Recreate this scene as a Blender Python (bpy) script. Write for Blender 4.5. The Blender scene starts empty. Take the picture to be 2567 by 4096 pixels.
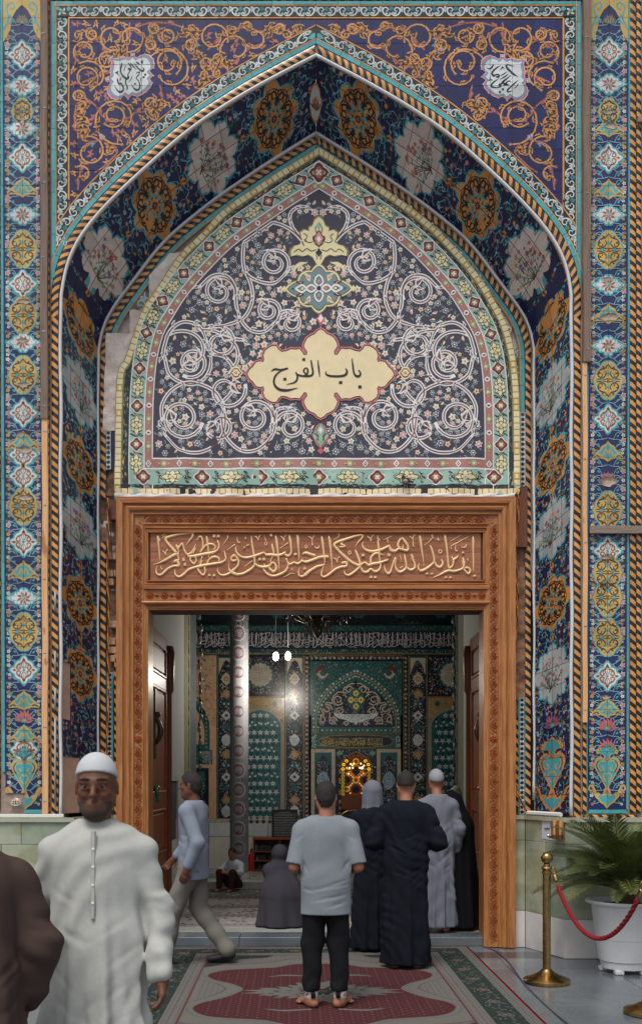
import bpy,bmesh,math,random
import numpy as np
from mathutils import Vector,Matrix
from mathutils.geometry import tessellate_polygon

# ------------------------------------------------------------------ camera, sky, sun, exposure
SC = bpy.context.scene
COL = SC.collection
F,CX,HY,D0,EYE = 4000.0,1275.0,3108.0,9.68,1.75     # focal length / principal point in photo pixels, metres to facade
cam = bpy.data.objects.new('camera',bpy.data.cameras.new('camera'))
COL.objects.link(cam)
cam.location = (0,-D0,EYE)
cam.rotation_euler = (math.pi / 2,0,0)
cam.data.sensor_fit = 'VERTICAL'
cam.data.sensor_height = 36
cam.data.lens = 36 * F / 4096
cam.data.shift_x = (1283.5 - CX) / 4096
cam.data.shift_y = (HY - 2048) / 4096
cam.data.clip_end = 500
SC.camera = cam

SUN_EL,SUN_AZ = 62,200
world = bpy.data.worlds.new("World")
SC.world = world
world.use_nodes = True
nt = world.node_tree
sky = nt.nodes.new('ShaderNodeTexSky')
sky.sky_type = 'NISHITA'
sky.sun_disc = False
sky.sun_elevation = math.radians(SUN_EL)
sky.sun_rotation = math.radians(SUN_AZ)
sky.air_density = 1.0
sky.dust_density = 4.0
hs = nt.nodes.new('ShaderNodeHueSaturation')
hs.inputs['Saturation'].default_value = 0.35
nt.links.new(sky.outputs[0],hs.inputs['Color'])
nt.links.new(hs.outputs[0],nt.nodes['Background'].inputs[0])
nt.nodes['Background'].inputs[1].default_value = 0.09
sun = bpy.data.objects.new('sun',bpy.data.lights.new('sun','SUN'))
COL.objects.link(sun)
sun.data.energy = 1.2
sun.data.angle = math.radians(26)
sun.data.color = (1,.96,.9)
_az,_el = math.radians(SUN_AZ),math.radians(SUN_EL)
_dir = Vector((math.sin(_az) * math.cos(_el),math.cos(_az) * math.cos(_el),math.sin(_el)))   # towards the sun
sun.rotation_euler = _dir.to_track_quat('Z','Y').to_euler()
SC.view_settings.view_transform = 'Standard'
SC.view_settings.look = 'None'
SC.view_settings.gamma = 1
SC.view_settings.exposure = 0.5
SC.view_settings.use_curve_mapping = False
SC.cycles.max_bounces = 6
SC.cycles.use_denoising = True

# ------------------------------------------------------------------ helpers
R = random.Random(7)
PI = math.pi

def W(sx,sy,Y):
 """point of the place at depth Y that the photo pixel (sx,sy) shows"""
 d = Y + D0
 return Vector(((sx - CX) * d / F,Y,EYE + (HY - sy) * d / F))

def lin(c):
 c /= 255.0
 return c / 12.92 if c <= .04045 else ((c + .055) / 1.055) ** 2.4

def srgb(r,g,b,k=1.0):
 return tuple(min(.9,lin(v) * k) for v in (r,g,b)) + (1,)

MATS = {}
def mat(name,rgb,rough=.4,metal=0.0,var=.12,scale=18.0,bump=0.0,bscale=60.0,spec=.5,coat=0.0,emit=0.0,stretch=None,
  rgb2=None,wave=None,sheen=0.0,trans=0.0,kiln=0.0):
 if name in MATS:
  return MATS[name]
 m = bpy.data.materials.new(name)
 m.use_nodes = True
 n,l = m.node_tree.nodes,m.node_tree.links
 b = n['Principled BSDF']
 b.inputs['Roughness'].default_value = rough
 b.inputs['Metallic'].default_value = metal
 b.inputs['Specular IOR Level'].default_value = spec
 if coat:
  b.inputs['Coat Weight'].default_value = coat
  b.inputs['Coat Roughness'].default_value = .15
 if trans:
  b.inputs['Transmission Weight'].default_value = trans
 rgb = tuple(rgb[:3]) + (1,)
 rgb2 = tuple(rgb2[:3]) + (1,) if rgb2 else None
 b.inputs['Base Color'].default_value = rgb
 vec = None
 if var or bump or rgb2 or wave:
  g = n.new('ShaderNodeNewGeometry')
  vec = g.outputs['Position']
  if stretch:
   mp = n.new('ShaderNodeMapping')
   mp.inputs['Scale'].default_value = stretch
   l.new(vec,mp.inputs['Vector'])
   vec = mp.outputs[0]
 if var or rgb2:
  t = n.new('ShaderNodeTexNoise')
  t.inputs['Scale'].default_value = scale
  t.inputs['Detail'].default_value = 5
  t.inputs['Roughness'].default_value = .65
  l.new(vec,t.inputs['Vector'])
  r = n.new('ShaderNodeValToRGB')
  lo,hi = (rgb,rgb2) if rgb2 else (tuple(c * (1 - var) for c in rgb[:3]) + (1,),tuple(min(1,c * (1 + var)) for c in rgb[:3]) + (1,))
  r.color_ramp.elements[0].color,r.color_ramp.elements[1].color = lo,hi
  r.color_ramp.elements[0].position,r.color_ramp.elements[1].position = .3,.7
  l.new(t.outputs['Fac'],r.inputs[0])
  out = r.outputs[0]
  if wave:
   wv = n.new('ShaderNodeTexNoise')
   wv.inputs['Scale'].default_value = wave[0]
   wv.inputs['Detail'].default_value = 3
   mp2 = n.new('ShaderNodeMapping')
   mp2.inputs['Scale'].default_value = wave[1]
   l.new(g.outputs['Position'],mp2.inputs['Vector'])
   l.new(mp2.outputs[0],wv.inputs['Vector'])
   r2 = n.new('ShaderNodeValToRGB')
   r2.color_ramp.elements[0].position,r2.color_ramp.elements[1].position = wave[2]
   r2.color_ramp.elements[0].color = (1,1,1,1)
   r2.color_ramp.elements[1].color = tuple(wave[3]) + (1,)
   l.new(wv.outputs['Fac'],r2.inputs[0])
   mx = n.new('ShaderNodeMix')
   mx.data_type = 'RGBA'
   mx.blend_type = 'MULTIPLY'
   mx.inputs['Factor'].default_value = 1
   l.new(out,mx.inputs['A'])
   l.new(r2.outputs[0],mx.inputs['B'])
   out = mx.outputs['Result']
  if kiln:      # every tile fired a little lighter or darker than its neighbour
   oi = n.new('ShaderNodeObjectInfo')
   kr = n.new('ShaderNodeMapRange')
   kr.inputs['To Min'].default_value,kr.inputs['To Max'].default_value = 1 - kiln,1 + kiln * .6
   l.new(oi.outputs['Random'],kr.inputs[0])
   km = n.new('ShaderNodeMix')
   km.data_type,km.blend_type = 'RGBA','MULTIPLY'
   km.inputs['Factor'].default_value = 1
   l.new(out,km.inputs['A'])
   l.new(kr.outputs[0],km.inputs['B'])
   out = km.outputs['Result']
  l.new(out,b.inputs['Base Color'])
  if emit:
   l.new(out,b.inputs['Emission Color'])
  rr = n.new('ShaderNodeMapRange')
  rr.inputs['To Min'].default_value = max(.02,rough - .08)
  rr.inputs['To Max'].default_value = min(1,rough + .12)
  l.new(t.outputs['Fac'],rr.inputs[0])
  l.new(rr.outputs[0],b.inputs['Roughness'])
 if emit:
  b.inputs['Emission Strength'].default_value = emit
  if not var:
   b.inputs['Emission Color'].default_value = rgb
 if bump:
  t2 = n.new('ShaderNodeTexNoise')
  t2.inputs['Scale'].default_value = bscale
  t2.inputs['Detail'].default_value = 6
  l.new(vec,t2.inputs['Vector'])
  bp = n.new('ShaderNodeBump')
  bp.inputs['Strength'].default_value = bump
  bp.inputs['Distance'].default_value = .02
  l.new(t2.outputs['Fac'],bp.inputs['Height'])
  l.new(bp.outputs[0],b.inputs['Normal'])
 MATS[name] = m
 return m

def wloc(p):
 v = Vector((0,0,0))
 while p is not None:
  v = v + p.location
  p = p.parent
 return v

def tag(o,label=None,cat=None,group=None,kind=None):
 for k,v in (('label',label),('category',cat),('group',group),('kind',kind)):
  if v:
   o[k] = v
 return o

def thing(name,label,cat,loc=(0,0,0),group=None,kind=None):
 o = bpy.data.objects.new(name,None)
 o.empty_display_size = .2
 COL.objects.link(o)
 o.location = loc
 return tag(o,label,cat,group,kind or ('thing' if cat else None))

def mesh(name,verts,faces,mats,midx=None,parent=None,smooth=False):
 """link verts/faces (world coordinates) as ONE mesh object"""
 off = wloc(parent)
 me = bpy.data.meshes.new(name)
 me.from_pydata([(v[0] - off[0],v[1] - off[1],v[2] - off[2]) for v in verts],[],faces)
 if not isinstance(mats,(list,tuple)):
  mats = [mats]
 for m in mats:
  me.materials.append(m)
 if midx is not None:
  me.polygons.foreach_set('material_index',midx)
 if smooth:
  me.polygons.foreach_set('use_smooth',[True] * len(me.polygons))
 me.update()
 o = bpy.data.objects.new(name,me)
 COL.objects.link(o)
 if parent is not None:
  o.parent = parent
 return o

def origin_to(o,loc):
 """move a mesh object's origin (a top-level thing that is one mesh)"""
 loc = Vector(loc)
 o.data.transform(Matrix.Translation(-(loc - o.location)))
 o.location = loc
 return o

class MB:
 """collects shapes,links them as one mesh"""
 def __init__(s):
  s.v,s.f,s.m = [],[],[]
 def add(s,verts,faces,mi=0):
  b = len(s.v)
  s.v += [tuple(v) for v in verts]
  s.f += [tuple(i + b for i in f) for f in faces]
  s.m += [mi] * len(faces)
  return s
 def box(s,x0,x1,y0,y1,z0,z1,mi=0,ch=0.0):
  if ch <= 0:
   v = [(x,y,z) for x in (x0,x1) for y in (y0,y1) for z in (z0,z1)]
   return s.add(v,[(0,1,3,2),(4,6,7,5),(0,4,5,1),(2,3,7,6),(0,2,6,4),(1,5,7,3)],mi)
  bm = bmesh.new()
  bmesh.ops.create_cube(bm,size=1)
  for v in bm.verts:
   v.co = Vector(((x0 + x1) / 2 + v.co.x * (x1 - x0),(y0 + y1) / 2 + v.co.y * (y1 - y0),(z0 + z1) / 2 + v.co.z * (z1 - z0)))
  bmesh.ops.bevel(bm,geom=bm.edges[:],offset=ch,segments=1,affect='EDGES',profile=.5)
  bm.verts.index_update()
  s.add([v.co[:] for v in bm.verts],[[v.index for v in f.verts] for f in bm.faces],mi)
  bm.free()
  return s
 def tube(s,pts,r,n=8,mi=0,cap=True,closed=False):
  pts = [Vector(p) for p in pts]
  rs = r if isinstance(r,(list,tuple)) else [r] * len(pts)
  base = len(s.v)
  N = len(pts)
  up = None
  for i,p in enumerate(pts):
   a = pts[(i - 1) % N] if (closed or i > 0) else pts[i]
   b = pts[(i + 1) % N] if (closed or i < N - 1) else pts[i]
   t = (b - a)
   if t.length < 1e-9:
    t = Vector((0,0,1))
   t.normalize()
   if up is None:
    up = Vector((0,1,0)) if abs(t.y) < .9 else Vector((1,0,0))
   x = t.cross(up)
   if x.length < 1e-6:
    x = t.cross(Vector((1,0,0)))
   x.normalize()
   up = x.cross(t).normalized()
   for k in range(n):
    q = p + (x * math.cos(2 * PI * k / n) + up * math.sin(2 * PI * k / n)) * rs[i]
    s.v.append(q[:])
  for i in range(N if closed else N - 1):
   j = (i + 1) % N
   for k in range(n):
    s.f.append((base + i * n + k,base + i * n + (k + 1) % n,base + j * n + (k + 1) % n,base + j * n + k))
    s.m.append(mi)
  if cap and not closed:
   s.f.append(tuple(base + k for k in range(n))[::-1]); s.m.append(mi)
   s.f.append(tuple(base + (N - 1) * n + k for k in range(n))); s.m.append(mi)
  return s
 def lathe(s,prof,c,n=24,mi=0,sx=1,sy=1):
  """prof: (radius,z) bottom to top around the vertical axis through c"""
  base = len(s.v)
  for r,z in prof:
   for k in range(n):
    a = 2 * PI * k / n
    s.v.append((c[0] + r * sx * math.cos(a),c[1] + r * sy * math.sin(a),c[2] + z))
  for i in range(len(prof) - 1):
   for k in range(n):
    s.f.append((base + i * n + k,base + i * n + (k + 1) % n,base + (i + 1) * n + (k + 1) % n,base + (i + 1) * n + k))
    s.m.append(mi)
  s.f.append(tuple(base + k for k in range(n))[::-1]); s.m.append(mi)
  s.f.append(tuple(base + (len(prof) - 1) * n + k for k in range(n))); s.m.append(mi)
  return s
 def ball(s,c,r,nu=12,nv=8,mi=0,sc=(1,1,1)):
  prof = [(max(1e-4,r * math.sin(PI * i / nv)),-r * math.cos(PI * i / nv)) for i in range(nv + 1)]
  base = len(s.v)
  s.lathe(prof,(0,0,0),nu,mi)
  for i in range(base,len(s.v)):
   v = s.v[i]
   s.v[i] = (c[0] + v[0] * sc[0],c[1] + v[1] * sc[1],c[2] + v[2] * sc[2])
  return s
 def build(s,name,mats,parent=None,smooth=False):
  return mesh(name,s.v,s.f,mats,s.m,parent,smooth)

def edge_smooth(o,angle=40):
 """smooth shading with sharp edges kept"""
 me = o.data
 me.polygons.foreach_set('use_smooth',[True] * len(me.polygons))
 bm = bmesh.new()
 bm.from_mesh(me)
 th = math.radians(angle)
 for e in bm.edges:
  e.smooth = len(e.link_faces) == 2 and e.calc_face_angle(0) < th
 bm.to_mesh(me)
 bm.free()
 return o

# ------------------------------------------------------------------ flat drawing in photo-pixel units, later laid on a surface
def spline(pts,n=8,closed=False):
 """Catmull-Rom through pts (any dimension)"""
 P = [np.array(p,float) for p in pts]
 N = len(P)
 out = []
 for i in range(N if closed else N - 1):
  p0 = P[(i - 1) % N] if (closed or i > 0) else 2 * P[0] - P[1]
  p1,p2 = P[i],P[(i + 1) % N]
  p3 = P[(i + 2) % N] if (closed or i + 2 < N) else 2 * P[N - 1] - P[N - 2]
  for k in range(n):
   t = k / n
   out.append(.5 * ((2 * p1) + (-p0 + p2) * t + (2 * p0 - 5 * p1 + 4 * p2 - p3) * t * t + (-p0 + 3 * p1 - 3 * p2 + p3) * t ** 3))
 if not closed:
  out.append(P[-1])
 return [tuple(p) for p in out]

def spiral_pts(cx,cy,R0,a0,turns,d=1,inner=.2,n=None):
 n = n or max(8,int(16 * turns))
 o = []
 for i in range(n + 1):
  t = i / n
  r = R0 * (1 - t) + R0 * inner * t
  a = a0 + d * 2 * PI * turns * t
  o.append((cx + r * math.cos(a),cy + r * math.sin(a)))
 return o

class Art:
 def __init__(s):
  s.p = []
  s.off = (0,0); s.mx = None
 def T(s,pts):
  if s.mx is not None:
   return [(2 * s.mx - x,y) for x,y in pts]
  return [(x,y) for x,y in pts]
 def conv(s,pts,col,l):
  s.p.append((l,col,s.T(pts)))
 def poly(s,pts,col,l):
  pts = s.T(pts)
  for t in tessellate_polygon([[Vector((x,y,0)) for x,y in pts]]):
   s.p.append((l,col,[pts[i] for i in t]))
 def fan(s,c,pts,col,l):
  n = len(pts)
  q = s.T(list(pts) + [c])
  for i in range(n):
   s.p.append((l,col,[q[n],q[i],q[(i + 1) % n]]))
 def line(s,pts,w,col,l):
  pts = [p[:2] for p in pts]
  n = len(pts)
  if n < 2:
   return
  ws = w if isinstance(w,(list,tuple)) else [w] * n
  L,Rr = [],[]
  for i in range(n):
   a,b = pts[max(0,i - 1)],pts[min(n - 1,i + 1)]
   dx,dy = b[0] - a[0],b[1] - a[1]
   m = math.hypot(dx,dy) or 1
   nx,ny = -dy / m,dx / m
   h = ws[i] / 2
   L.append((pts[i][0] + nx * h,pts[i][1] + ny * h))
   Rr.append((pts[i][0] - nx * h,pts[i][1] - ny * h))
  L,Rr = s.T(L),s.T(Rr)
  for i in range(n - 1):
   s.p.append((l,col,[L[i],L[i + 1],Rr[i + 1],Rr[i]]))
 def curve(s,pts,w,col,l,n=6):
  """smoothed stroke; w number or one width per control point"""
  if isinstance(w,(list,tuple)):
   q = spline([(p[0],p[1],ww) for p,ww in zip(pts,w)],n)
   s.line([p[:2] for p in q],[max(1e-3,p[2]) for p in q],col,l)
  else:
   s.line(spline(pts,n),w,col,l)
 def disc(s,x,y,r,col,l,n=8,ry=None):
  ry = ry or r
  s.conv([(x + r * math.cos(2 * PI * k / n),y + ry * math.sin(2 * PI * k / n)) for k in range(n)],col,l)
 def diamond(s,x,y,w,h,col,l):
  s.conv([(x - w,y),(x,y - h),(x + w,y),(x,y + h)],col,l)
 def rect(s,x0,y0,x1,y1,col,l):
  s.conv([(x0,y0),(x1,y0),(x1,y1),(x0,y1)],col,l)
 def flower(s,x,y,r,col,cc,l,n=5,out=None,rot=None):
  rot = R.random() * 6 if rot is None else rot
  def ring(rr,k):
   return [(x + rr * (1 if j % 2 else .62) * math.cos(rot + PI * j / k),y + rr * (1 if j % 2 else .62) * math.sin(rot + PI * j / k)) for j in range(2 * k)]
  if out:
   s.fan((x,y),ring(r * 1.32,n),out,l)
   l += 1
  s.fan((x,y),ring(r,n),col,l)
  s.disc(x,y,r * .36,cc,l + 1,6)
 def leaf(s,x,y,a,L,w,col,l,bend=.25,vein=None):
  ca,sa = math.cos(a),math.sin(a)
  P = [(0,0),(.3,.5),(.65,.45),(1,0),(.7,-.28),(.35,-.3)]
  q = []
  for u,v in P:
   v = v * w + bend * L * (u * (1 - u)) * 1.0
   u = u * L
   q.append((x + ca * u - sa * v,y + sa * u + ca * v))
  s.fan((x + ca * L * .45 - sa * bend * L * .25,y + sa * L * .45 + ca * bend * L * .25),q,col,l)
  if vein:
   s.line([(x + ca * L * .1,y + sa * L * .1),(x + ca * L * .5 - sa * bend * L * .2,y + sa * L * .5 + ca * bend * L * .2),(x + ca * L * .85,y + sa * L * .85)],w * .3,vein,l + 1)
 def split(s,x,y,a,L,col,inn,l,flip=1):
  """arabesque half-palmette: a swelling leaf with a curled lobe"""
  ca,sa = math.cos(a),math.sin(a)
  def m(P):
   return [(x + ca * u * L - sa * v * flip * L,y + sa * u * L + ca * v * flip * L) for u,v in P]
  P = [(0,.05),(.12,.22),(.3,.42),(.46,.44),(.42,.3),(.56,.34),(.78,.3),(1.05,.02),(.82,.1),(.6,.05),(.4,-.06),(.2,-.08),(0,-.05)]
  s.poly(m(P),col,l)
  if inn:
   s.poly(m([(.14,.1),(.3,.27),(.38,.2),(.55,.2),(.74,.17),(.55,.1),(.35,.03)]),inn,l + 1)
 def blob(s,x,y,w,h,k,amp,p,col,l,n=64,rot=0.0,k2=0):
  """scalloped lozenge (k scallops,p: 1 diamond .. 2 ellipse)"""
  q = []
  for i in range(n):
   a = 2 * PI * i / n
   c,d = abs(math.cos(a)),abs(math.sin(a))
   r = (c ** p / w ** p + d ** p / h ** p) ** (-1 / p)
   r *= 1 + amp * (abs(math.cos(k * a / 2 + rot)) - .5) + (.07 * abs(math.cos(k2 * a / 2)) if k2 else 0)
   q.append((x + r * math.cos(a),y + r * math.sin(a)))
  s.fan((x,y),q,col,l)

def clip_rect(p,x0,y0,x1,y1):
 for ax,lim,sg in ((0,x0,1),(0,x1,-1),(1,y0,1),(1,y1,-1)):
  if not p:
   return p
  o = []
  for i in range(len(p)):
   a,b = p[i - 1],p[i]
   da,db = (a[ax] - lim) * sg,(b[ax] - lim) * sg
   if (da >= 0) != (db >= 0):
    t = da / (da - db)
    o.append((a[0] + (b[0] - a[0]) * t,a[1] + (b[1] - a[1]) * t))
   if db >= 0:
    o.append(b)
  p = o
 return p

STEP = .0007
def emit_polys(polys,fmap,hofs=0.0,hfun=None):
 v,f,m,cols = [],[],[],[]
 for l,c,p in polys:
  if len(p) < 3:
   continue
  if c not in cols:
   cols.append(c)
  b = len(v)
  for x,y in p:
   h = hofs + l * STEP + (hfun(x,y) if hfun else 0)
   v.append(fmap(x,y,h))
  f.append(tuple(range(b,b + len(p))))
  m.append(cols.index(c))
 return v,f,m,cols

def art_mesh(name,polys,fmap,parent,hofs=0.0):
 v,f,m,cols = emit_polys(polys,fmap,hofs)
 if not f:
  return None
 return mesh(name,v,f,[PAL(c) for c in cols],m,parent)

def bucket(art,cells):
 """cells: (x0,y0,x1,y1); the drawing cut along the cells' edges"""
 A = np.array([c[:4] for c in cells])
 out = [[] for _ in cells]
 for l,c,p in art.p:
  xs,ys = [q[0] for q in p],[q[1] for q in p]
  a,b,d,e = min(xs),min(ys),max(xs),max(ys)
  for i in np.nonzero((A[:,0] < d) & (A[:,2] > a) & (A[:,1] < e) & (A[:,3] > b))[0]:
   k = cells[i]
   if a >= k[0] and d <= k[2] and b >= k[1] and e <= k[3]:
    out[i].append((l,c,p))
   else:
    q = clip_rect(p,*k[:4])
    if len(q) >= 3:
     out[i].append((l,c,q))
 return out

def lay_tiles(art,cells,fmap,parent,base,name='tile',gap=1.5,thick=.008,bases=None,jit=.0007,hofs=0.0,seed=1):
 """one object per tile: its body plus its piece of the painted glaze. bases: optional outline per cell"""
 rr = random.Random(seed)
 g = gap / 2
 cs = [(c[0] + g,c[1] + g,c[2] - g,c[3] - g) for c in cells]
 parts = bucket(art,cs)
 res = []
 for i,c in enumerate(cs):
  ol = bases[i] if bases else [(c[0],c[1]),(c[2],c[1]),(c[2],c[3]),(c[0],c[3])]
  if ol is None or len(ol) < 3:
   continue
  cx,cy,w,h = (c[0] + c[2]) / 2,(c[1] + c[3]) / 2,c[2] - c[0],c[3] - c[1]
  tx,ty,tz = rr.uniform(-jit,jit),rr.uniform(-jit,jit),rr.uniform(-jit,jit)
  hf = lambda x,y: tz + tx * (x - cx) / max(w,1) + ty * (y - cy) / max(h,1)
  v,f,m,cols = emit_polys(parts[i],fmap,hofs,hf)
  bc = base(i) if callable(base) else base
  if bc not in cols:
   cols.append(bc)
  b,n,bi = len(v),len(ol),cols.index(bc)
  v += [fmap(x,y,hofs + hf(x,y)) for x,y in ol] + [fmap(x,y,hofs - thick) for x,y in ol]
  f.append(tuple(range(b,b + n))); m.append(bi)
  for k in range(n):
   k2 = (k + 1) % n
   f.append((b + k,b + k2,b + n + k2,b + n + k)); m.append(bi)
  res.append(mesh(name,v,f,[PAL(q) for q in cols],m,parent))
 return res

# ------------------------------------------------------------------ glaze colours
PALC = {
 # tiles
 'royal': (20,24,84),'royal2': (16,36,98),'navy': (36,45,90),'navyd': (32,38,76),'turq': (78,166,174),'gold': (216,152,84),'brown': (160,98,56),
 'yellow': (196,166,94),'white': (208,214,214),'black': (34,36,38),'green': (96,150,118),'pink': (196,116,136),'rust': (176,106,84),
 'cream': (238,224,190),'teal': (44,120,128),'paleblue': (150,186,200),'orange': (226,146,66),'mauve': (130,90,140),'leafg': (86,128,86),
 'dkbrown': (92,62,44),'grout': (150,128,112),'red': (176,62,58),'sage': (112,176,130),
}
BANC = {'b_navy': (74,72,86),'b_green': (158,192,178),'b_red': (176,128,118),'b_cream': (246,224,182),'b_brick': (236,218,172),'b_white': (236,234,232),
 'b_dark': (58,60,60),'b_pink': (222,150,140),'b_leaf': (124,146,148),'b_yel': (240,226,178),'b_core': (128,84,84),'b_maroon': (122,58,62),
 'b_rose': (206,108,120),'b_lime': (168,190,140),'b_ink': (54,54,56),'b_line': (40,60,66),'b_oliv': (140,132,92),'b_gold': (222,188,122)}
def PAL(c):
 if c in PALC:
  return mat('glaze_' + c,srgb(*PALC[c],1.0),rough=.22,var=.13,scale=11,spec=.5,kiln=.2)
 if c in BANC:
  return mat('print_' + c[2:],srgb(*BANC[c],1.0),rough=.55,var=.06,scale=9,spec=.25)
 return MATS[c]
# ------------------------------------------------------------------ arch outlines (photo pixels, half curves: apex -> springing -> foot)
XC = 1264.0
YIN = .63                     # depth of the inner arch behind the facade
OUT_A = [(0,220),(250,353),(464,488),(600,595),(711,695),(790,768),(850,832),(930,927),(980,1012),(1010,1095),(1020,1180)]
INN_A = [(0,530),(200,655),(385,782),(470,847),(610,963),(690,1066),(745,1142),(825,1248),(862,1324),(871,1400)]
def even(pts,n=60,it=14):
 """resample by length and smooth,ends kept"""
 P = np.array(spline(pts,8))
 s_ = np.concatenate([[0],np.cumsum(np.hypot(*np.diff(P,axis=0).T))])
 P = np.stack([np.interp(np.linspace(0,s_[-1],n),s_,P[:,k]) for k in (0,1)],1)
 for _ in range(it):
  P[1:-1] = .5 * P[1:-1] + .25 * (P[:-2] + P[2:])
 return [tuple(p) for p in P]
OUT_C = even(OUT_A) + [(1020,y) for y in range(1240,3290,60)]
INN_C = even(INN_A) + [(871,y) for y in range(1460,3290,60)]

class Path:
 """half arch with arc length and outward normals; at(s,t) -> pixel point t outside the curve"""
 def __init__(s,pts,side):
  P = np.array(pts,float)
  d = np.diff(P,axis=0)
  s.s = np.concatenate([[0],np.cumsum(np.hypot(d[:,0],d[:,1]))])
  g = np.gradient(P,axis=0)
  g /= np.hypot(g[:,0],g[:,1])[:,None]
  nn = np.stack([g[:,1],-g[:,0]],1)
  nn[0] = (0,-1 / abs(nn[0][1]))
  nn[1] = (nn[1] + nn[0]) / 2
  s.P,s.n,s.side,s.len = P,nn,side,s.s[-1]
 def at(s,u,t):
  i = min(len(s.s) - 2,max(0,int(np.searchsorted(s.s,u)) - 1))
  f = (u - s.s[i]) / (s.s[i + 1] - s.s[i])
  p = s.P[i] * (1 - f) + s.P[i + 1] * f
  n = s.n[i] * (1 - f) + s.n[i + 1] * f
  q = p + n * t
  return XC + s.side * q[0],q[1]
 def edge(s,t):
  return [s.at(u,t) for u in s.s]

OP = {k: Path(OUT_C,k) for k in (-1,1)}
IP = {k: Path(INN_C,k) for k in (-1,1)}
_e = OP[1].edge(106)
_gx,_gy = np.array([max(0,p[0] - XC) for p in _e]),np.array([p[1] for p in _e])
def arch_y(x,t=None):
 return float(np.interp(abs(x - XC),_gx,_gy)) if abs(x - XC) < 1020 + 100 else 9e9

def plane(Y,shear=False):
 d = Y + D0
 if shear:
  def f(x,y,h):
   x = XC + (x - XC) * (1.003 - .008 * y / 3250)
   return ((x - CX) * d / F,Y - h,EYE + (HY - y) * d / F)
  return f
 return lambda x,y,h: ((x - CX) * d / F,Y - h,EYE + (HY - y) * d / F)

def strip_map(path,Y,xmin=None,s0=0):
 pf = plane(Y)
 def f(s,t,h):
  x,y = path.at(s + s0,t)
  if xmin is not None:
   x = XC + max(-xmin,min(xmin,x - XC))
  return pf(x,y,h)
 return f

M_MORTAR = mat('mortar',srgb(158,138,124),rough=.9,var=.25,scale=6,bump=.5,bscale=25)
M_GROUT = mat('pink_grout',srgb(204,164,142),rough=.9,var=.15,scale=8)
PALC['ochre'] = (206,140,74)
PALC['blush'] = (216,198,188)
PALC['softw'] = (178,184,184)
M_PLASTER = mat('rough_plaster',srgb(240,222,212),rough=.95,var=.22,scale=3.5,bump=1.0,bscale=14,spec=.1)
M_MUD = mat('mud_plaster',srgb(150,116,96),rough=.95,var=.3,scale=8,bump=1.0,bscale=18,spec=.1)

# ------------------------------------------------------------------ repeated painted borders
def border_scroll(a,s0,s1,w,per=87.0,flip=False):
 """white leaf scroll with blue and turquoise buds along a black strip"""
 k = w / 43.0
 n = max(1,round((s1 - s0) / per))
 q = (s1 - s0) / n
 fx = q / 87.0
 for i in range(n):
  b = s0 + i * q
  for m in (0,1):
   X = (lambda x: b + x * fx) if not m else (lambda x: b + q - x * fx)
   Y = (lambda t: (43 - t) * k) if flip else (lambda t: t * k)
   c = [(X(x),Y(t)) for x,t in [(1,30),(8,38),(20,38),(31,30),(35,18),(29,8),(19,7),(13,14),(17,21),(23,20)]]
   a.curve(c,[2.5,4,5,5,4.6,4.4,4,3.6,3.2,2.2],'white',1,4)
   for (x,t,an,L) in [(20,24,1.9,17),(12,33,-2.6,12),(34,13,-.6,11)]:
    an = an if not m else PI - an
    if flip: an = -an
    a.leaf(X(x),Y(t),an,L * k,11 * k,'white',1,.3)
    a.leaf(X(x) + 2 * math.cos(an),Y(t) + 2 * math.sin(an),an,L * .68 * k,5.5 * k,'sage',2,.3)
   a.disc(X(6),Y(13),3.4 * k,'white',1,6)
  a.blob(b + q / 2,(13 if not flip else 30) * k,8.5,11 * k,4,.3,1.4,'white',2,16)
  a.blob(b + q / 2,(13 if not flip else 30) * k,4.5,7 * k,4,.2,1.2,'paleblue',3,12)
  for e in (b,b + q):
   a.blob(e,(11 if not flip else 32) * k,9,10 * k,3,.3,1.5,'turq',2,14)

def rope_art(L,w,per=36.0,rev=False,light='gold'):
 a = Art()
 n = max(1,round(L / per))
 p = L / n
 sk = w * .85
 for i in range(-2,n + 2):
  y = i * p
  q = [(0,y),(w,y + sk),(w,y + sk + p * .5),(0,y + p * .5)]
  if rev:
   q = [(w - x,t) for x,t in q]
  for c in range(4):
   r = clip_rect(q,w * c / 4 + (0 if c else .8),1,w * (c + 1) / 4 - (0 if c < 3 else .8),L - 1)
   if len(r) >= 3:
    a.p.append((1,light,r))
 return a

def rope_bulge(w,amp=.007):
 return lambda x: amp * math.sin(PI * min(1,max(0,x / w)))

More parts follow.
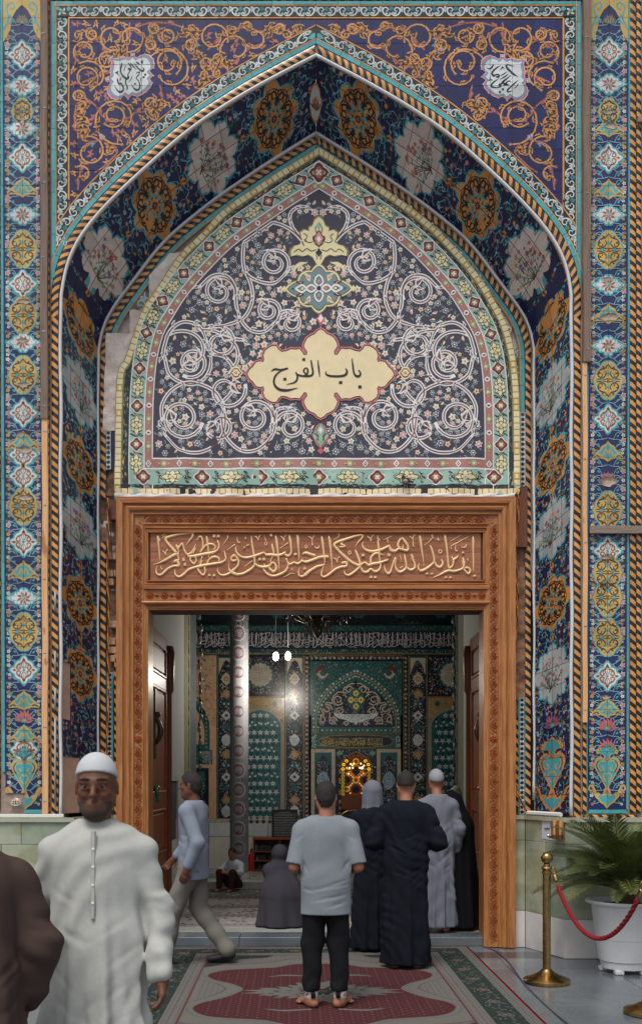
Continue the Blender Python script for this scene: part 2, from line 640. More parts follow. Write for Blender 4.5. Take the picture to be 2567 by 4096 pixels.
_rope_cache = {}
def rope_line(parent,xl,y0,y1,w,Y,rev=False,L=72.0,light='gold',horiz=False,seed=3):
 """a straight run of striped moulding tiles that share one mesh"""
 d = Y + D0
 key = (w,Y,rev,light,horiz)
 if key not in _rope_cache:
  a = rope_art(L,w,rev=rev,light=light)
  bl = rope_bulge(w)
  v,f,m = [],[],[]
  def put(x,t,h):
   X,Z = (x,-t) if not horiz else (t,-x)
   v.append((X * d / F,-h,Z * d / F))
  for l,c,p in a.p:
   b = len(v)
   for x,t in p: put(x,t,bl(x) + .0012)
   f.append(tuple(range(b,b + len(p)))); m.append(0)
  for c in range(4):
   xa,xb = w * c / 4,w * (c + 1) / 4
   b = len(v)
   for x,t in ((xa,.7),(xb,.7),(xb,L - .7),(xa,L - .7)): put(x,t,bl(x))
   f.append((b,b + 1,b + 2,b + 3)); m.append(1)
  b = len(v)
  for x,t in ((0,.7),(w,.7),(w,L - .7),(0,L - .7)): put(x,t,0)
  for x,t in ((0,.7),(w,.7),(w,L - .7),(0,L - .7)): put(x,t,-.012)
  for k in range(4):
   f.append((b + k,b + (k + 1) % 4,b + 4 + (k + 1) % 4,b + 4 + k)); m.append(1)
  me = bpy.data.meshes.new('rope_tile')
  me.from_pydata(v,[],f)
  me.materials.append(PAL(light)); me.materials.append(PAL('black'))
  me.polygons.foreach_set('material_index',m)
  _rope_cache[key] = me
 me = _rope_cache[key]
 off = wloc(parent)
 rr = random.Random(seed)
 n = int((y1 - y0) / L + .5)
 for i in range(n):
  o = bpy.data.objects.new('rope_tile',me)
  COL.objects.link(o)
  o.parent = parent
  p = W(xl,y0 + i * L,Y) if not horiz else W(y0 + i * L,xl,Y)
  o.location = p - off + Vector((rr.uniform(-.002,.002),rr.uniform(-.002,.001),0))
 return n

def rope_arch(parent,path,s0,s1,t0,w,Y,seed=5,light='gold'):
 n = max(1,round((s1 - s0) / 66))
 L = (s1 - s0) / n
 bl = rope_bulge(w)
 for i in range(n):
  a = rope_art(L,w,rev=path.side < 0,light=light)
  fm = strip_map(path,Y,s0=s0 + i * L)
  g = lambda x,t,h: fm(t,t0 + w - x,h)
  v,f,m = [],[],[]
  for l,c,p in a.p:
   b = len(v)
   v += [g(x,t,bl(x) + .0012) for x,t in p]
   f.append(tuple(range(b,b + len(p)))); m.append(0)
  for c in range(4):
   for e in range(3):
    xa,xb,ta,tb = w * c / 4,w * (c + 1) / 4,.6 + (L - 1.2) * e / 3,.6 + (L - 1.2) * (e + 1) / 3
    b = len(v)
    v += [g(xa,ta,bl(xa)),g(xb,ta,bl(xb)),g(xb,tb,bl(xb)),g(xa,tb,bl(xa))]
    f.append((b,b + 1,b + 2,b + 3)); m.append(1)
  b = len(v)
  q = ((0,.6),(w,.6),(w,L - .6),(0,L - .6))
  v += [g(x,t,0) for x,t in q] + [g(x,t,-.012) for x,t in q]
  for k in range(4):
   f.append((b + k,b + (k + 1) % 4,b + 4 + (k + 1) % 4,b + 4 + k)); m.append(1)
  mesh('rope_tile',v,f,[PAL(light),PAL('black')],m,parent)

def strip_cells(s0,s1,w,pitch):
 n = max(1,round((s1 - s0) / pitch))
 q = (s1 - s0) / n
 return [(s0 + i * q,0,s0 + (i + 1) * q,w) for i in range(n)]

def strip_bases(cells,n=4,gap=.8):
 return [[(c[0] + gap + (c[2] - c[0] - 2 * gap) * i / n,c[1]) for i in range(n + 1)] + [(c[2] - gap - (c[2] - c[0] - 2 * gap) * i / n,c[3]) for i in range(n + 1)] for c in cells]

# ------------------------------------------------------------------ the wall body with the arched opening
g0 = W(XC,3785,0)
arch = thing('tiled_arch','tall pointed portal arch facade with royal blue gold-scrolled spandrel tiles and white scroll border','arch',(0,0,0))
P0 = plane(.012)
v,f = [],[]
for sd in (-1,1):
 e = OP[sd].edge(3)
 ol = [P0(x,y,0) for x,y in e] + [P0(XC + sd * 1023,3800,0),P0(XC + sd * 2600,3800,0),P0(XC + sd * 2600,-500,0),P0(XC,-500,0)]
 b = len(v)
 v += ol
 f.append(tuple(range(b,b + len(ol))))
 v2 = [(p[0],p[1] + .35,p[2]) for p in ol]
 b2 = len(v)
 v += v2
 f.append(tuple(range(b2,b2 + len(ol))))
 for i in range(len(ol) - 1):
  f.append((b + i,b + i + 1,b2 + i + 1,b2 + i))
mesh('wall_body',v,f,M_MORTAR,None,arch)

# spandrel field
sp = Art()
def spandrel_scrolls(a,txt_side):
 G = [(338,205,46,2.2,1.1,1),(450,150,62,-.4,1.15,1),(523,152,63,2.9,1.1,-1),(680,282,106,2.6,1.0,1),(672,250,58,.9,1.15,-1),
         (345,312,53,1.2,1.15,-1),(364,312,74,-2.2,.6,1),(470,476,112,.6,1.0,1),(457,462,50,2.4,1.2,-1),(360,607,64,-1.9,1.0,1),
         (853,150,62,.3,1.1,-1),(943,196,66,2.6,.85,1),(1022,152,48,2.9,.8,-1),(330,700,40,-2.2,.55,1)]
 # smaller scrolls packed into what the big ones leave free
 rg = random.Random(17)
 C = [(x,y,r) for x,y,r,*_ in G] + [(535,310,86)]
 for _ in range(7000):
  r = rg.choice((18,24,30,36,44))
  x,y = rg.uniform(292,XC - 20),rg.uniform(90,860)
  if y + r > arch_y(x - r * .6) - 6 and y + r > arch_y(x + r * .6) - 6 or y + r * .6 > arch_y(x + r * .6) - 6 or y + r * .9 > arch_y(x) - 6 or x - r < 288 or y - r < 84: continue
  if any(math.hypot(x - p,y - q) < (r + R_) * (.86 if R_ < 80 else .98) for p,q,R_ in C): continue
  C.append((x,y,r))
  G.append((x,y,r,rg.uniform(0,6.28),1.25,rg.choice((-1,1))))
 for i,(x,y,r,a0,tn,d) in enumerate(G):
  p = spiral_pts(x,y,r,a0,tn,d,.45)
  p = [q for q in p if q[1] < arch_y(q[0]) - 8 and q[0] > 286 and q[1] > 84]
  n = len(p)
  if n < 4: continue
  a.line(p,[7.2 - 3.4 * abs(j / n - .4) for j in range(n)],'gold',2)
  for j in range(1,n - 1,3):
   an = math.atan2(p[j + 1][1] - p[j][1],p[j + 1][0] - p[j][0])
   fl = 1 if (j // 4) % 2 else -1
   ex,ey = p[j][0] + 26 * math.cos(an + fl * .6),p[j][1] + 26 * math.sin(an + fl * .6)
   if ey < arch_y(ex) - 6 and ex > 290 and ey > 88:
    a.split(p[j][0],p[j][1],an + fl * .3,25 + 4 * ((i + j) % 3),'gold','black',3,fl)
  a.flower(p[-1][0],p[-1][1],9,'gold','black',3,5)
  a.flower(p[0][0],p[0][1],7,'gold','brown',3,4)
 B = [[(300,260),(318,200),(372,160),(420,190),(436,250)],[(600,160),(540,120),(600,92),(680,95),(750,122),(790,190)],
         [(306,420),(300,480),(318,545),(360,566),(412,560)],[(330,380),(380,420),(420,470),(500,480),(560,430)],[(520,90),(510,180),(512,235)],
         [(640,340),(652,400),(610,440),(540,450)],[(770,190),(800,230),(860,290)],[(830,200),(900,130),(980,110),(1060,130),(1140,100)],
         [(325,640),(320,700),(312,760)],[(420,560),(470,600),(440,650),(380,690)],[(860,270),(920,262),(990,200),(1060,170)],[(330,330),(400,300),(440,290)]]
 for i,b in enumerate(B):
  q = [p for p in spline(b,6) if p[1] < arch_y(p[0]) - 10 and p[0] > 288]
  if len(q) < 4: continue
  a.line(q,6.5,'rust',1)
  for j in range(2,len(q) - 2,5):
   an = math.atan2(q[j + 1][1] - q[j][1],q[j + 1][0] - q[j][0])
   fl = 1 if (i + j) % 2 else -1
   ex,ey = q[j][0] + 30 * math.cos(an),q[j][1] + 30 * math.sin(an)
   if ey < arch_y(ex) - 8:
    a.split(q[j][0],q[j][1],an,34,'rust','pink',1,fl)
 # leaves on short stems wherever the ground is still bare
 O = np.array([q for l,c,P in a.p for q in P] + [(420 + 110 * math.cos(t),310 + 100 * math.sin(t)) for t in np.arange(0,6.3,.2)])
 if a.mx is not None: O[:,0] = np.where(O[:,0] > XC,2 * XC - O[:,0],O[:,0])
 n_ = 0
 for _ in range(5000):
  x,y = rg.uniform(294,XC - 14),rg.uniform(90,850)
  if y > arch_y(x) - 15 or (440 < x < 625 and 222 < y < 398): continue
  if np.min((O[:,0] - x) ** 2 + (O[:,1] - y) ** 2) < 17 ** 2: continue
  an,k = rg.uniform(0,6.28),rg.random()
  c1,c2 = ('gold','black') if k < .6 else ('rust','pink')
  pts_ = [(x - 15 * math.cos(an),y - 15 * math.sin(an)),(x,y),(x + 13 * math.cos(an + .7),y + 13 * math.sin(an + .7))]
  a.curve(pts_,5,c1,1,3)
  a.split(x - 6 * math.cos(an),y - 6 * math.sin(an),an - .5,27,c1,c2,2,1 if k < .5 else -1)
  a.split(x,y,an + 2.2,20,c1,None,2,-1)
  O = np.concatenate([O,[(x + 9 * math.cos(an + t),y + 9 * math.sin(an + t)) for t in (0,1.57,3.1,4.7)],[(x,y)]])
 for x,y in ((412,548),(618,404),(766,196),(406,545)):
  a.flower(x,y,8,'pink','white',3,5,out='white')
 a.split(786,172,.5,22,'turq',None,3)
 a.split(378,570,1.8,22,'turq',None,3)

for mx in (None,XC):
 sp.mx = mx
 spandrel_scrolls(sp,mx)
sp.mx = None

# cartouches with the two invocations (left and right)
CART = [(240,285),(330,320),(440,310),(560,270),(670,310),(765,225),(850,310),(930,250),(1040,220),(1150,240),(1240,340),(1265,450),(1240,540),(1150,610),
  (1235,715),(1150,790),(1205,880),(1180,970),(1080,1080),(960,1170),(860,1200),(745,1165),(655,1255),(565,1170),(480,1250),(380,1280),(270,1240),(185,1140),
  (170,1040),(200,940),(255,880),(180,805),(255,720),(235,600),(265,480),(270,380)]
def cartouche(a,ox,oy,mir):
 k = 220 / 1512.0
 def m(P):
  return [(ox + (1512 - x if mir else x) * k,oy + y * k) for x,y in P]
 cx,cy = 715,740
 sc = lambda P,s: [(cx + (x - cx) * s,cy + (y - cy) * s) for x,y in P]
 P = m(CART)
 c = m([(cx,cy)])[0]
 a.fan(c,m(sc(CART,1.20)),'white',5)
 a.fan(c,m(sc(CART,1.165)),'pink',6)
 a.fan(c,m(sc(CART,1.07)),'turq',7)
 a.fan(c,P,'white',8)
 for i in range(0,len(CART),2):
  x,y = m(sc([CART[i]],1.2))[0]
  a.flower(x,y,5,'pink','white',5,4)
 for (x,y) in ((175,230),(95,810),(770,150)):
  q = m([(x,y)])[0]
  a.flower(q[0],q[1],10,'pink','white',5,4,out='white',rot=0)
def ink(a,ox,oy,k,strokes,col,l):
 for pts in strokes:
  a.curve([(ox + p[0] * k,oy + p[1] * k) for p in pts],[max(5,p[2]) * k for p in pts],col,l,5)
K = 220 / 1512.0
cartouche(sp,420,200,False)
cartouche(sp,1900,238 - 33,True)
INK_L = [[(465,360,10),(470,410,45),(440,540,40),(455,650,35),(520,740,55),(600,800,60),(650,770,60),(640,690,30),(700,580,25),(735,530,25)],[(640,520,40),(690,540,70),(740,560,20)],
         [(640,370,25),(700,430,35),(745,520,25)],[(700,360,15),(780,450,40),(870,560,8)],[(800,360,10),(880,470,35),(960,550,40),(1040,590,60),(1075,540,45),(1040,480,10)],
         [(600,800,40),(570,900,35),(610,1000,35),(625,1060,40),(590,1135,5)],[(575,430,25),(525,590,20)],[(350,790,25),(360,860,45),(390,950,40),(440,930,50),(500,1010,40),(510,1110,45),(440,1170,60),(360,1130,40),(260,980,5)],
         [(460,745,20),(430,840,20)],[(750,740,20),(720,830,20),(655,900,8)],[(970,600,20),(940,690,30),(870,780,25),(940,880,25),(970,990,40),(950,1080,45),(880,1110,60),(800,1060,35),(730,940,8)],[(880,660,15),(900,630,35),(960,620,15)],
         [(835,920,55),(835,965,55)],[(1110,660,55),(1115,715,55)],[(1070,730,55),(1070,785,55)],[(1000,770,15),(985,830,18),(975,895,8)],[(870,340,40),(920,380,40),(985,425,8)],[(1050,300,40),(1010,350,45),(1060,370,30)],[(290,640,25),(340,630,50),(370,590,30)],[(340,640,40),(400,730,8)]]
INK_R = [[(300,500,8),(390,530,40),(450,490,50),(490,400,40)],[(700,430,8),(600,490,40),(500,570,50),(455,660,55),(500,720,60),(560,690,40),(630,690,45),(640,750,50),(560,750,50)],[(870,605,8),(780,670,35),(680,720,20)],
         [(650,580,10),(720,520,30),(740,480,40),(790,540,12)],[(830,430,40),(900,415,35),(980,450,30),(1070,455,8)],[(835,430,50),(870,510,60),(960,600,60),(1060,690,55),(1165,740,8)],[(915,655,8),(800,750,40),(665,825,10)],
         [(985,690,8),(870,790,40),(760,880,60),(700,950,40),(660,960,60),(690,1010,50),(600,1040,20)],[(970,905,20),(930,860,30),(870,890,40),(830,950,60),(880,970,45),(935,970,8)],[(750,890,40),(800,960,70),(850,960,60)],
         [(645,800,8),(520,880,40),(440,960,50),(450,1020,50),(540,1045,40),(640,1040,20)],[(350,865,20),(400,820,30),(400,760,30)],[(400,830,25),(470,840,30)],[(1170,845,8),(1080,920,40),(960,1030,40),(880,1110,50),(890,1160,45),(960,1150,30),(1020,1120,8)],
         [(1170,945,30),(1120,1020,22),(1040,1080,8)],[(750,1060,60),(750,1125,60)],[(670,1135,60),(670,1200,60)]]
ink(sp,420,200,K,INK_L,'black',9)
ink(sp,1900,200,K,INK_R,'black',9)

xs = [XC + 87 * k for k in range(-12,13)]
xs = [281] + [x for x in xs if 300 < x < 2230] + [2247]
ys = [78,173,260,344,428,512,596,682,768,852]
cells,bases = [],[]
for j in range(len(ys) - 1):
 for i in range(len(xs) - 1):
  x0,x1,y0,y1 = xs[i] + .8,xs[i + 1] - .8,ys[j] + .8,ys[j + 1] - .8
  q = [x1 + (x0 - x1) * k / 5 for k in range(6)]
  low = [(x,min(y1,arch_y(x))) for x in q]
  low = [p for p in low if p[1] > y0 + .5]
  if not low: continue
  ol = [(x0,y0),(x1,y0)] + low
  cells.append((xs[i],ys[j],xs[i + 1],ys[j + 1]))
  bases.append(ol)
for lst in (0,):
 sp.p = [q for q in sp.p if all(pt[1] < arch_y(pt[0]) + 2 for pt in q[2])]
lay_tiles(sp,cells,plane(0),arch,lambda i: 'royal2' if (i * 7) % 11 == 0 else 'royal',bases=bases,seed=11,jit=.0009)

# borders: top, two sides, two arch strips
for (nm,x0,x1) in (('top',223,2305),):
 a = Art(); border_scroll(a,x0 + 54,x1 - 54,43,flip=False)
 for e,s in ((x0 + 26,1),(x1 - 26,-1)):
  for an in (.5,2.2,3.8,5.4): a.leaf(e,22,an,20,11,'white',1); a.leaf(e,22,an,13,6,'sage',2)
  a.blob(e - 15 * s,10,8,8,4,.3,1.4,'turq',3,14)
 cs = strip_cells(x0,x1,43,87)
 lay_tiles(a,cs,lambda s,t,h: plane(0)(s,25 + t,h),arch,'black',name='border_tile',seed=2,hofs=.004)
for sd in (-1,1):
 # side border: s runs down, t outward
 xin = XC - sd * 0 + sd * 986
 a = Art(); border_scroll(a,72,985,43,flip=True)
 cs = strip_cells(72,985,43,86)
 fm = lambda s,t,h,sd=sd: plane(0)(XC + sd * (992 + t),s,h)
 bs = []
 for c in cs:
  q = [c[0] + .8 + (c[2] - c[0] - 1.6) * i / 4 for i in range(5)]
  bs.append([(s,0) for s in q] + [(s,43) for s in q[::-1]])
 lay_tiles(a,cs,fm,arch,'black',name='border_tile',bases=bs,seed=3,hofs=.004)
 # arch border
 smax = 1330
 a = Art(); border_scroll(a,10,smax - 40,43)
 cs = strip_cells(0,smax,43,87)
 sm = strip_map(OP[sd],0,xmin=1041)
 lay_tiles(a,cs,lambda s,t,h,sm=sm: sm(s,60 + t,h),arch,'black',name='border_tile',bases=strip_bases(cs),seed=4,hofs=.006)
 # fine gold lines and the turquoise fillet along the arch
 sm2 = strip_map(OP[sd],0,xmin=1058)
 for (t0,t1,col,nm,ho,L) in ((56.5,60,'gold','edging_tile',.007,87),(103,107.5,'gold','edging_tile',.007,87),(40,56.5,'turq','fillet_tile',.005,87)):
  sm_ = sm if t0 > 100 else sm2
  cs = strip_cells(0,1330 if t0 > 100 else 1480,t1 - t0,L)
  lay_tiles(Art(),cs,lambda s,t,h,t0=t0,sm_=sm_: sm_(s,t0 + t,h),arch,col,name=nm,bases=strip_bases(cs),seed=5,hofs=ho)
 # straight gold lines and turquoise fillet beside the side border
 pl = plane(0)
 for (a0,a1,col,nm,yb,ho) in ((984,991.5,'gold','edging_tile',800,.004),(1035.5,1041,'gold','edging_tile',1000,.007),(1041.5,1057,'turq','fillet_tile',1110,.004)):
  cs = strip_cells(5 if a0 > 1030 else 72,yb,a1 - a0,86)
  lay_tiles(Art(),cs,lambda s,t,h,sd=sd,a0=a0: pl(XC + sd * (a0 + t),s,h),arch,col,name=nm,seed=6,hofs=ho)
 # rope mouldings on the arch and down beside it
 rope_arch(arch,OP[sd],4,1480 + 60,9,29,-.002,seed=7)
 xr = XC + sd * 1020 + (9 if sd > 0 else -36)
 rope_line(arch,xr,1262,3262,27,-.002,rev=False,seed=8)
 xr2 = XC + sd * 1020 + (44 if sd > 0 else -60)
 rope_line(arch,xr2,-60,3262,16,-.004,rev=False,seed=9)
cs = strip_cells(206,2322,13,87)
lay_tiles(Art(),cs,lambda s,t,h: plane(0)(s,5 + t,h),arch,'turq',name='fillet_tile',seed=8,hofs=.004)
for (y0,y1) in ((19,24),(69,75)):
 cs = strip_cells(218 if y0 < 50 else 274,2310 if y0 < 50 else 2254,y1 - y0,87)
 lay_tiles(Art(),cs,lambda s,t,h,y0=y0: plane(0)(s,y0 + t,h),arch,'gold',name='edging_tile',seed=8,hofs=.005)
rope_line(arch,-24,205,2330,26,-.002,horiz=True,seed=12)

# ------------------------------------------------------------------ piers with medallion panels
def motif_W(a,x,y,s=1.0,c1='brown',l=3):
 a.blob(x,y,60 * s,62 * s,8,.13,1.12,'turq',l)
 a.blob(x,y,52 * s,54 * s,8,.14,1.1,'white',l + 1)
 for sx in (-1,1):
  for sy in (-1,1):
   a.curve([(x + sx * p * s,y + sy * q * s) for p,q in [(0,45),(8,30),(22,22),(29,9),(20,3),(13,9),(18,15)]],[3 * s,5 * s,6 * s,5.5 * s,5 * s,4 * s,3 * s],c1,l + 2,4)
   a.curve([(x + sx * p * s,y + sy * q * s) for p,q in [(3,8),(10,22),(4,30)]],3 * s,c1,l + 2,3)
   a.leaf(x + sx * 14 * s,y + sy * 17 * s,math.atan2(sy,sx),11 * s,7 * s,'teal',l + 3)
  a.diamond(x + sx * 38 * s,y,9 * s,6 * s,c1,l + 2)
  a.diamond(x,y + sx * 40 * s,7 * s,9 * s,c1,l + 2)
 a.flower(x,y,7 * s,'turq','yellow',l + 3,4,rot=0)

def motif_T(a,x,y,s=1.0,l=3):
 a.blob(x,y,70 * s,46 * s,10,.15,1.05,'turq',l)
 a.blob(x,y,60 * s,38 * s,10,.2,1.05,'white',l + 1)
 a.blob(x,y,46 * s,30 * s,8,.5,1.3,'turq',l + 2,48)
 a.blob(x,y,42 * s,27 * s,8,.5,1.3,'white',l + 3,48)
 for k in range(8):
  an = PI * k / 4 + .39
  a.leaf(x + 7 * s * math.cos(an),y + 6 * s * math.sin(an),an,22 * s,12 * s,'rust' if k % 2 else 'brown',l + 4)
 a.flower(x,y,9 * s,'turq','white',l + 5,6)

def motif_Y(a,x,y,s=1.0,l=3,w=58,h=80,base='yellow',lines='dkbrown',al='turq'):
 a.blob(x,y,w * s * 1.08,h * s * 1.06,10,.08,1.5,'turq',l)
 a.blob(x,y,w * s,h * s,10,.08,1.5,base,l + 1)
 for sx in (-1,1):
  for sy in (-1,1):
   P = lambda Q: [(x + sx * p * s * w / 58,y + sy * q * s * h / 80) for p,q in Q]
   a.curve(P([(0,66),(12,50),(30,44),(42,28),(36,14),(24,16),(26,26)]),[3,5.5,6.5,6,5,4,3],lines,l + 2,4)
   a.curve(P([(48,4),(34,6),(18,12),(8,28),(14,38)]),[3,5,5,4.5,3],lines,l + 2,4)
   a.curve(P([(2,8),(14,4),(26,3)]),3.5,lines,l + 2,3)
   q = P([(30,34)])[0]
   a.leaf(q[0],q[1],math.atan2(-sy,sx),13 * s,8 * s,lines,l + 3)
   a.leaf(*P([(16,48)])[0],math.atan2(sy,sx),14 * s,9 * s,lines,l + 3)
   a.disc(*P([(33,36)])[0],2.6 * s,'white',l + 4,6)
   a.leaf(*P([(8,58)])[0],math.atan2(sy,sx * .4),12 * s,7 * s,al,l + 3)
  a.blob(x + sx * 26 * s * w / 58,y,8 * s,7 * s,4,.3,1.4,al,l + 3,14)
 for sy in (-1,1):
  a.blob(x,y + sy * 27 * s * h / 80,8 * s,7 * s,4,.3,1.4,al,l + 3,14)
 a.flower(x,y,7 * s,lines,base,l + 4,4,rot=0)

def motif_L(a,x,y,s=1.0,l=3,inv=False):
 sg = -1 if inv else 1
 P = lambda Q: [(x + p * s,y + sg * q * s) for p,q in Q]
 o = [(0,-50),(8,-38),(14,-34),(26,-28),(34,-12),(46,-4),(60,16),(62,24),(30,22),(14,26),(0,36)]
 full = o + [(-p,q) for p,q in o[-2:0:-1]]
 a.poly(P([(p * 1.0,q) for p,q in full]),'yellow',l + 1)
 a.poly(P([(p * .76,q * .72 - 1) for p,q in full]),'turq',l + 2)
 for sx in (-1,1):
  a.curve(P([(sx * 52,16),(sx * 40,4),(sx * 28,12),(sx * 16,2),(sx * 10,-14),(sx * 3,-4),(0,14)]),[3,6,5,6,6,5,4],'yellow',l + 3,4)
  a.curve(P([(sx * 56,19),(sx * 44,10),(sx * 34,17)]),4,'dkbrown',l + 3,3)
 a.flower(*P([(0,6)])[0],6 * s,'yellow','dkbrown',l + 4,5)

def motif_V(a,x,y,s=1.0,gold='yellow',l=3):
 """vase with curling foot"""
 P = lambda Q: [(x + p * s,y + q * s) for p,q in Q]
 heart = [(0,-52),(26,-70),(50,-58),(57,-34),(46,-4),(24,34),(8,62),(0,78)]
 full = heart + [(-p,q) for p,q in heart[-2:0:-1]]
 a.poly(P(spline(full,3,True)),gold,l + 1)
 a.poly(P(spline([(p * .86,q * .86) for p,q in full],3,True)),'turq',l + 2)
 top = [(0,-130),(14,-116),(34,-112),(50,-92),(44,-78),(28,-84),(14,-74),(12,-56),(0,-50)]
 a.poly(P(top + [(-p,q) for p,q in top[-2:0:-1]]),gold,l + 1)
 a.poly(P([(p * .7,q * .9 - 8) for p,q in top] + [(-p * .7,q * .9 - 8) for p,q in top[-2:0:-1]]),'turq',l + 2)
 for sx in (-1,1):
  a.curve(P([(sx * 3,66),(sx * 20,112),(sx * 44,104),(sx * 60,66),(sx * 74,56),(sx * 78,74),(sx * 66,80)]),[10,16,14,10,8,7,5],gold,l + 2,4)
  a.curve(P([(sx * 12,-50),(sx * 32,-48),(sx * 40,-28),(sx * 28,-8),(sx * 14,-16),(sx * 22,-28)]),5,gold,l + 3,4)
  a.curve(P([(sx * 4,40),(sx * 18,18),(sx * 8,0),(0,8)]),5,gold,l + 3,4)
  a.curve(P([(sx * 34,-52),(sx * 46,-32),(sx * 34,-4)]),4,'dkbrown',l + 3,3)
 bowl = [(0,84),(24,96),(40,84),(50,100),(34,128),(14,140),(0,158)]
 a.poly(P(bowl + [(-p,q) for p,q in bowl[-2:0:-1]]),gold,l + 1)
 a.poly(P([(p * .75,118 + (q - 118) * .7) for p,q in bowl] + [(-p * .75,118 + (q - 118) * .7) for p,q in bowl[-2:0:-1]]),'turq',l + 3)
 a.flower(*P([(0,-56)])[0],10 * s,'rust',gold,l + 4,6)
 a.flower(*P([(0,82)])[0],10 * s,'pink','brown',l + 4,6)

def motif_P(a,x,y,s=1.0,l=3,col='pink'):
 """large pink blossom"""
 for k in range(9):
  an = -PI * (.05 + .9 * k / 8)
  a.leaf(x,y + 18 * s,an,54 * s * (1 - .25 * abs(k - 4) / 4),16 * s,col,l + k % 2,.1,vein='rust')
 a.flower(x,y + 14 * s,13 * s,'turq','yellow',l + 3,6)

def vines(a,cx,hw,y0,y1,rr,l=1,cols=('pink','yellow','white')):
 """mirrored stems,leaves and flowers between the medallions"""
 y = y0
 while y < y1:
  s0 = rr.choice((-1,1))
  for sx in (-1,1):
   c = [(cx + sx * p,y + q) for p,q in [(2,0),(hw * .3,6),(hw * .62,-8 * s0),(hw * .86,-26 * s0)]]
   a.curve(c,2.2,'paleblue',l,4)
   c2 = [(cx + sx * p,y + q) for p,q in [(hw * .3,6),(hw * .5,20 * s0),(hw * .8,24 * s0)]]
   a.curve(c2,2,'paleblue',l,4)
   k = [rr.random() for _ in range(6)]
   a.leaf(cx + sx * hw * .45,y - 3,math.atan2(-.8,sx),15,9,'turq',l + 1)
   a.leaf(cx + sx * hw * .6,y + 12,math.atan2(.9,sx),14,9,'green',l + 1)
   a.leaf(cx + sx * hw * .74,y - 14 * s0,math.atan2(s0 * .5,sx),13,8,'green' if k[0] < .5 else 'turq',l + 1)
   a.leaf(cx + sx * hw * .9,y + 2,math.atan2(1,sx * .3),13,7,'turq',l + 1)
   f1,f2 = cols[int(k[1] * len(cols)) % len(cols)],cols[int(k[1] * 97) % len(cols)]
   a.flower(cx + sx * hw * .84,y - 26 * s0,9.5,f1,'yellow' if f1 != 'yellow' else 'brown',l + 1,5,out='white' if f1 == 'pink' else None,rot=0 if sx > 0 else PI)
   a.flower(cx + sx * hw * .8,y + 25 * s0,7.5,f2,'rust',l + 1,5,rot=0 if sx > 0 else PI)
  y += 36

LEFT_SEQ = [(45,'S'),(220,'W'),(345,'T'),(448,'Yb'),(515,'T'),(630,'W'),(756,'L'),(860,'T'),(997,'Y'),(1136,'W'),(1262,'Y'),(1370,'T'),(1500,'Y'),(1652,'W'),(1772,'L'),(1820,'W'),(1905,'W'),(2025,'Y'),
   (2168,'W'),(2290,'L'),(2393,'T'),(2527,'Y'),(2680,'W'),(2808,'L'),(2868,'P'),(2945,'L'),(3000,'W'),(3100,'V')]
RIGHT_SEQ = [(45,'S'),(208,'W'),(337,'T'),(448,'Yb'),(515,'L'),(632,'W'),(764,'L'),(860,'T'),(1000,'Y'),(1140,'T'),(1262,'L'),(1384,'T'),(1522,'Y'),(1676,'W'),(1812,'L'),(1918,'P'),(2042,'Y'),(2205,'W'),(2290,'Y'),
             (2390,'Y'),(2548,'Y'),(2705,'W'),(2838,'L'),(2900,'P'),(2985,'P'),(3090,'V')]
def pier(name,label,xL,xR,seq,tq,seed):
 rr = random.Random(seed)
 t = thing(name,label,'pier',W((xL + xR) / 2,3785,0))
 a = Art()
 cx,hw = (xL + xR) / 2,(xR - xL) / 2
 vines(a,cx,hw - 4,95,3225,rr)
 for y,k in seq:
  if k == 'W': motif_W(a,cx,y)
  elif k == 'T': motif_T(a,cx,y)
  elif k == 'Y': motif_Y(a,cx,y,.98)
  elif k == 'Yb': motif_Y(a,cx,y,.72)
  elif k == 'L': motif_L(a,cx,y)
  elif k == 'P': motif_P(a,cx,y)
  elif k == 'V': motif_V(a,cx,y,.92)
  elif k == 'S':
   for sx in (-1,1):
    a.poly([(cx + sx * p,q) for p,q in [(hw,-30),(hw,170),(hw * .8,150),(hw * .62,120),(hw * .5,70),(hw * .3,42),(0,20),(0,-30)]],'yellow',4)
    a.curve([(cx + sx * p,q) for p,q in [(hw * .95,120),(hw * .7,70),(hw * .8,30),(hw * .5,10),(hw * .4,30),(hw * .6,40)]],6,'turq',5,4)
    a.split(cx + sx * hw * .6,60,1.2 if sx > 0 else PI - 1.2,40,'turq','yellow',5,sx)
   motif_P(a,cx,80,.7,4,'green')
 fm = plane(0,True)
 ys = [-12 + 83.8 * i for i in range(40)]
 ys = [y for y in ys if y < 3225] + [3238]
 cells = []
 for j in range(len(ys) - 1):
  for x0,x1 in ((xL,cx),(cx,xR)):
   cells.append((x0,ys[j],x1,ys[j + 1]))
 skip = set()
 if name == 'left_pier' or xL < 800:
  skip = {2 * (len(ys) - 2)}
  skip |= {k for k in range(len(cells)) if cells[k][1] > 3120 and cells[k][0] < cx - 5}
 use = [c for k,c in enumerate(cells) if k not in skip]
 lay_tiles(a,use,fm,t,'navy',seed=seed,gap=1.2)
 for (x0,x1,cut) in tq:
  cs = [(x0,ys[j],x1,ys[j + 1]) for j in range(len(ys) - 1)]
  lay_tiles(Art(),[c for c in cs if c[3] < cut],fm,t,'turq',name='fillet_tile',seed=seed + 1,gap=1.2)
 cs = [(xL + 4 + i * 84 if not skip else cx,3238,min(xR,xL + 4 + (i + 1) * 84),3254) for i in range(2)]
 lay_tiles(Art(),cs if not skip else cs[1:],fm,t,'turq',name='fillet_tile',seed=seed + 1,gap=1.0)
 return t

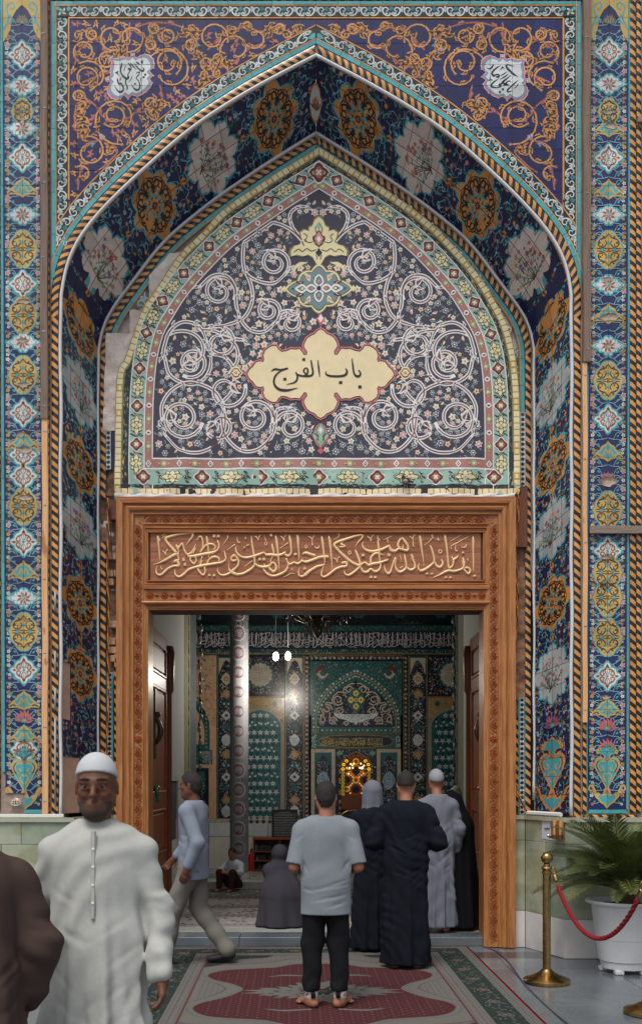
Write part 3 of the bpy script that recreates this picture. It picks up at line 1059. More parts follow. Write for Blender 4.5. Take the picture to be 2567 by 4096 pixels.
pier_l = pier('tiled_pier','navy tiled pier left of the arch with medallions and broken tiles at its foot',17,169,LEFT_SEQ,[(5,16,3150)],21)
pier_r = pier('tiled_pier','navy tiled pier right of the arch with medallions and a vase at its foot',2354,2508,RIGHT_SEQ,[(2509,2517,3239),(2345,2353,3239)],33)
rope_line(pier_l,-22,-70,3250,25,0,light='yellow',seed=31)
rope_line(pier_r,2517,-60,3250,24,0,light='gold',seed=32)
rope_line(pier_l,3260,-60,170,20,-.002,horiz=True,light='yellow',seed=35)
rope_line(pier_r,3258,2330,2560,18,-.002,horiz=True,light='gold',seed=36)

# plaster smears where the glaze has gone
def smear(parent,x,y,w,h,seed,Y=0,col=None):
 rr = random.Random(seed)
 n = 14
 fm = plane(Y,True)
 ring = [(x + w * (.7 + .5 * rr.random()) * math.cos(2 * PI * k / n),y + h * (.7 + .5 * rr.random()) * math.sin(2 * PI * k / n)) for k in range(n)]
 v = [fm(px,py,.0075) for px,py in ring] + [fm(x,y,.014)] + [fm(px * .98 + x * .02,py * .98 + y * .02,-.002) for px,py in ring]
 f = [(k,(k + 1) % n,n) for k in range(n)] + [(k,(k + 1) % n,n + 1 + (k + 1) % n,n + 1 + k) for k in range(n)]
 return mesh('plaster_patch',v,f,col or M_MORTAR,None,parent,True)
M_PATCH = mat('patch_plaster',srgb(168,150,132),rough=.9,var=.25,scale=20,bump=.6,bscale=50)
for (p,x,y,w,h,s) in ((pier_l,100,1206,30,11,1),(pier_l,95,1540,22,12,2),(pier_l,84,1738,16,12,3),(pier_l,98,1800,36,14,4),(pier_l,100,1990,30,12,5),(pier_l,92,1362,20,10,6),(pier_l,104,2480,14,6,7),
                          (pier_r,2428,450,22,10,8),(pier_r,2430,1118,24,8,9),(pier_r,2434,1270,36,16,10),(pier_r,2428,1384,14,12,11),(pier_r,2432,1925,36,22,12),(pier_r,2420,2232,22,7,13),(pier_r,2410,2478,30,8,14),(pier_r,2424,2788,20,9,15),(pier_r,2440,505,26,14,16)):
 smear(p,x,y,w,h,s,col=M_PATCH)

# ------------------------------------------------------------------ splayed soffit between the two arches
NS = 420
LA = float(np.interp(1180,[p[1] for p in OUT_C],OP[1].s))           # length of the curved part
LI = float(np.interp(1400,[p[1] for p in INN_C],IP[1].s))
UMAX = 2075 + LA
VW = 280.0
def soffit_table(sd):
 T = []
 for i in range(NS + 1):
  u = UMAX * i / NS
  if u <= 2075:
   q = u / 2075
   o = W(XC + sd * 1020,3255 - u,0)
   n = W(XC + sd * 871,3246 - (3246 - 1400) * q,YIN)
  else:
   q = (u - 2075) / LA
   o = W(*OP[sd].at(LA * (1 - q),0),0)
   n = W(*IP[sd].at(LI * (1 - q),0),YIN)
  T.append((o,n))
 N = []
 for i in range(NS + 1):
  a,b = T[max(0,i - 1)],T[min(NS,i + 1)]
  t = (b[0] + b[1]) - (a[0] + a[1])
  nn = t.cross(T[i][1] - T[i][0]).normalized()
  if nn.y > 0: nn = -nn
  N.append(nn)
 return T,N
SOF = {k: soffit_table(k) for k in (-1,1)}
def soffit_map(sd):
 T,N = SOF[sd]
 def f(u,v,h):
  k = max(0.0,min(NS - .001,u * NS / UMAX))
  i = int(k); g = k - i
  o = T[i][0] * (1 - g) + T[i + 1][0] * g
  n = T[i][1] * (1 - g) + T[i + 1][1] * g
  return o + (n - o) * (v / VW) + N[i] * h
 return f

def white_medallion(a,u,v,su,sv,rr,flip):
 """cream scalloped field with a flowering branch,base towards small u"""
 a.blob(u,v,su * 1.12,sv * 1.12,8,.24,1.7,'turq',3,144,0,24)
 a.blob(u,v,su * 1.04,sv * 1.04,8,.26,1.7,'blush' if flip else 'softw',4,144,0,24)
 b0 = (u - su * .62,v + sv * .1)
 a.line([(u - su * .72,v + sv * .2),b0,(u - su * .5,v)],6,'dkbrown',5)
 for k in range(13):
  an = -1.2 + 2.4 * k / 12 + rr.uniform(-.1,.1)
  L = su * (.55 + .75 * math.cos(an) * rr.uniform(.7,1))
  e = (b0[0] + L * math.cos(an),b0[1] + sv * .95 * math.sin(an) * rr.uniform(.75,1))
  m = ((b0[0] + e[0]) / 2 + rr.uniform(-6,6),(b0[1] + e[1]) / 2 + rr.uniform(-8,8))
  a.curve([b0,m,e],[3.2,2.4,1.6],'leafg' if k % 2 else 'dkbrown',5,4)
  for j in range(3):
   t = .35 + .22 * j
   x,y = b0[0] + (e[0] - b0[0]) * t,b0[1] + (e[1] - b0[1]) * t
   a.leaf(x,y,an + rr.choice((-1,1)) * 1.0,13,8,rr.choice(('leafg','green','teal')),6)
  a.flower(e[0],e[1],rr.uniform(6.5,11),rr.choice(('rust','pink','orange','mauve','red')),'yellow',6,5)
 for k in range(9):
  a.flower(u + rr.uniform(-.35,.6) * su,v + rr.uniform(-.55,.55) * sv,rr.uniform(7,12),rr.choice(('red','pink','mauve')),'rust',6,6)

def motif_O(a,u,v,su,sv,l=3):
 """eight-lobed ochre rosette laced with black arabesque"""
 a.blob(u,v,su * 1.12,sv * 1.12,8,.24,1.6,'turq',l,96)
 a.blob(u,v,su * 1.05,sv * 1.05,8,.25,1.6,'ochre',l + 1,96)
 for j in range(8):
  for m in (-1,1):
   P = lambda Q: [(u + su * r * math.cos(PI / 4 * j + m * t),v + sv * r * math.sin(PI / 4 * j + m * t)) for r,t in Q]
   a.curve(P([(.22,0),(.4,.3),(.62,.34),(.8,.2),(.78,.02),(.62,.04),(.6,.16)]),[3,6,8,8,7,5,4],'black',l + 2,4)
   a.curve(P([(.92,.02),(.84,.34),(.7,.39)]),[3,6,4],'black',l + 2,4)
   q = P([(.5,.33)])[0]
   a.leaf(q[0],q[1],PI / 4 * j + m * 1.3,22,13,'black',l + 3)
   q = P([(.42,.2)])[0]
   a.leaf(q[0],q[1],PI / 4 * j,16,10,'teal',l + 3)
  a.blob(*P([(.33,.39)])[0],9,8,4,.3,1.4,'turq',l + 4,12)
 a.flower(u,v,17,'navy','ochre',l + 4,8)

def soffit(sd,label):
 rr = random.Random(50 + sd)
 t = thing('arch_soffit',label,'soffit',W(XC + sd * 950,3785,.3))
 a = Art()
 fm = soffit_map(sd)
 def u_of(y,sx):
  best = min(range(0,int(UMAX),4),key=lambda u: (lambda p: (CX + p[0] * F / (p[1] + D0) - sx) ** 2 + (HY - (p[2] - EYE) * F / (p[1] + D0) - y) ** 2)(fm(u,VW / 2,0)))
  return best
 seq = []
 xm = XC + sd * 943
 for y,k in ((2695,'w'),(2414,'o'),(2114,'w'),(1862,'o'),(1576,'w'),(1310,'o')):
  seq.append((u_of(y,xm),k))
 for dx,y,k in ((848,1057,'w'),(644,825,'o'),(419,628,'w'),(180,455,'o')):
  seq.append((u_of(y,XC + sd * dx),k))
 if sd < 0:
  seq[0] = (seq[0][0],'o'); 
 # vines over the whole ground
 for u in np.arange(14,UMAX - 8,27):
  for v in np.arange(14,VW,33):
   x,y = u + rr.uniform(-9,9),v + rr.uniform(-9,9)
   an = rr.uniform(0,2 * PI)
   a.curve([(x,y),(x + 18 * math.cos(an),y + 18 * math.sin(an)),(x + 34 * math.cos(an + .6),y + 34 * math.sin(an + .6))],2.2,'paleblue' if rr.random() < .6 else 'turq',1,3)
   k = rr.random()
   if k < .34: a.flower(x,y,rr.uniform(7,11),rr.choice(('rust','orange','paleblue','pink')),'yellow',2,6)
   elif k < .75: a.leaf(x,y,rr.uniform(0,6.3),20,10,rr.choice(('green','turq','leafg')),2)
   else: a.leaf(x,y,rr.uniform(0,6.3),15,8,'turq',2); a.leaf(x,y,rr.uniform(0,6.3),15,8,'paleblue',2)
 for i,(u,k) in enumerate(seq):
  if k == 'w': white_medallion(a,u,VW / 2,104,110,rr,i > 5)
  else:
   sv,su = 116,100
   motif_O(a,u,VW / 2,su,sv)
  if i + 1 < len(seq):
   um = (u + seq[i + 1][0]) / 2
   for dv in (-8,8):
    a.split(um - 6,VW / 2,0 if dv > 0 else PI,40,'orange' if k == 'o' else 'turq','black',3,1 if dv > 0 else -1)
   a.flower(um,VW / 2,15,'orange','rust',4,6)
 b = Art(); motif_V(b,0,0,1.15,'orange',3)
 if sd > 0:
  a.p += [(l,c,[(175 - q * 1.0,VW / 2 + p * 1.5) for p,q in P]) for l,c,P in b.p]
  b = Art(); motif_P(b,0,0,1.1,3,'mauve')
  a.p += [(l,c,[(385 - q,VW / 2 + p * 1.4) for p,q in P]) for l,c,P in b.p]
 nv = 4
 nu = round(UMAX / 76)
 pu,pv = UMAX / nu,VW / nv
 cells,bs = [],[]
 for i in range(nu):
  for j in range(nv):
   if sd < 0 and i < 8 and (i < 3 and j < 2 or i in (5,6,7) and j < 1): continue
   cells.append((i * pu,j * pv,(i + 1) * pu,(j + 1) * pv))
 lay_tiles(a,cells,fm,t,'navyd',seed=60 + sd,gap=2.4,thick=.006)
 v,f = [],[]
 for i in range(0,NS + 1,2):
  for vv in (-4,VW + 4):
   v.append(fm(UMAX * i / NS,vv,-.006))
 n = len(v) // 2
 f = [(2 * i,2 * i + 1,2 * i + 3,2 * i + 2) for i in range(n - 1)]
 mesh('mortar_bed',v,f,M_GROUT,None,t)
 # gold and turquoise edging
 for v0,v1,c,ho in ((-2,5,'turq',.003),(5,9,'gold',.0035),(VW - 7,VW - 1,'gold',.003)):
  cs = strip_cells(0,UMAX - 6,v1 - v0,152)
  bs = strip_bases(cs,6)
  lay_tiles(Art(),cs,lambda u,q,h,v0=v0: fm(u,v0 + q,h),t,c,name='edging_tile',bases=bs,seed=9,hofs=ho)
 return t
sof_l = soffit(-1,'left half of the deep tiled arch soffit, dark blue with orange and white medallions')
sof_r = soffit(1,'right half of the deep tiled arch soffit, ending in a vase above the marble')
# apex pendant shared by both halves, carried by the right one
a = Art()
a.blob(0,0,26,42,6,.12,1.25,'orange',1,30); a.blob(0,0,22,36,6,.12,1.25,'white',2,30)
for k in range(5): a.leaf(0,14,-PI / 2 + (k - 2) * .5,26,8,('red','leafg','rust')[k % 3],3)
a.flower(0,-6,8,'orange','red',5,6)
pa,pb = soffit_map(1)(UMAX - 1,VW * .25,.02),soffit_map(1)(UMAX - 1,VW * .9,.02)
def pend(x,y,h):
 c = (pa + pb) / 2
 t = (pb - pa).normalized()
 return Vector((x / 388,0,0)) + c + t * (y / 200.0 * (1 if True else 1)) + Vector((0,-h * .5,-h - .012))
art_mesh('apex_pendant',a.p,pend,sof_r)

# ------------------------------------------------------------------ tympanum wall behind the banner, with what is left of its tiling
tym = thing('tympanum_wall','rough plaster wall filling the inner arch behind the banner, with remnants of tiling','wall',W(XC,2010,.75))
PW = plane(.72)
v,f = [],[]
nx,ny = 60,64
rr = random.Random(3)
def tym_depth(x,y):
 return .012 * math.sin(x * .021 + 1.3 * math.sin(y * .013)) + .010 * math.sin(y * .033 + x * .017) + .012 * math.sin(x * .09 + y * .05) * math.sin(y * .083)
idx = {}
for sd in (-1,1):
 e = IP[sd].edge(22)
 ol = [PW(x,y,0) for x,y in e if y < 2400]
 b = len(v)
 v += ol + [PW(XC,2400,0)]
 f.append(tuple(range(b,len(v))))
mesh('wall_core',v,f,M_PLASTER,None,tym)
def rough_patch(name,ol,Y,m,parent,seed,amp=.018,cell=14):
 """plaster coat with a lumpy face,outline ol (pixels)"""
 xs_,ys_ = [p[0] for p in ol],[p[1] for p in ol]
 bm = bmesh.new()
 pf = plane(Y)
 vs = [bm.verts.new((x,y,0)) for x,y in ol]
 bm.faces.new(vs)
 for ax,lo,hi in ((0,min(xs_),max(xs_)),(1,min(ys_),max(ys_))):
  k = lo + cell
  while k < hi:
   co = (k,0,0) if ax == 0 else (0,k,0)
   no = (1,0,0) if ax == 0 else (0,1,0)
   bmesh.ops.bisect_plane(bm,geom=bm.verts[:] + bm.edges[:] + bm.faces[:],plane_co=co,plane_no=no)
   k += cell
 rr = random.Random(seed)
 ph = [rr.uniform(0,6) for _ in range(6)]
 V = []
 for w in bm.verts:
  x,y = w.co.x,w.co.y
  h = amp * (.5 * math.sin(x * .05 + ph[0] + 1.5 * math.sin(y * .04 + ph[1])) + .35 * math.sin(y * .11 + ph[2] + x * .06) + .3 * math.sin(x * .17 + ph[3]) * math.sin(y * .15 + ph[4]))
  V.append(pf(x,y,h + rr.uniform(-.002,.002)))
 bm.verts.index_update()
 Fc = [[w.index for w in fc.verts] for fc in bm.faces]
 bm.free()
 return mesh(name,V,Fc,m,None,parent,True)
rough_patch('plaster_coat',[(425,1330),(520,1335),(520,1240),(596,1240),(597,1105),(640,1060),(680,1010),(740,1004),(740,1100),(640,1250),(560,1420),(500,1600),(470,1720),(412,1722),(420,1480)],.622,M_PLASTER,tym,4,.02)
rough_patch('plaster_coat',[(2010,1240),(2045,1240),(2048,1300),(2040,1340),(1990,1260)],.68,M_PLASTER,tym,5,.01)
rough_patch('brick_core',[(412,1724),(470,1722),(470,1985),(412,1985)],.69,M_MUD,tym,6,.03)
for sd in (-1,1):
 pl = YIN + .02
 rope_arch(tym,IP[sd],3,LI + 20,-36,25,pl - .012,seed=40)
 xr = XC + sd * 871 + (-36 if sd > 0 else 10)
 rope_line(tym,xr,1418,(1975 if sd < 0 else 3262),22,pl - .012,seed=41)
 if sd < 0: rope_line(tym,xr,2165,3240,22,pl - .012,seed=42)
 sm = strip_map(IP[sd],pl)
 e1 = LI + (320 if sd < 0 else 250)
 for (t0,t1,col,ho) in ((-54,-39,'turq',.002),(-59,-54.5,'gold',.003)):
  cs = strip_cells(6,e1 if t0 < -50 else e1 + 60,t1 - t0,110)
  lay_tiles(Art(),cs,lambda s,t,h,t0=t0,sm=sm: sm(s,t0 + t,h),tym,col,name='fillet_tile' if col == 'turq' else 'edging_tile',bases=strip_bases(cs),seed=44,hofs=ho)
 # green scroll tiles
 a = Art(); border_scroll(a,0,LI + 230,50,per=95)
 a.p = [(l,'pink' if c == 'turq' else c,p) for l,c,p in a.p]
 if sd < 0:
  cs = strip_cells(LI - 310,LI - 215,50,95)
 else:
  cs = strip_cells(LI - 640,LI - 300,50,95) + strip_cells(LI - 20,LI + 230,50,95)
 lay_tiles(a,cs,lambda s,t,h,sm=sm: sm(s,-60 - t,h),tym,'leafg',name='tile',bases=strip_bases(cs),seed=45,hofs=-.004)

# black and white star strips below
def star_strip(parent,x0,y0,y1,Y,navy=True,seed=1,w=22.0,tq=(7,7)):
 a = Art()
 n = round((y1 - y0) / 19.5)
 q = (y1 - y0) / n
 for i in range(n):
  c = (x0 + w / 2,y0 + (i + .5) * q)
  P = []
  for k in range(12):
   r = (9.5 if k % 2 else 6.0)
   P.append((c[0] + r * math.cos(PI * k / 6),c[1] + r * math.sin(PI * k / 6)))
  a.fan(c,P,'black',1)
 n2 = max(1,round((y1 - y0) / 78))
 q2 = (y1 - y0) / n2
 lay_tiles(a,[(x0,y0 + i * q2,x0 + w,y0 + (i + 1) * q2) for i in range(n2)],plane(Y),parent,'white',seed=seed)
 for xa,xb in ((x0 - tq[0],x0),(x0 + w,x0 + w + tq[1])):
  if xb - xa > .5:
   lay_tiles(Art(),[(xa,y0 + i * q2,xb,y0 + (i + 1) * q2) for i in range(n2)],plane(Y),parent,'turq',name='fillet_tile',seed=seed)
star_strip(tym,423,1722,1878,.64,seed=70,tq=(10,0))
lay_tiles(Art(),[(446,1722 + 78 * i,462,1722 + 78 * (i + 1)) for i in range(2)],plane(.64),tym,'royal',name='edging_tile')
star_strip(tym,2078,1648,1946,.64,seed=71,tq=(4,12))
star_strip(tym,430,2690,3240,.64,seed=72,w=18,tq=(3,6))
star_strip(tym,2077,2790,3258,.64,seed=73,w=18,tq=(6,5))
rope_line(tym,457,2610,3240,22,.64,seed=74)
rope_line(tym,2052,2870,3262,20,.64,seed=75)
# bare masonry strips beside the door frame
rough_patch('mud_coat',[(402,1990),(485,1990),(490,3262),(402,3262)],.70,M_MUD,tym,8,.035,16)
rough_patch('mud_coat',[(2040,2190),(2112,2190),(2112,2800),(2040,2800)],.665,M_MUD,tym,9,.03,14)
rough_patch('mud_coat',[(2040,2795),(2120,2795),(2120,3270),(2040,3270)],.69,M_MUD,tym,10,.01,30)

# ------------------------------------------------------------------ further panel at the right edge
sidep = thing('side_panel','turquoise framed tile panels at the far right edge beyond the second rope moulding','panel',W(2600,3785,0))
a = Art()
rr = random.Random(5)
pl = plane(0)
rope_line(sidep,2543,-60,3250,20,-.001,seed=80)
segs = [(-20,350,'turq'),(405,460,'royal'),(505,650,'green'),(680,760,'navy'),(1000,1100,'yellow'),(1140,1560,'navy'),(1568,1648,'royal'),(1700,2090,'navy'),(2130,2230,'royal'),(2300,2420,'white'),(2440,3230,'green')]
for y0,y1,c in segs:
 n = max(1,round((y1 - y0) / 84)); q = (y1 - y0) / n
 a = Art()
 for i in range(int((y1 - y0) / 22)):
  a.curve([(2570 + rr.uniform(0,60),y0 + 10 + i * 22 + rr.uniform(-6,6)) for _ in range(4)],4,'white',1,4)
 lay_tiles(a,[(2576,y0 + i * q,2660,y0 + (i + 1) * q) for i in range(n)],pl,sidep,c,seed=int(y0) + 99)
 lay_tiles(Art(),[(2564,y0 - 14 + (y1 - y0 + 28) * i / n,2575,y0 - 14 + (y1 - y0 + 28) * (i + 1) / n) for i in range(n)],pl,sidep,'turq',name='fillet_tile',seed=int(y0))
 lay_tiles(Art(),[(2576,y0 - 14,2660,y0 - 1),(2576,y1 + 1,2660,y1 + 14)],pl,sidep,'turq',name='fillet_tile',seed=int(y0))
# ------------------------------------------------------------------ ground, marble paving, plinth, door step
M_ONYX = mat('green_onyx',srgb(144,154,134),rough=.22,scale=2.2,rgb2=srgb(192,190,170),spec=.5,
             wave=(1.6,(1,1,2.4),(.52,.60),(.82,.80,.66)))
M_ONYX2 = mat('green_onyx_dark',srgb(116,134,116),rough=.22,scale=2.6,rgb2=srgb(168,176,154),spec=.5,
              wave=(2.4,(1,1,1),(.55,.62),(.85,.72,.55)))
M_MARBLE = mat('white_marble',srgb(196,194,192),rough=.3,scale=1.6,rgb2=srgb(226,222,218),spec=.4,wave=(2.5,(1,1,.5),(.5,.62),(.82,.82,.84)))
M_PAVE = mat('paving_marble',srgb(82,88,93),rough=.16,scale=.9,rgb2=srgb(120,127,132),spec=.5,wave=(1.7,(1,.35,1),(.45,.7),(.72,.78,.86)))
M_PAVE2 = mat('paving_marble_dark',srgb(54,62,68),rough=.2,scale=1.2,rgb2=srgb(74,80,86),spec=.5)
M_GROUND = mat('courtyard_ground',srgb(118,124,132),rough=.5,var=.1,scale=.6)
v = [(-60,-60,-.03),(60,-60,-.03),(60,1.2,-.03),(-60,1.2,-.03)]
g = mesh('ground',v,[(0,1,2,3)],M_GROUND)
tag(g,None,None,None,'structure')

pav = thing('paving',None,None,(0,0,0),kind='structure')
rr = random.Random(12)
def slab(name,x0,x1,y0,y1,z0,z1,m,parent,ch=.004):
 return MB().box(x0,x1,y0,y1,z0,z1,ch=ch).build(name,m,parent)
S_ = .92
for i in range(-5,5):
 for j in range(-10,0):
  x0 = -.1 + i * S_
  y0 = j * S_ * .8 + .21
  if y0 + S_ * .8 > .25: continue
  slab('paving_slab',x0 + .003,x0 + S_ - .003,y0 + .003,y0 + S_ * .8 - .003,-.03,rr.uniform(-.0012,.0005),M_PAVE,pav,.002)
for i in range(-5,5):
 x0 = -.4 + i * 1.1
 slab('paving_slab',x0 + .003,x0 + 1.097,-.02,.33,-.03,.0,M_PAVE2,pav,.002)
 slab('paving_slab',x0 + .003,x0 + 1.097,.336,.72,-.03,.0,M_PAVE,pav,.002)
for i in range(-4,4):
 pass

# door step
st = thing('door_step','long pale grey marble threshold step under the doorway','step',(0,.68,0))
xs_ = [-1.78,-.82,.15,1.1,1.80]
for a_,b_ in zip(xs_[:-1],xs_[1:]):
 slab('step_slab',a_ + .002,b_ - .002,.66,1.02,0,.092,M_PAVE,st,.006)

# plinths: green onyx over a white marble base, splayed into the recess
def wall_slab(name,p,q,z0,z1,th,m,parent,ch=.004):
 """vertical slab between ground points p and q (x,y),face towards the courtyard"""
 p,q = Vector((p[0],p[1],0)),Vector((q[0],q[1],0))
 t = (q - p).normalized()
 n = Vector((t.y,-t.x,0))
 if n.y > 0: n = -n
 g_ = .0015
 p,q = p + t * g_,q - t * g_
 z0,z1 = z0 + g_,z1 - g_
 v = []
 for base,off,zz in ((0,0,0),):
  o = [p,q,q - n * th,p - n * th]
  c = ch
  fr = [(p + t * c,z0 + c),(q - t * c,z0 + c),(q - t * c,z1 - c),(p + t * c,z1 - c)]
  v += [(w.x,w.y,z) for w,z in fr]
  md = [(p - n * c,z0),(q - n * c,z0),(q - n * c,z1),(p - n * c,z1)]
  v += [(w.x,w.y,z) for w,z in md]
  bk = [(p - n * th,z0),(q - n * th,z0),(q - n * th,z1),(p - n * th,z1)]
  v += [(w.x,w.y,z) for w,z in bk]
 f = [(0,1,2,3)] + [(k,(k + 1) % 4,4 + (k + 1) % 4,4 + k) for k in range(4)] + [(4 + k,4 + (k + 1) % 4,8 + (k + 1) % 4,8 + k) for k in range(4)]
 return mesh(name,v,f,m,None,parent)

def plinth(sd,label):
 t = thing('marble_plinth',label,'plinth',(sd * 2.6,-.1,0))
 A,B,C_,D_ = (sd * 1.985,.60),(sd * 2.115,.585),(sd * 2.365,-.06),(sd * 6.0,-.06)
 zt = 1.36
 zb = .375
 zm = 1.10
 wall_slab('marble_slab',A,B,0,zb,.05,M_MARBLE,t)
 wall_slab('marble_slab',B,C_,0,zb,.05,M_MARBLE,t)
 xs = [2.365,3.35,4.3,5.2]
 for a_,b_ in zip(xs[:-1],xs[1:]):
  wall_slab('marble_slab',(sd * a_,-.062),(sd * b_,-.062),0,zb,.05,M_MARBLE,t)
 for z0,z1 in ((zb,zm),(zm,zt - .045)):
  wall_slab('onyx_slab',A,B,z0,z1,.05,M_ONYX,t)
  mid = ((B[0] + C_[0]) / 2,(B[1] + C_[1]) / 2)
  wall_slab('onyx_slab',B,mid,z0,z1,.05,M_ONYX,t)
  wall_slab('onyx_slab',mid,C_,z0,z1,.05,M_ONYX2 if z0 == zb else M_ONYX,t)
  xs = [2.365,2.86,3.5,4.2,5.2] if z0 > .5 else [2.365,3.05,3.7,4.4,5.2]
  for k,(a_,b_) in enumerate(zip(xs[:-1],xs[1:])):
   wall_slab('onyx_slab',(sd * a_,-.058),(sd * b_,-.058),z0,z1,.05,M_ONYX if (k + (z0 > .5)) % 2 == 0 else M_ONYX2,t)
 # capping ledge
 mb = MB()
 def cap(p,q,w):
  p,q = Vector((p[0],p[1],0)),Vector((q[0],q[1],0))
  tt = (q - p).normalized(); n = Vector((tt.y,-tt.x,0))
  if n.y > 0: n = -n
  o = [p + n * w,q + n * w,q - n * .06,p - n * .06]
  mb.add([(w_.x,w_.y,z) for z in (zt - .044,zt) for w_ in o],[(0,1,2,3),(4,5,6,7),(0,1,5,4),(1,2,6,5),(2,3,7,6),(3,0,4,7)])
 cap(A,B,.02); cap(B,C_,.021); cap((sd * 2.345,-.06),(sd * 5.2,-.06),.022)
 mb.build('ledge',M_ONYX,t)
 return t
pl_r = plinth(1,'green onyx and white marble plinth below the right pier, behind the potted palm')
pl_l = plinth(-1,'green onyx marble plinth below the left pier, partly behind the man in white')
# ------------------------------------------------------------------ carved wooden door frame
WOODC = ((186,112,66),(150,84,46))
M_WV = mat('wood_upright',srgb(146,88,46),rough=.3,scale=5,rgb2=srgb(198,138,84),stretch=(9,9,.7),bump=.12,bscale=14,spec=.5,wave=(1.2,(3,3,.35),(.52,.72),(.78,.68,.6)))
M_WH = mat('wood_level',srgb(138,78,40),rough=.3,scale=5,rgb2=srgb(190,124,72),stretch=(.7,9,9),bump=.12,bscale=14,spec=.5,wave=(1.2,(.35,3,3),(.55,.72),(.76,.66,.6)))
M_WPANEL = mat('wood_panel',srgb(140,86,60),rough=.42,scale=4,rgb2=srgb(180,118,86),stretch=(.6,7,7),bump=.08,bscale=14,spec=.4,wave=(1.6,(.3,4,5),(.55,.68),(.84,.76,.7)))
M_WDARK = mat('wood_dark',srgb(96,52,32),rough=.4,scale=5,rgb2=srgb(124,66,38),stretch=(6,6,.7),bump=.1,bscale=14)
M_GOLDL = mat('gilt_wood',srgb(244,206,154),rough=.34,var=.08,scale=12,metal=.1,spec=.5)
YF = .60
fr = thing('carved_doorway','monumental carved wooden door frame with gilded calligraphy panel over the doorway','doorway',W(1264,3785,YF))
XL,XR,YT,YB = 473.0,2054.0,1997.0,3785.0
DF = YF + D0
PROF_OUT = [(0,-.05),(0,.10),(24,.10),(26,.095),(28,.075),(31,.07),(34,.082),(40,.092),(46,.09),(52,.078),(54,.06),(58,.058),(60,.064),(66,.064),(67,.05),(69,.045)]
PROF_CARVE = [(69,.046),(69,.040),(99,.040),(99,.046)]
PROF_IN = [(99,.046),(101,.05),(104,.05),(106,.042),(110,.038),(113,.028),(116,.026),(119,.02),(122,.018),(122,-.10)]
def uframe(name,prof,parent,inner_to=None):
 for part in ('left','head','right'):
  v,f = [],[]
  for o,h in prof:
   pl_ = (XL + o,YB),(XL + o,YT + o),(XR - o,YT + o),(XR - o,YB)
   a_,b_ = {'left': (pl_[0],pl_[1]),'head': (pl_[1],pl_[2]),'right': (pl_[3],pl_[2])}[part]
   if part == 'head': 
    pass
   v += [plane(YF)(a_[0],a_[1],h),plane(YF)(b_[0],b_[1],h)]
  n = len(prof)
  f = [(2 * i,2 * i + 1,2 * i + 3,2 * i + 2) for i in range(n - 1)]
  o = mesh(name,v,f,M_WH if part == 'head' else M_WV,None,parent)
  edge_smooth(o,35)
uframe('outer_moulding',PROF_OUT,fr)
uframe('carved_bed',PROF_CARVE,fr)
uframe('inner_moulding',PROF_IN,fr)
# solid backs of the jambs so that the reveal has thickness
pf = plane(YF)
def pbox(name,x0,y0,x1,y1,h0,h1,m,parent,ch=.004):
 a_,b_ = pf(x0,y1,0),pf(x1,y0,0)
 return MB().box(a_[0],b_[0],YF - h1,YF - h0,a_[2],b_[2],ch=ch).build(name,m,parent)
pbox('jamb_core',XL + 2,YT + 4,XL + 121.5,YB,-.30,.016,M_WV,fr,.003)
pbox('jamb_core',XR - 121.5,YT + 4,XR - 2,YB,-.30,.016,M_WV,fr,.003)

# header: panel field, its frame, rosette band, rolls
xa,xb = 572.0,1955.0
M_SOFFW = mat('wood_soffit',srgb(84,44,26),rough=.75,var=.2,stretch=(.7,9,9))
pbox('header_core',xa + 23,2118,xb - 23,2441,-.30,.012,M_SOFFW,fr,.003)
for i in range(5):       # boards of the calligraphy field
 y0 = 2122 + i * 44; y1 = y0 + 44
 x0 = 603; x1 = 1920
 pbox('panel_board',x0,y0 + .5,x1,y1 - .5,.0,.020 + (.0008 if i % 2 else 0),M_WPANEL,fr,.0015)
def frame_bead(name,x0,y0,x1,y1,w,h0,h1,m=None):
 for (p,q,r_,s_,mm) in ((x0,y0,x1,y0 + w,M_WH),(x0,y1 - w,x1,y1,M_WH),(x0,y0 + w,x0 + w,y1 - w,M_WV),(x1 - w,y0 + w,x1,y1 - w,M_WV)):
  pbox(name,p,q,r_,s_,h0,h1,mm,fr,.006)
frame_bead('panel_moulding',572,2109,1953,2343,9,.0,.043)
frame_bead('panel_moulding',581.5,2119,1944,2333,9,.0,.034)
frame_bead('panel_moulding',591,2129,1934.5,2330,6,.0,.05)
pbox('sill_moulding',571,2344,1955,2361,0,.052,M_WH,fr,.006)
pbox('rosette_bed',572,2361.5,1954,2404,0,.030,M_WH,fr,.003)
def roll(name,y,r,x0,x1,h0,flat=1.0):
 v,f = [],[]
 n = 8
 for i in range(n + 1):
  a_ = -PI / 2 + PI * i / n
  for x in (x0,x1):
   v.append(pf(x,y + r * math.sin(a_),h0 + r * flat * math.cos(a_) / 388))
 f = [(2 * i,2 * i + 1,2 * i + 3,2 * i + 2) for i in range(n)]
 f += [tuple(2 * i for i in range(n + 1)),tuple(2 * i + 1 for i in range(n + 1))]
 o = mesh(name,v,f,M_WH,None,fr)
 return edge_smooth(o,50)
roll('roll_moulding',2413,9.5,571,1955,.02,1.5)
roll('roll_moulding',2426,3.2,580,1948,.022)
roll('roll_moulding',2433,3.2,585,1944,.016)
roll('roll_moulding',2439,2.6,590,1940,.010)

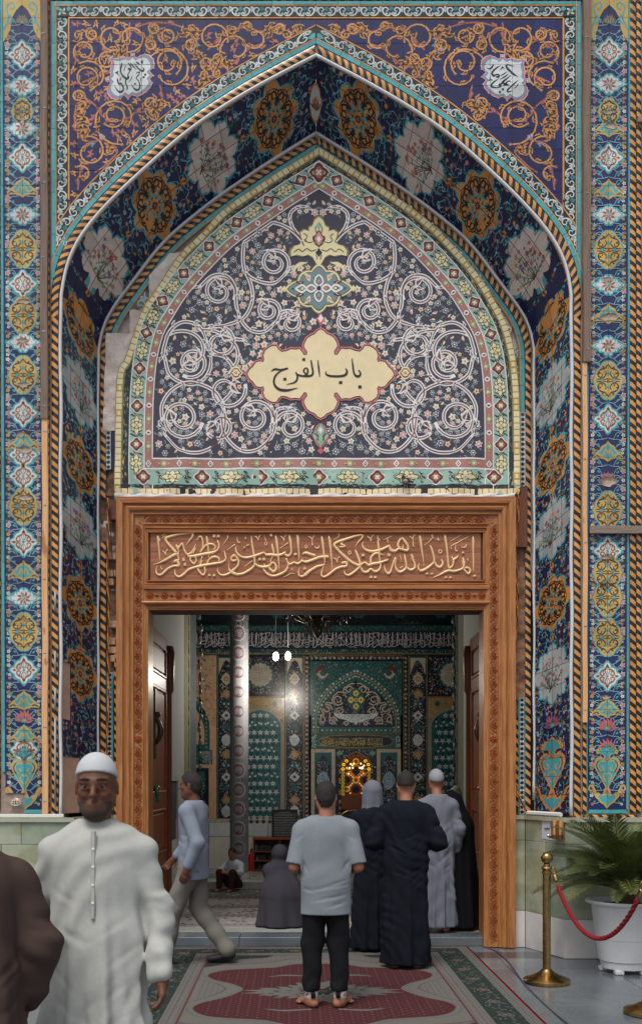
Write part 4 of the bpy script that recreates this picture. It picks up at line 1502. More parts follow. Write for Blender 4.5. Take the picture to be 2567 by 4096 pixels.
# carved rosettes (shared meshes)
M_CARVE = mat('carved_wood',srgb(156,86,46),rough=.32,var=.16,scale=40,spec=.5)
M_CARVED = mat('carved_wood_dark',srgb(140,76,44),rough=.34,var=.18,scale=40,spec=.5)
px = DF / F
def petal(mb,x,z,a_,L,w,h,base=0):
 ca,sa = math.cos(a_),math.sin(a_)
 P = [(0,0,base),(L * .35,w * .38,base),(L * .8,w * .5,base),(L,0,base),(L * .8,-w * .5,base),(L * .35,-w * .38,base),(L * .7,0,base + h),(L * .25,0,base + h * .6)]
 v = [(x + (ca * p - sa * q),-d,z + (sa * p + ca * q)) for p,q,d in P]
 mb.add(v,[(0,1,7),(1,2,6,7),(2,3,6),(3,4,6),(4,5,7,6),(5,0,7)])
def half_rosette():
 """one scallop of the running border: double arc with a fan of petals,57 px long,opening towards +z"""
 mb = MB()
 for r,t,h in ((27 * px,1.7 * px,.013),(22.5 * px,1.0 * px,.010)):
  pts = [(r * math.cos(PI * k / 9),-h * .5,-12 * px + r * .92 * math.sin(PI * k / 9)) for k in range(10)]
  mb.tube(pts,t,5)
 for k in range(7):
  a_ = PI * (.08 + .84 * k / 6)
  petal(mb,0,-11 * px,a_,19 * px,6.5 * px,.014)
 mb.ball((0,-.006,-11 * px),4 * px,8,4)
 for sx in (-1,1):
  petal(mb,sx * 29 * px,13.5 * px,-PI / 2 + sx * .5,15 * px,6 * px,.009)
  petal(mb,sx * 24 * px,13.5 * px,-PI / 2 + sx * 1.0,10 * px,4 * px,.009)
 me = mb.build('scallop',M_CARVE)
 d = me.data
 bpy.data.objects.remove(me)
 return d
def flower_boss(n,r,m):
 mb = MB()
 for k in range(n):
  petal(mb,0,0,2 * PI * k / n + .2,r,r * .62,.016)
 mb.ball((0,-.010,0),r * .25,8,4)
 o = mb.build('rosette',m)
 d = o.data
 bpy.data.objects.remove(o)
 return d
ME_SC,ME_RO,ME_BIG = half_rosette(),flower_boss(8,17 * px,M_CARVE),flower_boss(8,17 * px,M_CARVED)
off = wloc(fr)
def put(me,nm,x,y,h,rot=0.0,sc=1.0):
 o = bpy.data.objects.new(nm,me)
 COL.objects.link(o)
 o.parent = fr
 o.location = Vector(pf(x,y,h)) - off
 o.rotation_euler = (0,rot,0)
 o.scale = (sc,1,sc)
 return o
n = 26
for i in range(n):
 x = 590 + (1937 - 590) * (i + .5) / n
 if i == n // 2: put(ME_RO,'rosette',x,2081,.040)
 else: put(ME_SC,'scallop',x,2081,.040)
n = 30
for sd,x in ((-1,557),(1,1970)):
 for i in range(n):
  y = 2100 + (3760 - 2100) * (i + .5) / n
  if i == 15: put(ME_RO,'rosette',x,y,.040)
  else: put(ME_SC,'scallop',x,y,.040,PI / 2 if sd < 0 else -PI / 2)
n = 24
for i in range(n):
 x = 574 + (1952 - 574) * (i + .5) / n
 put(ME_RO,'rosette',x,2383,.030)
 if i:
  put(ME_SC,'scallop',x - 28.7,2386,.026,0,.36)

# ------------------------------------------------------------------ the raised gilded calligraphy (traced strokes: x, y, pen width)
def seg(ox,k,strokes):
 return [[(ox + x / k,2100 + y / k,w / k) for x,y,w in s] for s in strokes]
CAL = []
CAL += seg(600,4.2,[
 [(135,185,14),(145,240,46),(160,400,26),(172,540,22),(170,610,10)],[(140,230,50),(170,275,35),(188,290,8)],
 [(205,190,14),(275,150,12)],[(215,225,16),(285,180,14)],[(620,340,14),(665,280,24),(715,215,34),(728,155,36),(690,140,40),(600,150,42),(450,175,44),(310,215,50),(270,250,46),(300,310,46),(380,400,50),(450,480,52)],
 [(70,672,10),(180,640,26),(300,580,46),(400,520,52),(470,490,50)],[(445,335,14),(470,385,50),(490,440,26),(480,520,30),(500,600,24)],[(490,390,40),(540,330,30),(555,300,20)],[(555,300,26),(575,400,26),(610,480,34),(660,520,50)],
 [(500,600,30),(440,615,50),(400,640,12)],[(470,600,50),(490,690,52),(400,700,40),(290,760,44),(220,830,44),(160,850,38),(115,810,26),(120,720,12),(140,680,6)],[(195,680,6),(195,730,16),(220,750,20)],[(210,440,14),(250,470,20),(275,515,16),(275,460,18),(310,420,18)],
 [(570,555,50),(575,620,50)],[(595,640,46),(595,700,46)],[(640,540,40),(760,530,50),(900,500,52),(1050,475,50),(1140,430,34),(1165,350,30),(1140,270,24)],[(640,500,30),(700,480,40),(750,400,26),(775,330,10)],[(735,480,30),(770,400,26)],
 [(700,550,30),(680,590,30),(740,660,34),(785,610,26),(770,540,30)],[(800,260,12),(840,205,34),(880,230,34),(895,320,30),(890,400,30),(850,470,30)],[(870,440,30),(950,350,36),(1040,330,40),(1100,370,30),(1080,430,30)],[(950,190,14),(965,250,40),(985,420,30),(990,560,16)],[(960,240,40),(1000,270,8)],
 [(1085,170,54),(1085,220,54)],[(1155,175,54),(1155,220,54)],[(430,740,6),(430,830,28),(490,880,40),(570,840,46),(660,760,46),(770,720,48),(900,690,52),(1050,665,46),(1200,640,40),(1275,590,32),(1270,520,30),(1250,440,14)],
 [(800,730,40),(840,800,40),(900,850,36),(935,800,32),(925,720,30)],[(830,650,10),(880,560,24),(885,510,14)],[(850,680,26),(880,600,22)],[(960,680,30),(1000,590,32),(1080,545,44),(1160,570,36),(1165,640,30)],[(1005,830,50),(1005,870,50)],[(1085,830,50),(1085,875,50)],
 [(1305,190,30),(1310,230,24),(1220,360,6)],[(1300,430,8),(1430,335,20)],
 [(1460,560,20),(1420,520,40),(1370,560,34),(1390,610,40),(1460,600,34)],[(1440,520,34),(1490,610,36),(1480,690,36),(1400,770,46),(1300,840,42),(1200,850,36),(1145,790,22),(1140,720,6)],[(1330,640,6),(1330,740,20),(1370,790,40),(1460,835,46)]])
CAL += seg(900,4.2,[
 [(100,800,46),(200,840,46),(320,820,46),(440,750,46),(500,680,34),(500,580,36),(480,460,36),(455,300,32),(445,190,12)],[(200,350,6),(185,420,24),(220,500,36),(310,555,40),(430,550,44),(560,510,46),(660,470,34)],
 [(215,195,5),(210,270,18),(240,310,24),(262,290,12)],[(345,190,5),(350,250,24)],[(320,390,60),(330,400,58)],[(385,340,60),(390,360,58)],[(40,430,8),(180,335,18)],[(325,710,8),(465,610,20)],
 [(490,195,16),(540,220,24),(560,270,14),(575,210,18),(600,175,20)],[(655,180,5),(680,250,14),(690,290,14)],[(690,290,16),(670,325,14),(690,350,16),(710,325,14),(690,290,12)],[(780,155,30),(770,190,40),(800,190,30)],[(790,320,14),(800,380,36),(820,480,34),(790,560,20),(760,640,20)],
 [(850,180,14),(865,260,46),(885,420,36),(900,560,34),(910,680,24),(910,780,8)],[(865,240,44),(895,290,8)],[(660,470,24),(700,510,44),(780,510,50),(900,520,52),(1000,480,40),(1010,450,14)],[(1000,500,40),(1060,530,40),(1110,480,36),(1110,360,36),(1090,240,44),(1080,170,12)],[(1090,240,44),(1135,285,8)],
 [(930,195,20),(970,230,26),(995,280,14),(1000,210,16),(1040,170,18)],[(915,405,8),(1065,310,18)],[(1210,170,14),(1225,240,50),(1235,400,30),(1245,540,24),(1240,600,6)],[(1225,240,50),(1255,275,8)],[(1180,475,58),(1185,520,58)],[(585,560,54),(590,605,54)],[(660,560,54),(660,605,54)],
 [(500,650,30),(560,700,46),(650,715,50),(740,700,48),(800,640,34),(850,680,40),(860,750,44),(810,790,46),(740,730,40)],[(660,640,6),(670,700,24)],[(640,740,30),(700,820,42),(800,865,46),(920,840,44),(1020,780,40),(1060,690,30),(1030,570,30)],[(1040,620,30),(1090,670,44),(1160,640,34),(1220,660,44),(1280,620,36),(1300,580,12)],
 [(1300,500,20),(1360,480,50),(1460,510,50),(1520,530,50)],[(1280,610,30),(1360,630,48),(1460,600,48),(1560,560,50)],[(1360,340,10),(1345,380,14),(1360,400,14),(1385,375,14),(1360,340,10)],[(1395,200,20),(1450,230,20),(1465,290,14),(1465,350,16)],[(1460,250,16),(1500,185,18)],
 [(1335,715,56),(1340,760,56)],[(985,885,8),(1060,850,16),(1100,825,14),(1170,830,12)],[(1115,710,5),(1125,760,16),(1150,760,14)],[(1265,700,5),(1235,790,20),(1250,860,34),(1310,870,40),(1390,800,44),(1512,730,44)]])
CAL += seg(1220,4.2,[
 [(275,195,14),(290,270,46),(310,440,34),(325,560,36),(330,650,20),(290,760,26),(275,850,30),(320,880,36),(400,840,44),(500,760,46),(600,715,44),(690,700,46),(690,640,46),(610,650,40)],[(290,270,46),(320,310,8)],[(200,560,46),(300,545,50),(395,545,50)],
 [(0,860,44),(100,770,44),(200,710,44),(320,680,34)],[(395,190,14),(410,260,48),(430,420,34),(445,580,26),(455,760,14)],[(410,250,46),(445,295,8)],[(50,200,20),(105,235,20),(120,290,14),(125,360,18)],[(120,250,14),(155,185,18)],[(160,370,16),(190,400,24),(225,390,22),(240,350,10)],
 [(555,140,24),(570,190,24),(540,220,16),(470,265,6)],[(840,380,6),(880,310,22),(955,225,34),(955,180,34),(850,195,42),(680,250,46),(540,300,46),(490,345,46),(540,420,48),(640,520,50),(760,620,50),(870,680,50),(920,680,46)],[(640,310,12),(600,330,30),(670,370,34),(560,380,14)],
 [(745,440,16),(725,475,20),(745,505,20),(770,475,20),(745,440,16)],[(835,415,14),(870,500,44),(910,610,40),(920,700,44),(820,800,46),(720,855,40),(665,820,26),(660,760,6)],[(475,565,18),(520,590,22),(540,640,14),(550,570,18),(585,540,20)],[(970,490,58),(975,540,58)],
 [(930,680,40),(1000,640,36),(1060,680,46),(1140,660,50),(1260,640,46),(1400,585,24)],[(930,710,36),(970,790,46),(1040,800,46),(1100,750,40),(1160,790,46),(1230,770,44),(1265,690,30),(1245,560,30),(1240,470,34),(1225,330,34),(1215,180,14)],[(1220,240,52),(1265,290,8)],
 [(1100,640,40),(1105,560,44),(1170,490,44),(1230,490,40),(1330,520,8)],[(975,270,6),(960,360,26),(1020,430,44),(1130,455,50),(1260,430,50),(1370,380,36),(1420,345,14)],[(1405,370,30),(1440,440,46),(1512,450,46)],[(1035,205,22),(1080,230,24),(1105,285,12),(1115,210,18),(1150,180,18)],
 [(1310,265,8),(1390,225,16),(1470,185,8)],[(1380,225,12),(1385,290,20),(1405,300,10)],[(1405,490,56),(1405,535,56)],[(1100,860,56),(1105,905,56)],[(1175,860,56),(1175,905,56)],[(1335,650,5),(1330,720,18),(1360,800,34),(1410,820,40),(1450,740,30),(1480,640,34),(1512,560,34)]])
CAL += seg(1540,4.2,[
 [(0,390,30),(60,360,30),(90,420,44),(160,450,46),(230,410,40),(360,440,46),(380,380,40),(330,290,46),(275,225,36)],[(270,230,40),(220,300,40),(215,370,40),(250,400,36)],[(300,340,30),(290,420,30)],[(400,200,22),(450,235,20),(465,290,14),(465,360,22),(490,375,16)],[(460,250,14),(480,185,22),(510,180,14)],
 [(570,180,14),(585,240,48),(605,400,34),(630,560,24),(645,710,6)],[(585,240,46),(625,285,8)],[(780,170,26),(790,215,26),(810,240,14)],[(790,230,18),(720,300,12),(640,362,5)],[(880,210,5),(880,255,24),(905,275,22)],[(30,500,58),(80,530,54)],[(0,620,36),(50,585,20)],
 [(0,790,26),(45,830,36),(90,790,34),(120,680,26),(180,560,32)],[(185,560,34),(165,680,24),(190,760,42),(250,800,48),(330,750,44),(350,700,36),(335,600,38),(320,500,14)],[(350,720,40),(420,765,46),(490,730,40),(490,660,32),(455,570,42),(435,495,14)],[(440,530,44),(485,545,8)],[(240,500,5),(260,560,16),(265,630,5)],[(240,710,10),(255,730,14),(290,700,14),(300,720,10)],
 [(570,630,5),(550,720,28),(590,780,44),(690,740,46),(780,670,40),(820,610,34),(800,500,38),(770,400,32),(750,350,12)],[(820,620,34),(860,700,44),(920,715,46),(960,660,38),(940,585,14)],[(915,420,18),(890,455,18),(915,485,20),(945,455,18),(915,420,16)],[(690,810,54),(700,840,50)],[(775,810,54),(780,845,50)],
 [(760,905,5),(900,850,30),(1040,780,46),(1160,785,46),(1290,740,38),(1320,650,34),(1295,560,30)],[(990,170,12),(1005,240,38),(1030,420,32),(1045,600,32),(1060,740,40)],[(1060,740,40),(1120,700,30),(1140,620,34),(1110,540,14)],[(1130,600,46),(1190,560,34),(1225,520,12)],
 [(1300,740,36),(1350,800,36),(1390,830,40),(1420,780,36),(1390,730,36),(1330,730,36)],[(1300,550,14),(1300,640,36),(1310,720,34)],[(1080,290,8),(1265,178,12)],[(1090,370,10),(1180,320,18),(1400,200,8)],[(1180,330,12),(1170,410,18),(1190,450,24),(1212,430,10)],[(1095,370,12),(1105,415,18)],[(1270,370,12),(1300,390,22),(1340,380,22),(1355,335,10)],[(1295,455,54),(1300,490,54)],[(1370,560,5),(1385,605,26)],
 [(1465,195,14),(1470,270,40),(1470,450,30),(1475,640,26),(1470,810,10)],[(1470,270,44),(1500,310,8)],[(1005,870,54),(1015,905,50)],[(1085,870,54),(1090,905,50)],[(1470,850,10),(1490,870,36),(1512,850,20)]])
def calligraphy(name,strokes,m,parent,fm,h0,ridge):
 v,f = [],[]
 for s in strokes:
  q = spline(s,5)
  n = len(q)
  prev = None
  for i in range(n):
   a_,b_ = q[max(0,i - 1)],q[min(n - 1,i + 1)]
   dx,dy = b_[0] - a_[0],b_[1] - a_[1]
   L = math.hypot(dx,dy) or 1
   nx,ny = -dy / L,dx / L
   w = max(1.0,q[i][2]) / 2
   hh = ridge * min(1,w / 4.0)
   base = len(v)
   for k,hgt in ((-1,0),(-.97,.45),(-.5,.9),(0,1),(.5,.9),(.97,.45),(1,0)):
    v.append(fm(q[i][0] + nx * w * k,q[i][1] + ny * w * k,h0 + hh * hgt + (0 if hgt else -.002)))
   if i:
    for k in range(6):
     f.append((base - 7 + k,base - 6 + k,base + k + 1,base + k))
   if i in (0,n - 1):
    f.append(tuple(range(base,base + 7)))
 o = mesh(name,v,f,m,None,parent,True)
 return o
calligraphy('calligraphy',CAL,M_GOLDL,fr,pf,.0205,.016)

# ------------------------------------------------------------------ door leaves, opened inwards
M_BRASS = mat('brass',srgb(168,138,88),rough=.24,metal=1.0,var=.15,scale=20)
M_IRON = mat('dark_bronze',srgb(84,72,58),rough=.4,metal=.8,var=.2,scale=30)
M_WRED = mat('door_wood',srgb(122,58,28),rough=.32,scale=5,rgb2=srgb(158,80,42),stretch=(6,6,.7),bump=.1,bscale=14)
M_RIB = mat('green_ribbon',srgb(34,92,58),rough=.8,var=.2,scale=60)
def door_leaf(sd):
 x0 = sd * 1.85
 y0,y1,z0,z1 = .93,2.46,.10,3.42
 th = .06
 xi = x0 - sd * 0
 core = MB().box(min(xi,xi + sd * th),max(xi,xi + sd * th),y0,y1,z0,z1,ch=.004).build('door_leaf',M_WRED,fr)
 f_ = xi - sd * .0
 def rail(ya,yb,za,zb,d,m=M_WRED,nm='rail',ch=.006):
  xa_,xb_ = f_ - sd * d,f_ + sd * .005
  return MB().box(min(xa_,xb_),max(xa_,xb_),ya,yb,za,zb,ch=ch).build(nm,m,core)
 rail(y0,y0 + .16,z0,z1,.022,nm='stile'); rail(y1 - .16,y1,z0,z1,.022,nm='stile')
 for za,zb in ((z0,z0 + .2),(.72,.86),(1.38,1.56),(2.78,2.92),(z1 - .14,z1)):
  rail(y0 + .16,y1 - .16,za,zb,.021)
 for za,zb in ((z0 + .2,.72),(.86,1.38),(1.56,2.78),(2.92,z1 - .14)):
  rail(y0 + .22,y1 - .22,za + .05,zb - .05,.012,M_WDARK if za < .8 or za > 2.9 else M_WRED,'panel',.012)
  for (ya,yb,zc,zd) in ((y0 + .16,y0 + .19,za,zb),(y1 - .19,y1 - .16,za,zb)):
   rail(ya,yb,zc,zd,.03,nm='bead')
  for (zc,zd) in ((za,za + .03),(zb - .03,zb)):
   rail(y0 + .19,y1 - .19,zc,zd,.03,nm='bead')
 # carved post on the meeting edge
 pm = MB()
 pm.tube([(f_ - sd * .03,y1 + .02,z0 + .05),(f_ - sd * .03,y1 + .02,2.75),(f_ - sd * .03,y1 + .02,2.8),(f_ - sd * .03,y1 + .02,3.25),(f_ - sd * .03,y1 + .02,3.34)],[.035,.035,.06,.075,.05],10)
 edge_smooth(pm.build('meeting_post',M_WDARK,core),50)
 # handle
 hy,hz = y0 + .28,1.62 if sd < 0 else 1.62
 mb = MB()
 for dx,r in ((.01,.05),(.03,.03),(.06,.022),(.085,.04),(.11,.03),(.13,.012)):
  pass
 mb.tube([(f_ - sd * q,hy,hz) for q in (.0,.02,.022,.05,.07,.09,.11,.125)],[.055,.055,.025,.02,.036,.042,.032,.01],14)
 edge_smooth(mb.build('handle',M_BRASS,core),50)
 rail(hy - .07,hy + .07,hz - .25,hz + .25,.03,M_IRON,'lock_plate',.01)
 rail(y0 + .55,y0 + .66,1.95,2.75,.028,M_IRON,'knocker_plate',.012)
 mb = MB()
 mb.tube([(f_ - sd * (.03 + .05 * math.sin(PI * k / 6)),y0 + .605,2.42 - .3 * k / 6) for k in range(7)],[.02,.026,.03,.034,.03,.026,.014],8)
 mb.ball((f_ - sd * .045,y0 + .605,2.45),.035,10,6)
 edge_smooth(mb.build('knocker',M_IRON,core),60)
 return core,(f_ - sd * .085,hy,hz)
leaf_l,hl = door_leaf(-1)
leaf_r,hr = door_leaf(1)
rr = random.Random(4)
for sgn,hpos,L,lab in ((-1,hl,.10,'green ribbon knotted on the left brass door handle'),(1,hr,.26,'green cloth ribbon tied round the right brass door handle')):
 mb = MB()
 p = Vector(hpos)
 mb.tube([p + Vector((.0,.045 * math.cos(2 * PI * k / 10),.045 * math.sin(2 * PI * k / 10))) for k in range(10)],.014,6,closed=True)
 for s in range(3):
  pts = [p + Vector((rr.uniform(-.012,.012) - sgn * .01,.01 * s - .01 + rr.uniform(-.008,.008),-.04 - L * k / 6)) for k in range(7)]
  mb.tube(pts,[.012 + .008 * (k % 2) for k in range(7)],5)
 o = mb.build('ribbon',M_RIB,None,True)
 origin_to(o,p - Vector((0,0,.05)))
 tag(o,lab,'ribbon')
# ------------------------------------------------------------------ printed cloth banner filling the inner arch
BAN = thing('banner','large printed cloth banner with white arabesque scrolls and a cream name cartouche, filling the arch','banner',W(1273,2000,.56))
BCX = 1275.0
B_R = [(0,588),(200,716),(394,850),(513,956),(632,1093),(703,1206),(751,1300),(781,1410),(795,1520),(801,1640),(803,1800),(803,1976)]
B_L = [(0,588),(200,716),(373,834),(473,936),(541,1000),(590,1070),(650,1172),(697,1240),(740,1345),(776,1440),(804,1490),(812,1680),(815,1976)]
bl_,br_ = spline(B_L,5),spline(B_R,5)
# even drawing outline for the printed bands (the print itself is symmetric)
class BPath(Path):
 def at(s,u,t):
  q = Path.at(s,u,t)
  return (q[0] - XC + BCX,q[1])
PB = {1: BPath(br_,1),-1: BPath(br_,-1)}
PBL = BPath(bl_,-1)
ban = Art()
FIELD_T,YBOT = -141,1832
def field_edge(sd):
 return [p for p in PB[sd].edge(FIELD_T)]
_fe = field_edge(1)
_fx,_fy = np.array([p[0] - BCX for p in _fe]),np.array([p[1] for p in _fe])
def in_field(x,y,m=6):
 if y > YBOT - m: return False
 hw = float(np.interp(y,_fy,_fx))
 return abs(x - BCX) < hw - m * 1.25 and y > _fy[0] + m
def band(a,t0,t1,col,l,sides=(-1,1),step=40,y1=None):
 for sd in sides:
  P = PB[sd]
  n = int(P.len / step)
  for i in range(n):
   s0,s1 = P.len * i / n,P.len * (i + 1) / n
   a.conv([P.at(s0,t0),P.at(s1,t0),P.at(s1,t1),P.at(s0,t1)],col,l)
# ground colours
for sd in (-1,1):
 pts = [(BCX,600)] + [(x,y) for x,y in PB[sd].edge(0)] + [(BCX,1976)]
# bricks: the outer printed row follows the cloth's own edge on the left
def brick_row(path,t0,t1,s1,pitch=25):
 n = int(s1 / pitch)
 for i in range(n):
  a0,a1 = s1 * i / n + 1.5,s1 * (i + 1) / n - 1.5
  c = ('b_brick','b_yel','b_gold','b_brick')[R.randrange(4)]
  ban.conv([path.at(a0,t0),path.at(a1,t0),path.at(a1,t1),path.at(a0,t1)],c,4)
  ban.conv([path.at(a0 + 3,t0 - 7),path.at(a1 - 3,t0 - 7),path.at(a1 - 3,t1 + 6),path.at(a0 + 3,t1 + 6)],'b_yel',5)
def wide(path,t0,t1,col,l,s1=None):
 s1 = s1 or path.len
 n = int(s1 / 36)
 for i in range(n):
  a0,a1 = s1 * i / n,s1 * (i + 1) / n
  ban.conv([path.at(a0,t0),path.at(a1,t0),path.at(a1,t1),path.at(a0,t1)],col,l)
for P in (PBL,PB[1]):
 wide(P,-60,2,'b_dark',1)
 wide(P,-25,2,'b_oliv',3)
 brick_row(P,-1,-24,P.len - 8)
 wide(P,-25,-30,'b_oliv',2)
 for i in range(520):
  s,t = R.uniform(0,P.len),R.uniform(-46,-28)
  x,y = P.at(s,t)
  ban.conv([P.at(s,t),P.at(s + R.uniform(8,22),t + R.uniform(-3,3)),P.at(s + R.uniform(6,20),t - R.uniform(2,5))],R.choice(('b_oliv','b_line','b_leaf','b_gold','b_dark')),2)
 if P is PB[1]:
  for i in range(150):
   s,t = R.uniform(P.len * .12,P.len * .62),R.uniform(-2,5)
   ban.disc(*P.at(s,t),R.uniform(2,4.5),R.choice(('b_red','b_pink','b_white','b_maroon')),3,5)
# inner bands
sgreen = {}
band(ban,-45,-106,'b_green',3)
band(ban,-44,-47.5,'b_white',4)
band(ban,-104,-108,'b_white',4)
band(ban,-108,-138,'b_red',3)
band(ban,-137,-141,'b_white',4)
band(ban,-141,-400,'b_navy',3) if False else None
# field ground, built from strips so that it can follow the cloth
yy = _fy[0]
rows = list(np.linspace(_fy[0] + .1,YBOT,70))
for y0,y1 in zip(rows[:-1],rows[1:]):
 w0,w1 = float(np.interp(y0,_fy,_fx)),float(np.interp(y1,_fy,_fx))
 for sd in (-1,1):
  n = 12
  for k in range(n):
   ban.conv([(BCX + sd * w0 * k / n,y0),(BCX + sd * w0 * (k + 1) / n,y0),(BCX + sd * w1 * (k + 1) / n,y1),(BCX + sd * w1 * k / n,y1)],'b_navy',3)
# bottom bands
def hband(y0,y1,col,l,hw0=None,hw=None):
 n = 40
 hw = hw or 800
 for i in range(n):
  x0,x1 = BCX - hw + 2 * hw * i / n,BCX - hw + 2 * hw * (i + 1) / n
  ban.conv([(x0,y0),(x1,y0),(x1,y1),(x0,y1)],col,l)
hband(1832,1838,'b_white',5,hw=662)
hband(1838,1872,'b_red',4,hw=694)
hband(1872,1878,'b_white',5,hw=697)
hband(1878,1938,'b_green',4,hw=756)
hband(1938,1953,'b_dark',4,hw=790)
hband(1953,1977,'b_dark',4,hw=806)
for i in range(66):
 x0 = BCX - 812 + 1612 * i / 66
 c = ('b_brick','b_yel','b_cream')[R.randrange(3)]
 w = 1612 / 66
 ban.conv([(x0 + 1.2,1955),(x0 + w - 1.2,1955),(x0 + w - 1.2,1976),(x0 + 1.2,1976)],c,5)
for i in range(400):
 x,y = BCX + R.uniform(-790,790),R.uniform(1934,1952)
 ban.conv([(x,y),(x + R.uniform(6,24),y + R.uniform(-2,2)),(x + 8,y + R.uniform(1,4))],R.choice(('b_line','b_leaf','b_green','b_dark')),5)

# motifs along the green and red bands
def green_motif(f,kind,big=1.0):
 """f(along,across) -> point,both measured from the motif centre"""
 P = lambda Q: [f(p * big,q * big) for p,q in Q]
 if kind:      # cream cartouche
  o = [(-46,0),(-34,9),(-26,6),(-20,20),(-8,15),(0,24),(8,15),(20,20),(26,6),(34,9),(46,0)]
  full = o + [(-p,-q) for p,q in o[1:-1]]
  c = f(0,0)
  ban.fan(c,P([(p * 1.1,q * 1.13) for p,q in full]),'b_line',5)
  ban.fan(c,P(full),'b_yel',6)
  for s in (-1,1):
   for L in ([(s * 42,0),(s * 22,10),(0,4)],[(s * 42,0),(s * 22,-10),(0,-4)],[(s * 8,14),(s * 16,0),(s * 8,-14)]):
    ban.curve(P(L),2.4,'b_line',7,3)
  ban.fan(c,P([(-9,0),(-4,4),(0,9),(4,4),(9,0),(4,-4),(0,-9),(-4,-4)]),'b_cream',8)
  ban.fan(c,P([(-3,0),(0,3),(3,0),(0,-3)]),'b_line',9)
 else:         # maroon rosette with white outline
  def ring(r):
   return P([((r * (1 + .16 * math.cos(4 * a_)) * math.cos(a_)) * 1.05,r * (1 + .16 * math.cos(4 * a_)) * math.sin(a_)) for a_ in [2 * PI * k / 24 for k in range(24)]])
  c = f(0,0)
  ban.fan(c,ring(26),'b_white',5); ban.fan(c,ring(22),'b_maroon',6); ban.fan(c,ring(14),'b_rose',7)
  for k in range(4):
   a_ = PI * k / 2
   ban.disc(*f(11 * big * math.cos(a_),11 * big * math.sin(a_)),5 * big,'b_oliv',8,6)
  for k in range(4):
   a_ = PI * k / 2 + PI / 4
   ban.disc(*f(6 * big * math.cos(a_),6 * big * math.sin(a_)),4.5 * big,'b_yel',8,6)
  ban.disc(*c,5 * big,'b_white',9,6)
def sprigs(f,L):
 for s in (-1,1):
  for (p,q) in ((0,16),(0,-16),(10,0),(-10,4)):
   x,y = f(p,q * 1.1)
   ban.curve([(x - 8,y - 4),(x,y + R.uniform(-6,6)),(x + 8,y + 4)],3,'b_line',5,3)
  ban.fan(f(0,s * 3),[f(-7,s * 3),f(0,s * 3 + 8 * s),f(7,s * 3)],'b_line',5)
  ban.fan(f(0,s * 3),[f(-4,s * 3),f(0,s * 3 + 5 * s),f(4,s * 3)],'b_pink',6)
for sd in (-1,1):
 P = PB[sd]
 tc = -75
 Lm = P.len - 120
 n = 20
 for i in range(n + 1):
  s = 55 + (Lm - 55) * i / n
  g = lambda p,q,s=s: P.at(s + p,tc + q)
  green_motif(g,i % 2 == 0)
  g2 = lambda p,q,s=s + (Lm - 55) / n * .5: P.at(s + p,tc + q)
  if i < n: sprigs(g2,10)
 tr = -123
 L2 = P.len - 190
 n = 27
 for i in range(n + 1):
  s = 40 + (L2 - 40) * i / n
  x,y = P.at(s,tr)
  if i % 2 == 0:
   ban.fan((x,y),[P.at(s - 12,tr),P.at(s - 6,tr + 9),P.at(s,tr + 12),P.at(s + 6,tr + 9),P.at(s + 12,tr),P.at(s + 6,tr - 9),P.at(s,tr - 12),P.at(s - 6,tr - 9)],'b_white',5)
   ban.fan((x,y),[P.at(s - 5,tr),P.at(s,tr + 7),P.at(s + 5,tr),P.at(s,tr - 7)],'b_maroon',6)
  else:
   ban.flower(x,y,13,'b_lime','b_yel',5,6)
   for d in (-17,17):
    x2,y2 = P.at(s + d,tr)
    ban.flower(x2,y2,5,'b_pink','b_cream',5,4)
green_motif(lambda p,q: (BCX + p * 1.2,690 + q * 1.3),False,1.2)
for i in range(23):
 x = BCX - 680 + 1360 * i / 22
 if i % 2 == 0:
  ban.diamond(x,1855,12,15,'b_white',6); ban.diamond(x,1855,6,9,'b_maroon',7); ban.diamond(x,1855,3,4,'b_white',8)
 else:
  ban.flower(x,1855,15,'b_lime','b_yel',6,7)
  ban.flower(x - 19,1855,5,'b_pink','b_cream',6,4); ban.flower(x + 19,1855,5,'b_pink','b_cream',6,4)
for i in range(13):
 x = BCX - 700 + 1400 * i / 12
 green_motif(lambda p,q,x=x: (x + p,1908 + q),i % 2 == 1,1.12)
 if i < 12: sprigs(lambda p,q,x=x + 58: (x + p,1908 + q),8)
# ---- field: double white scrolls with a dark core
def wscroll(p,mir,w=15):
 ban.mx = BCX if mir else None
 n = len(p)
 ws = [w * (1 if j < n * .85 else .75) for j in range(n)]
 ban.line(p,ws,'b_white',4)
 ban.line(p[1:-1],[q * .32 for q in ws[1:-1]],'b_core',5)
 ban.mx = None
def wleaf(x,y,a_,L,mir,n=3):
 ban.mx = BCX if mir else None
 for k in range(n):
  an = a_ + (k - (n - 1) / 2) * .7
  ban.split(x,y,an,L * (1 if k == n // 2 else .7),'b_white','b_core',6,1 if k % 2 else -1)
 ban.mx = None
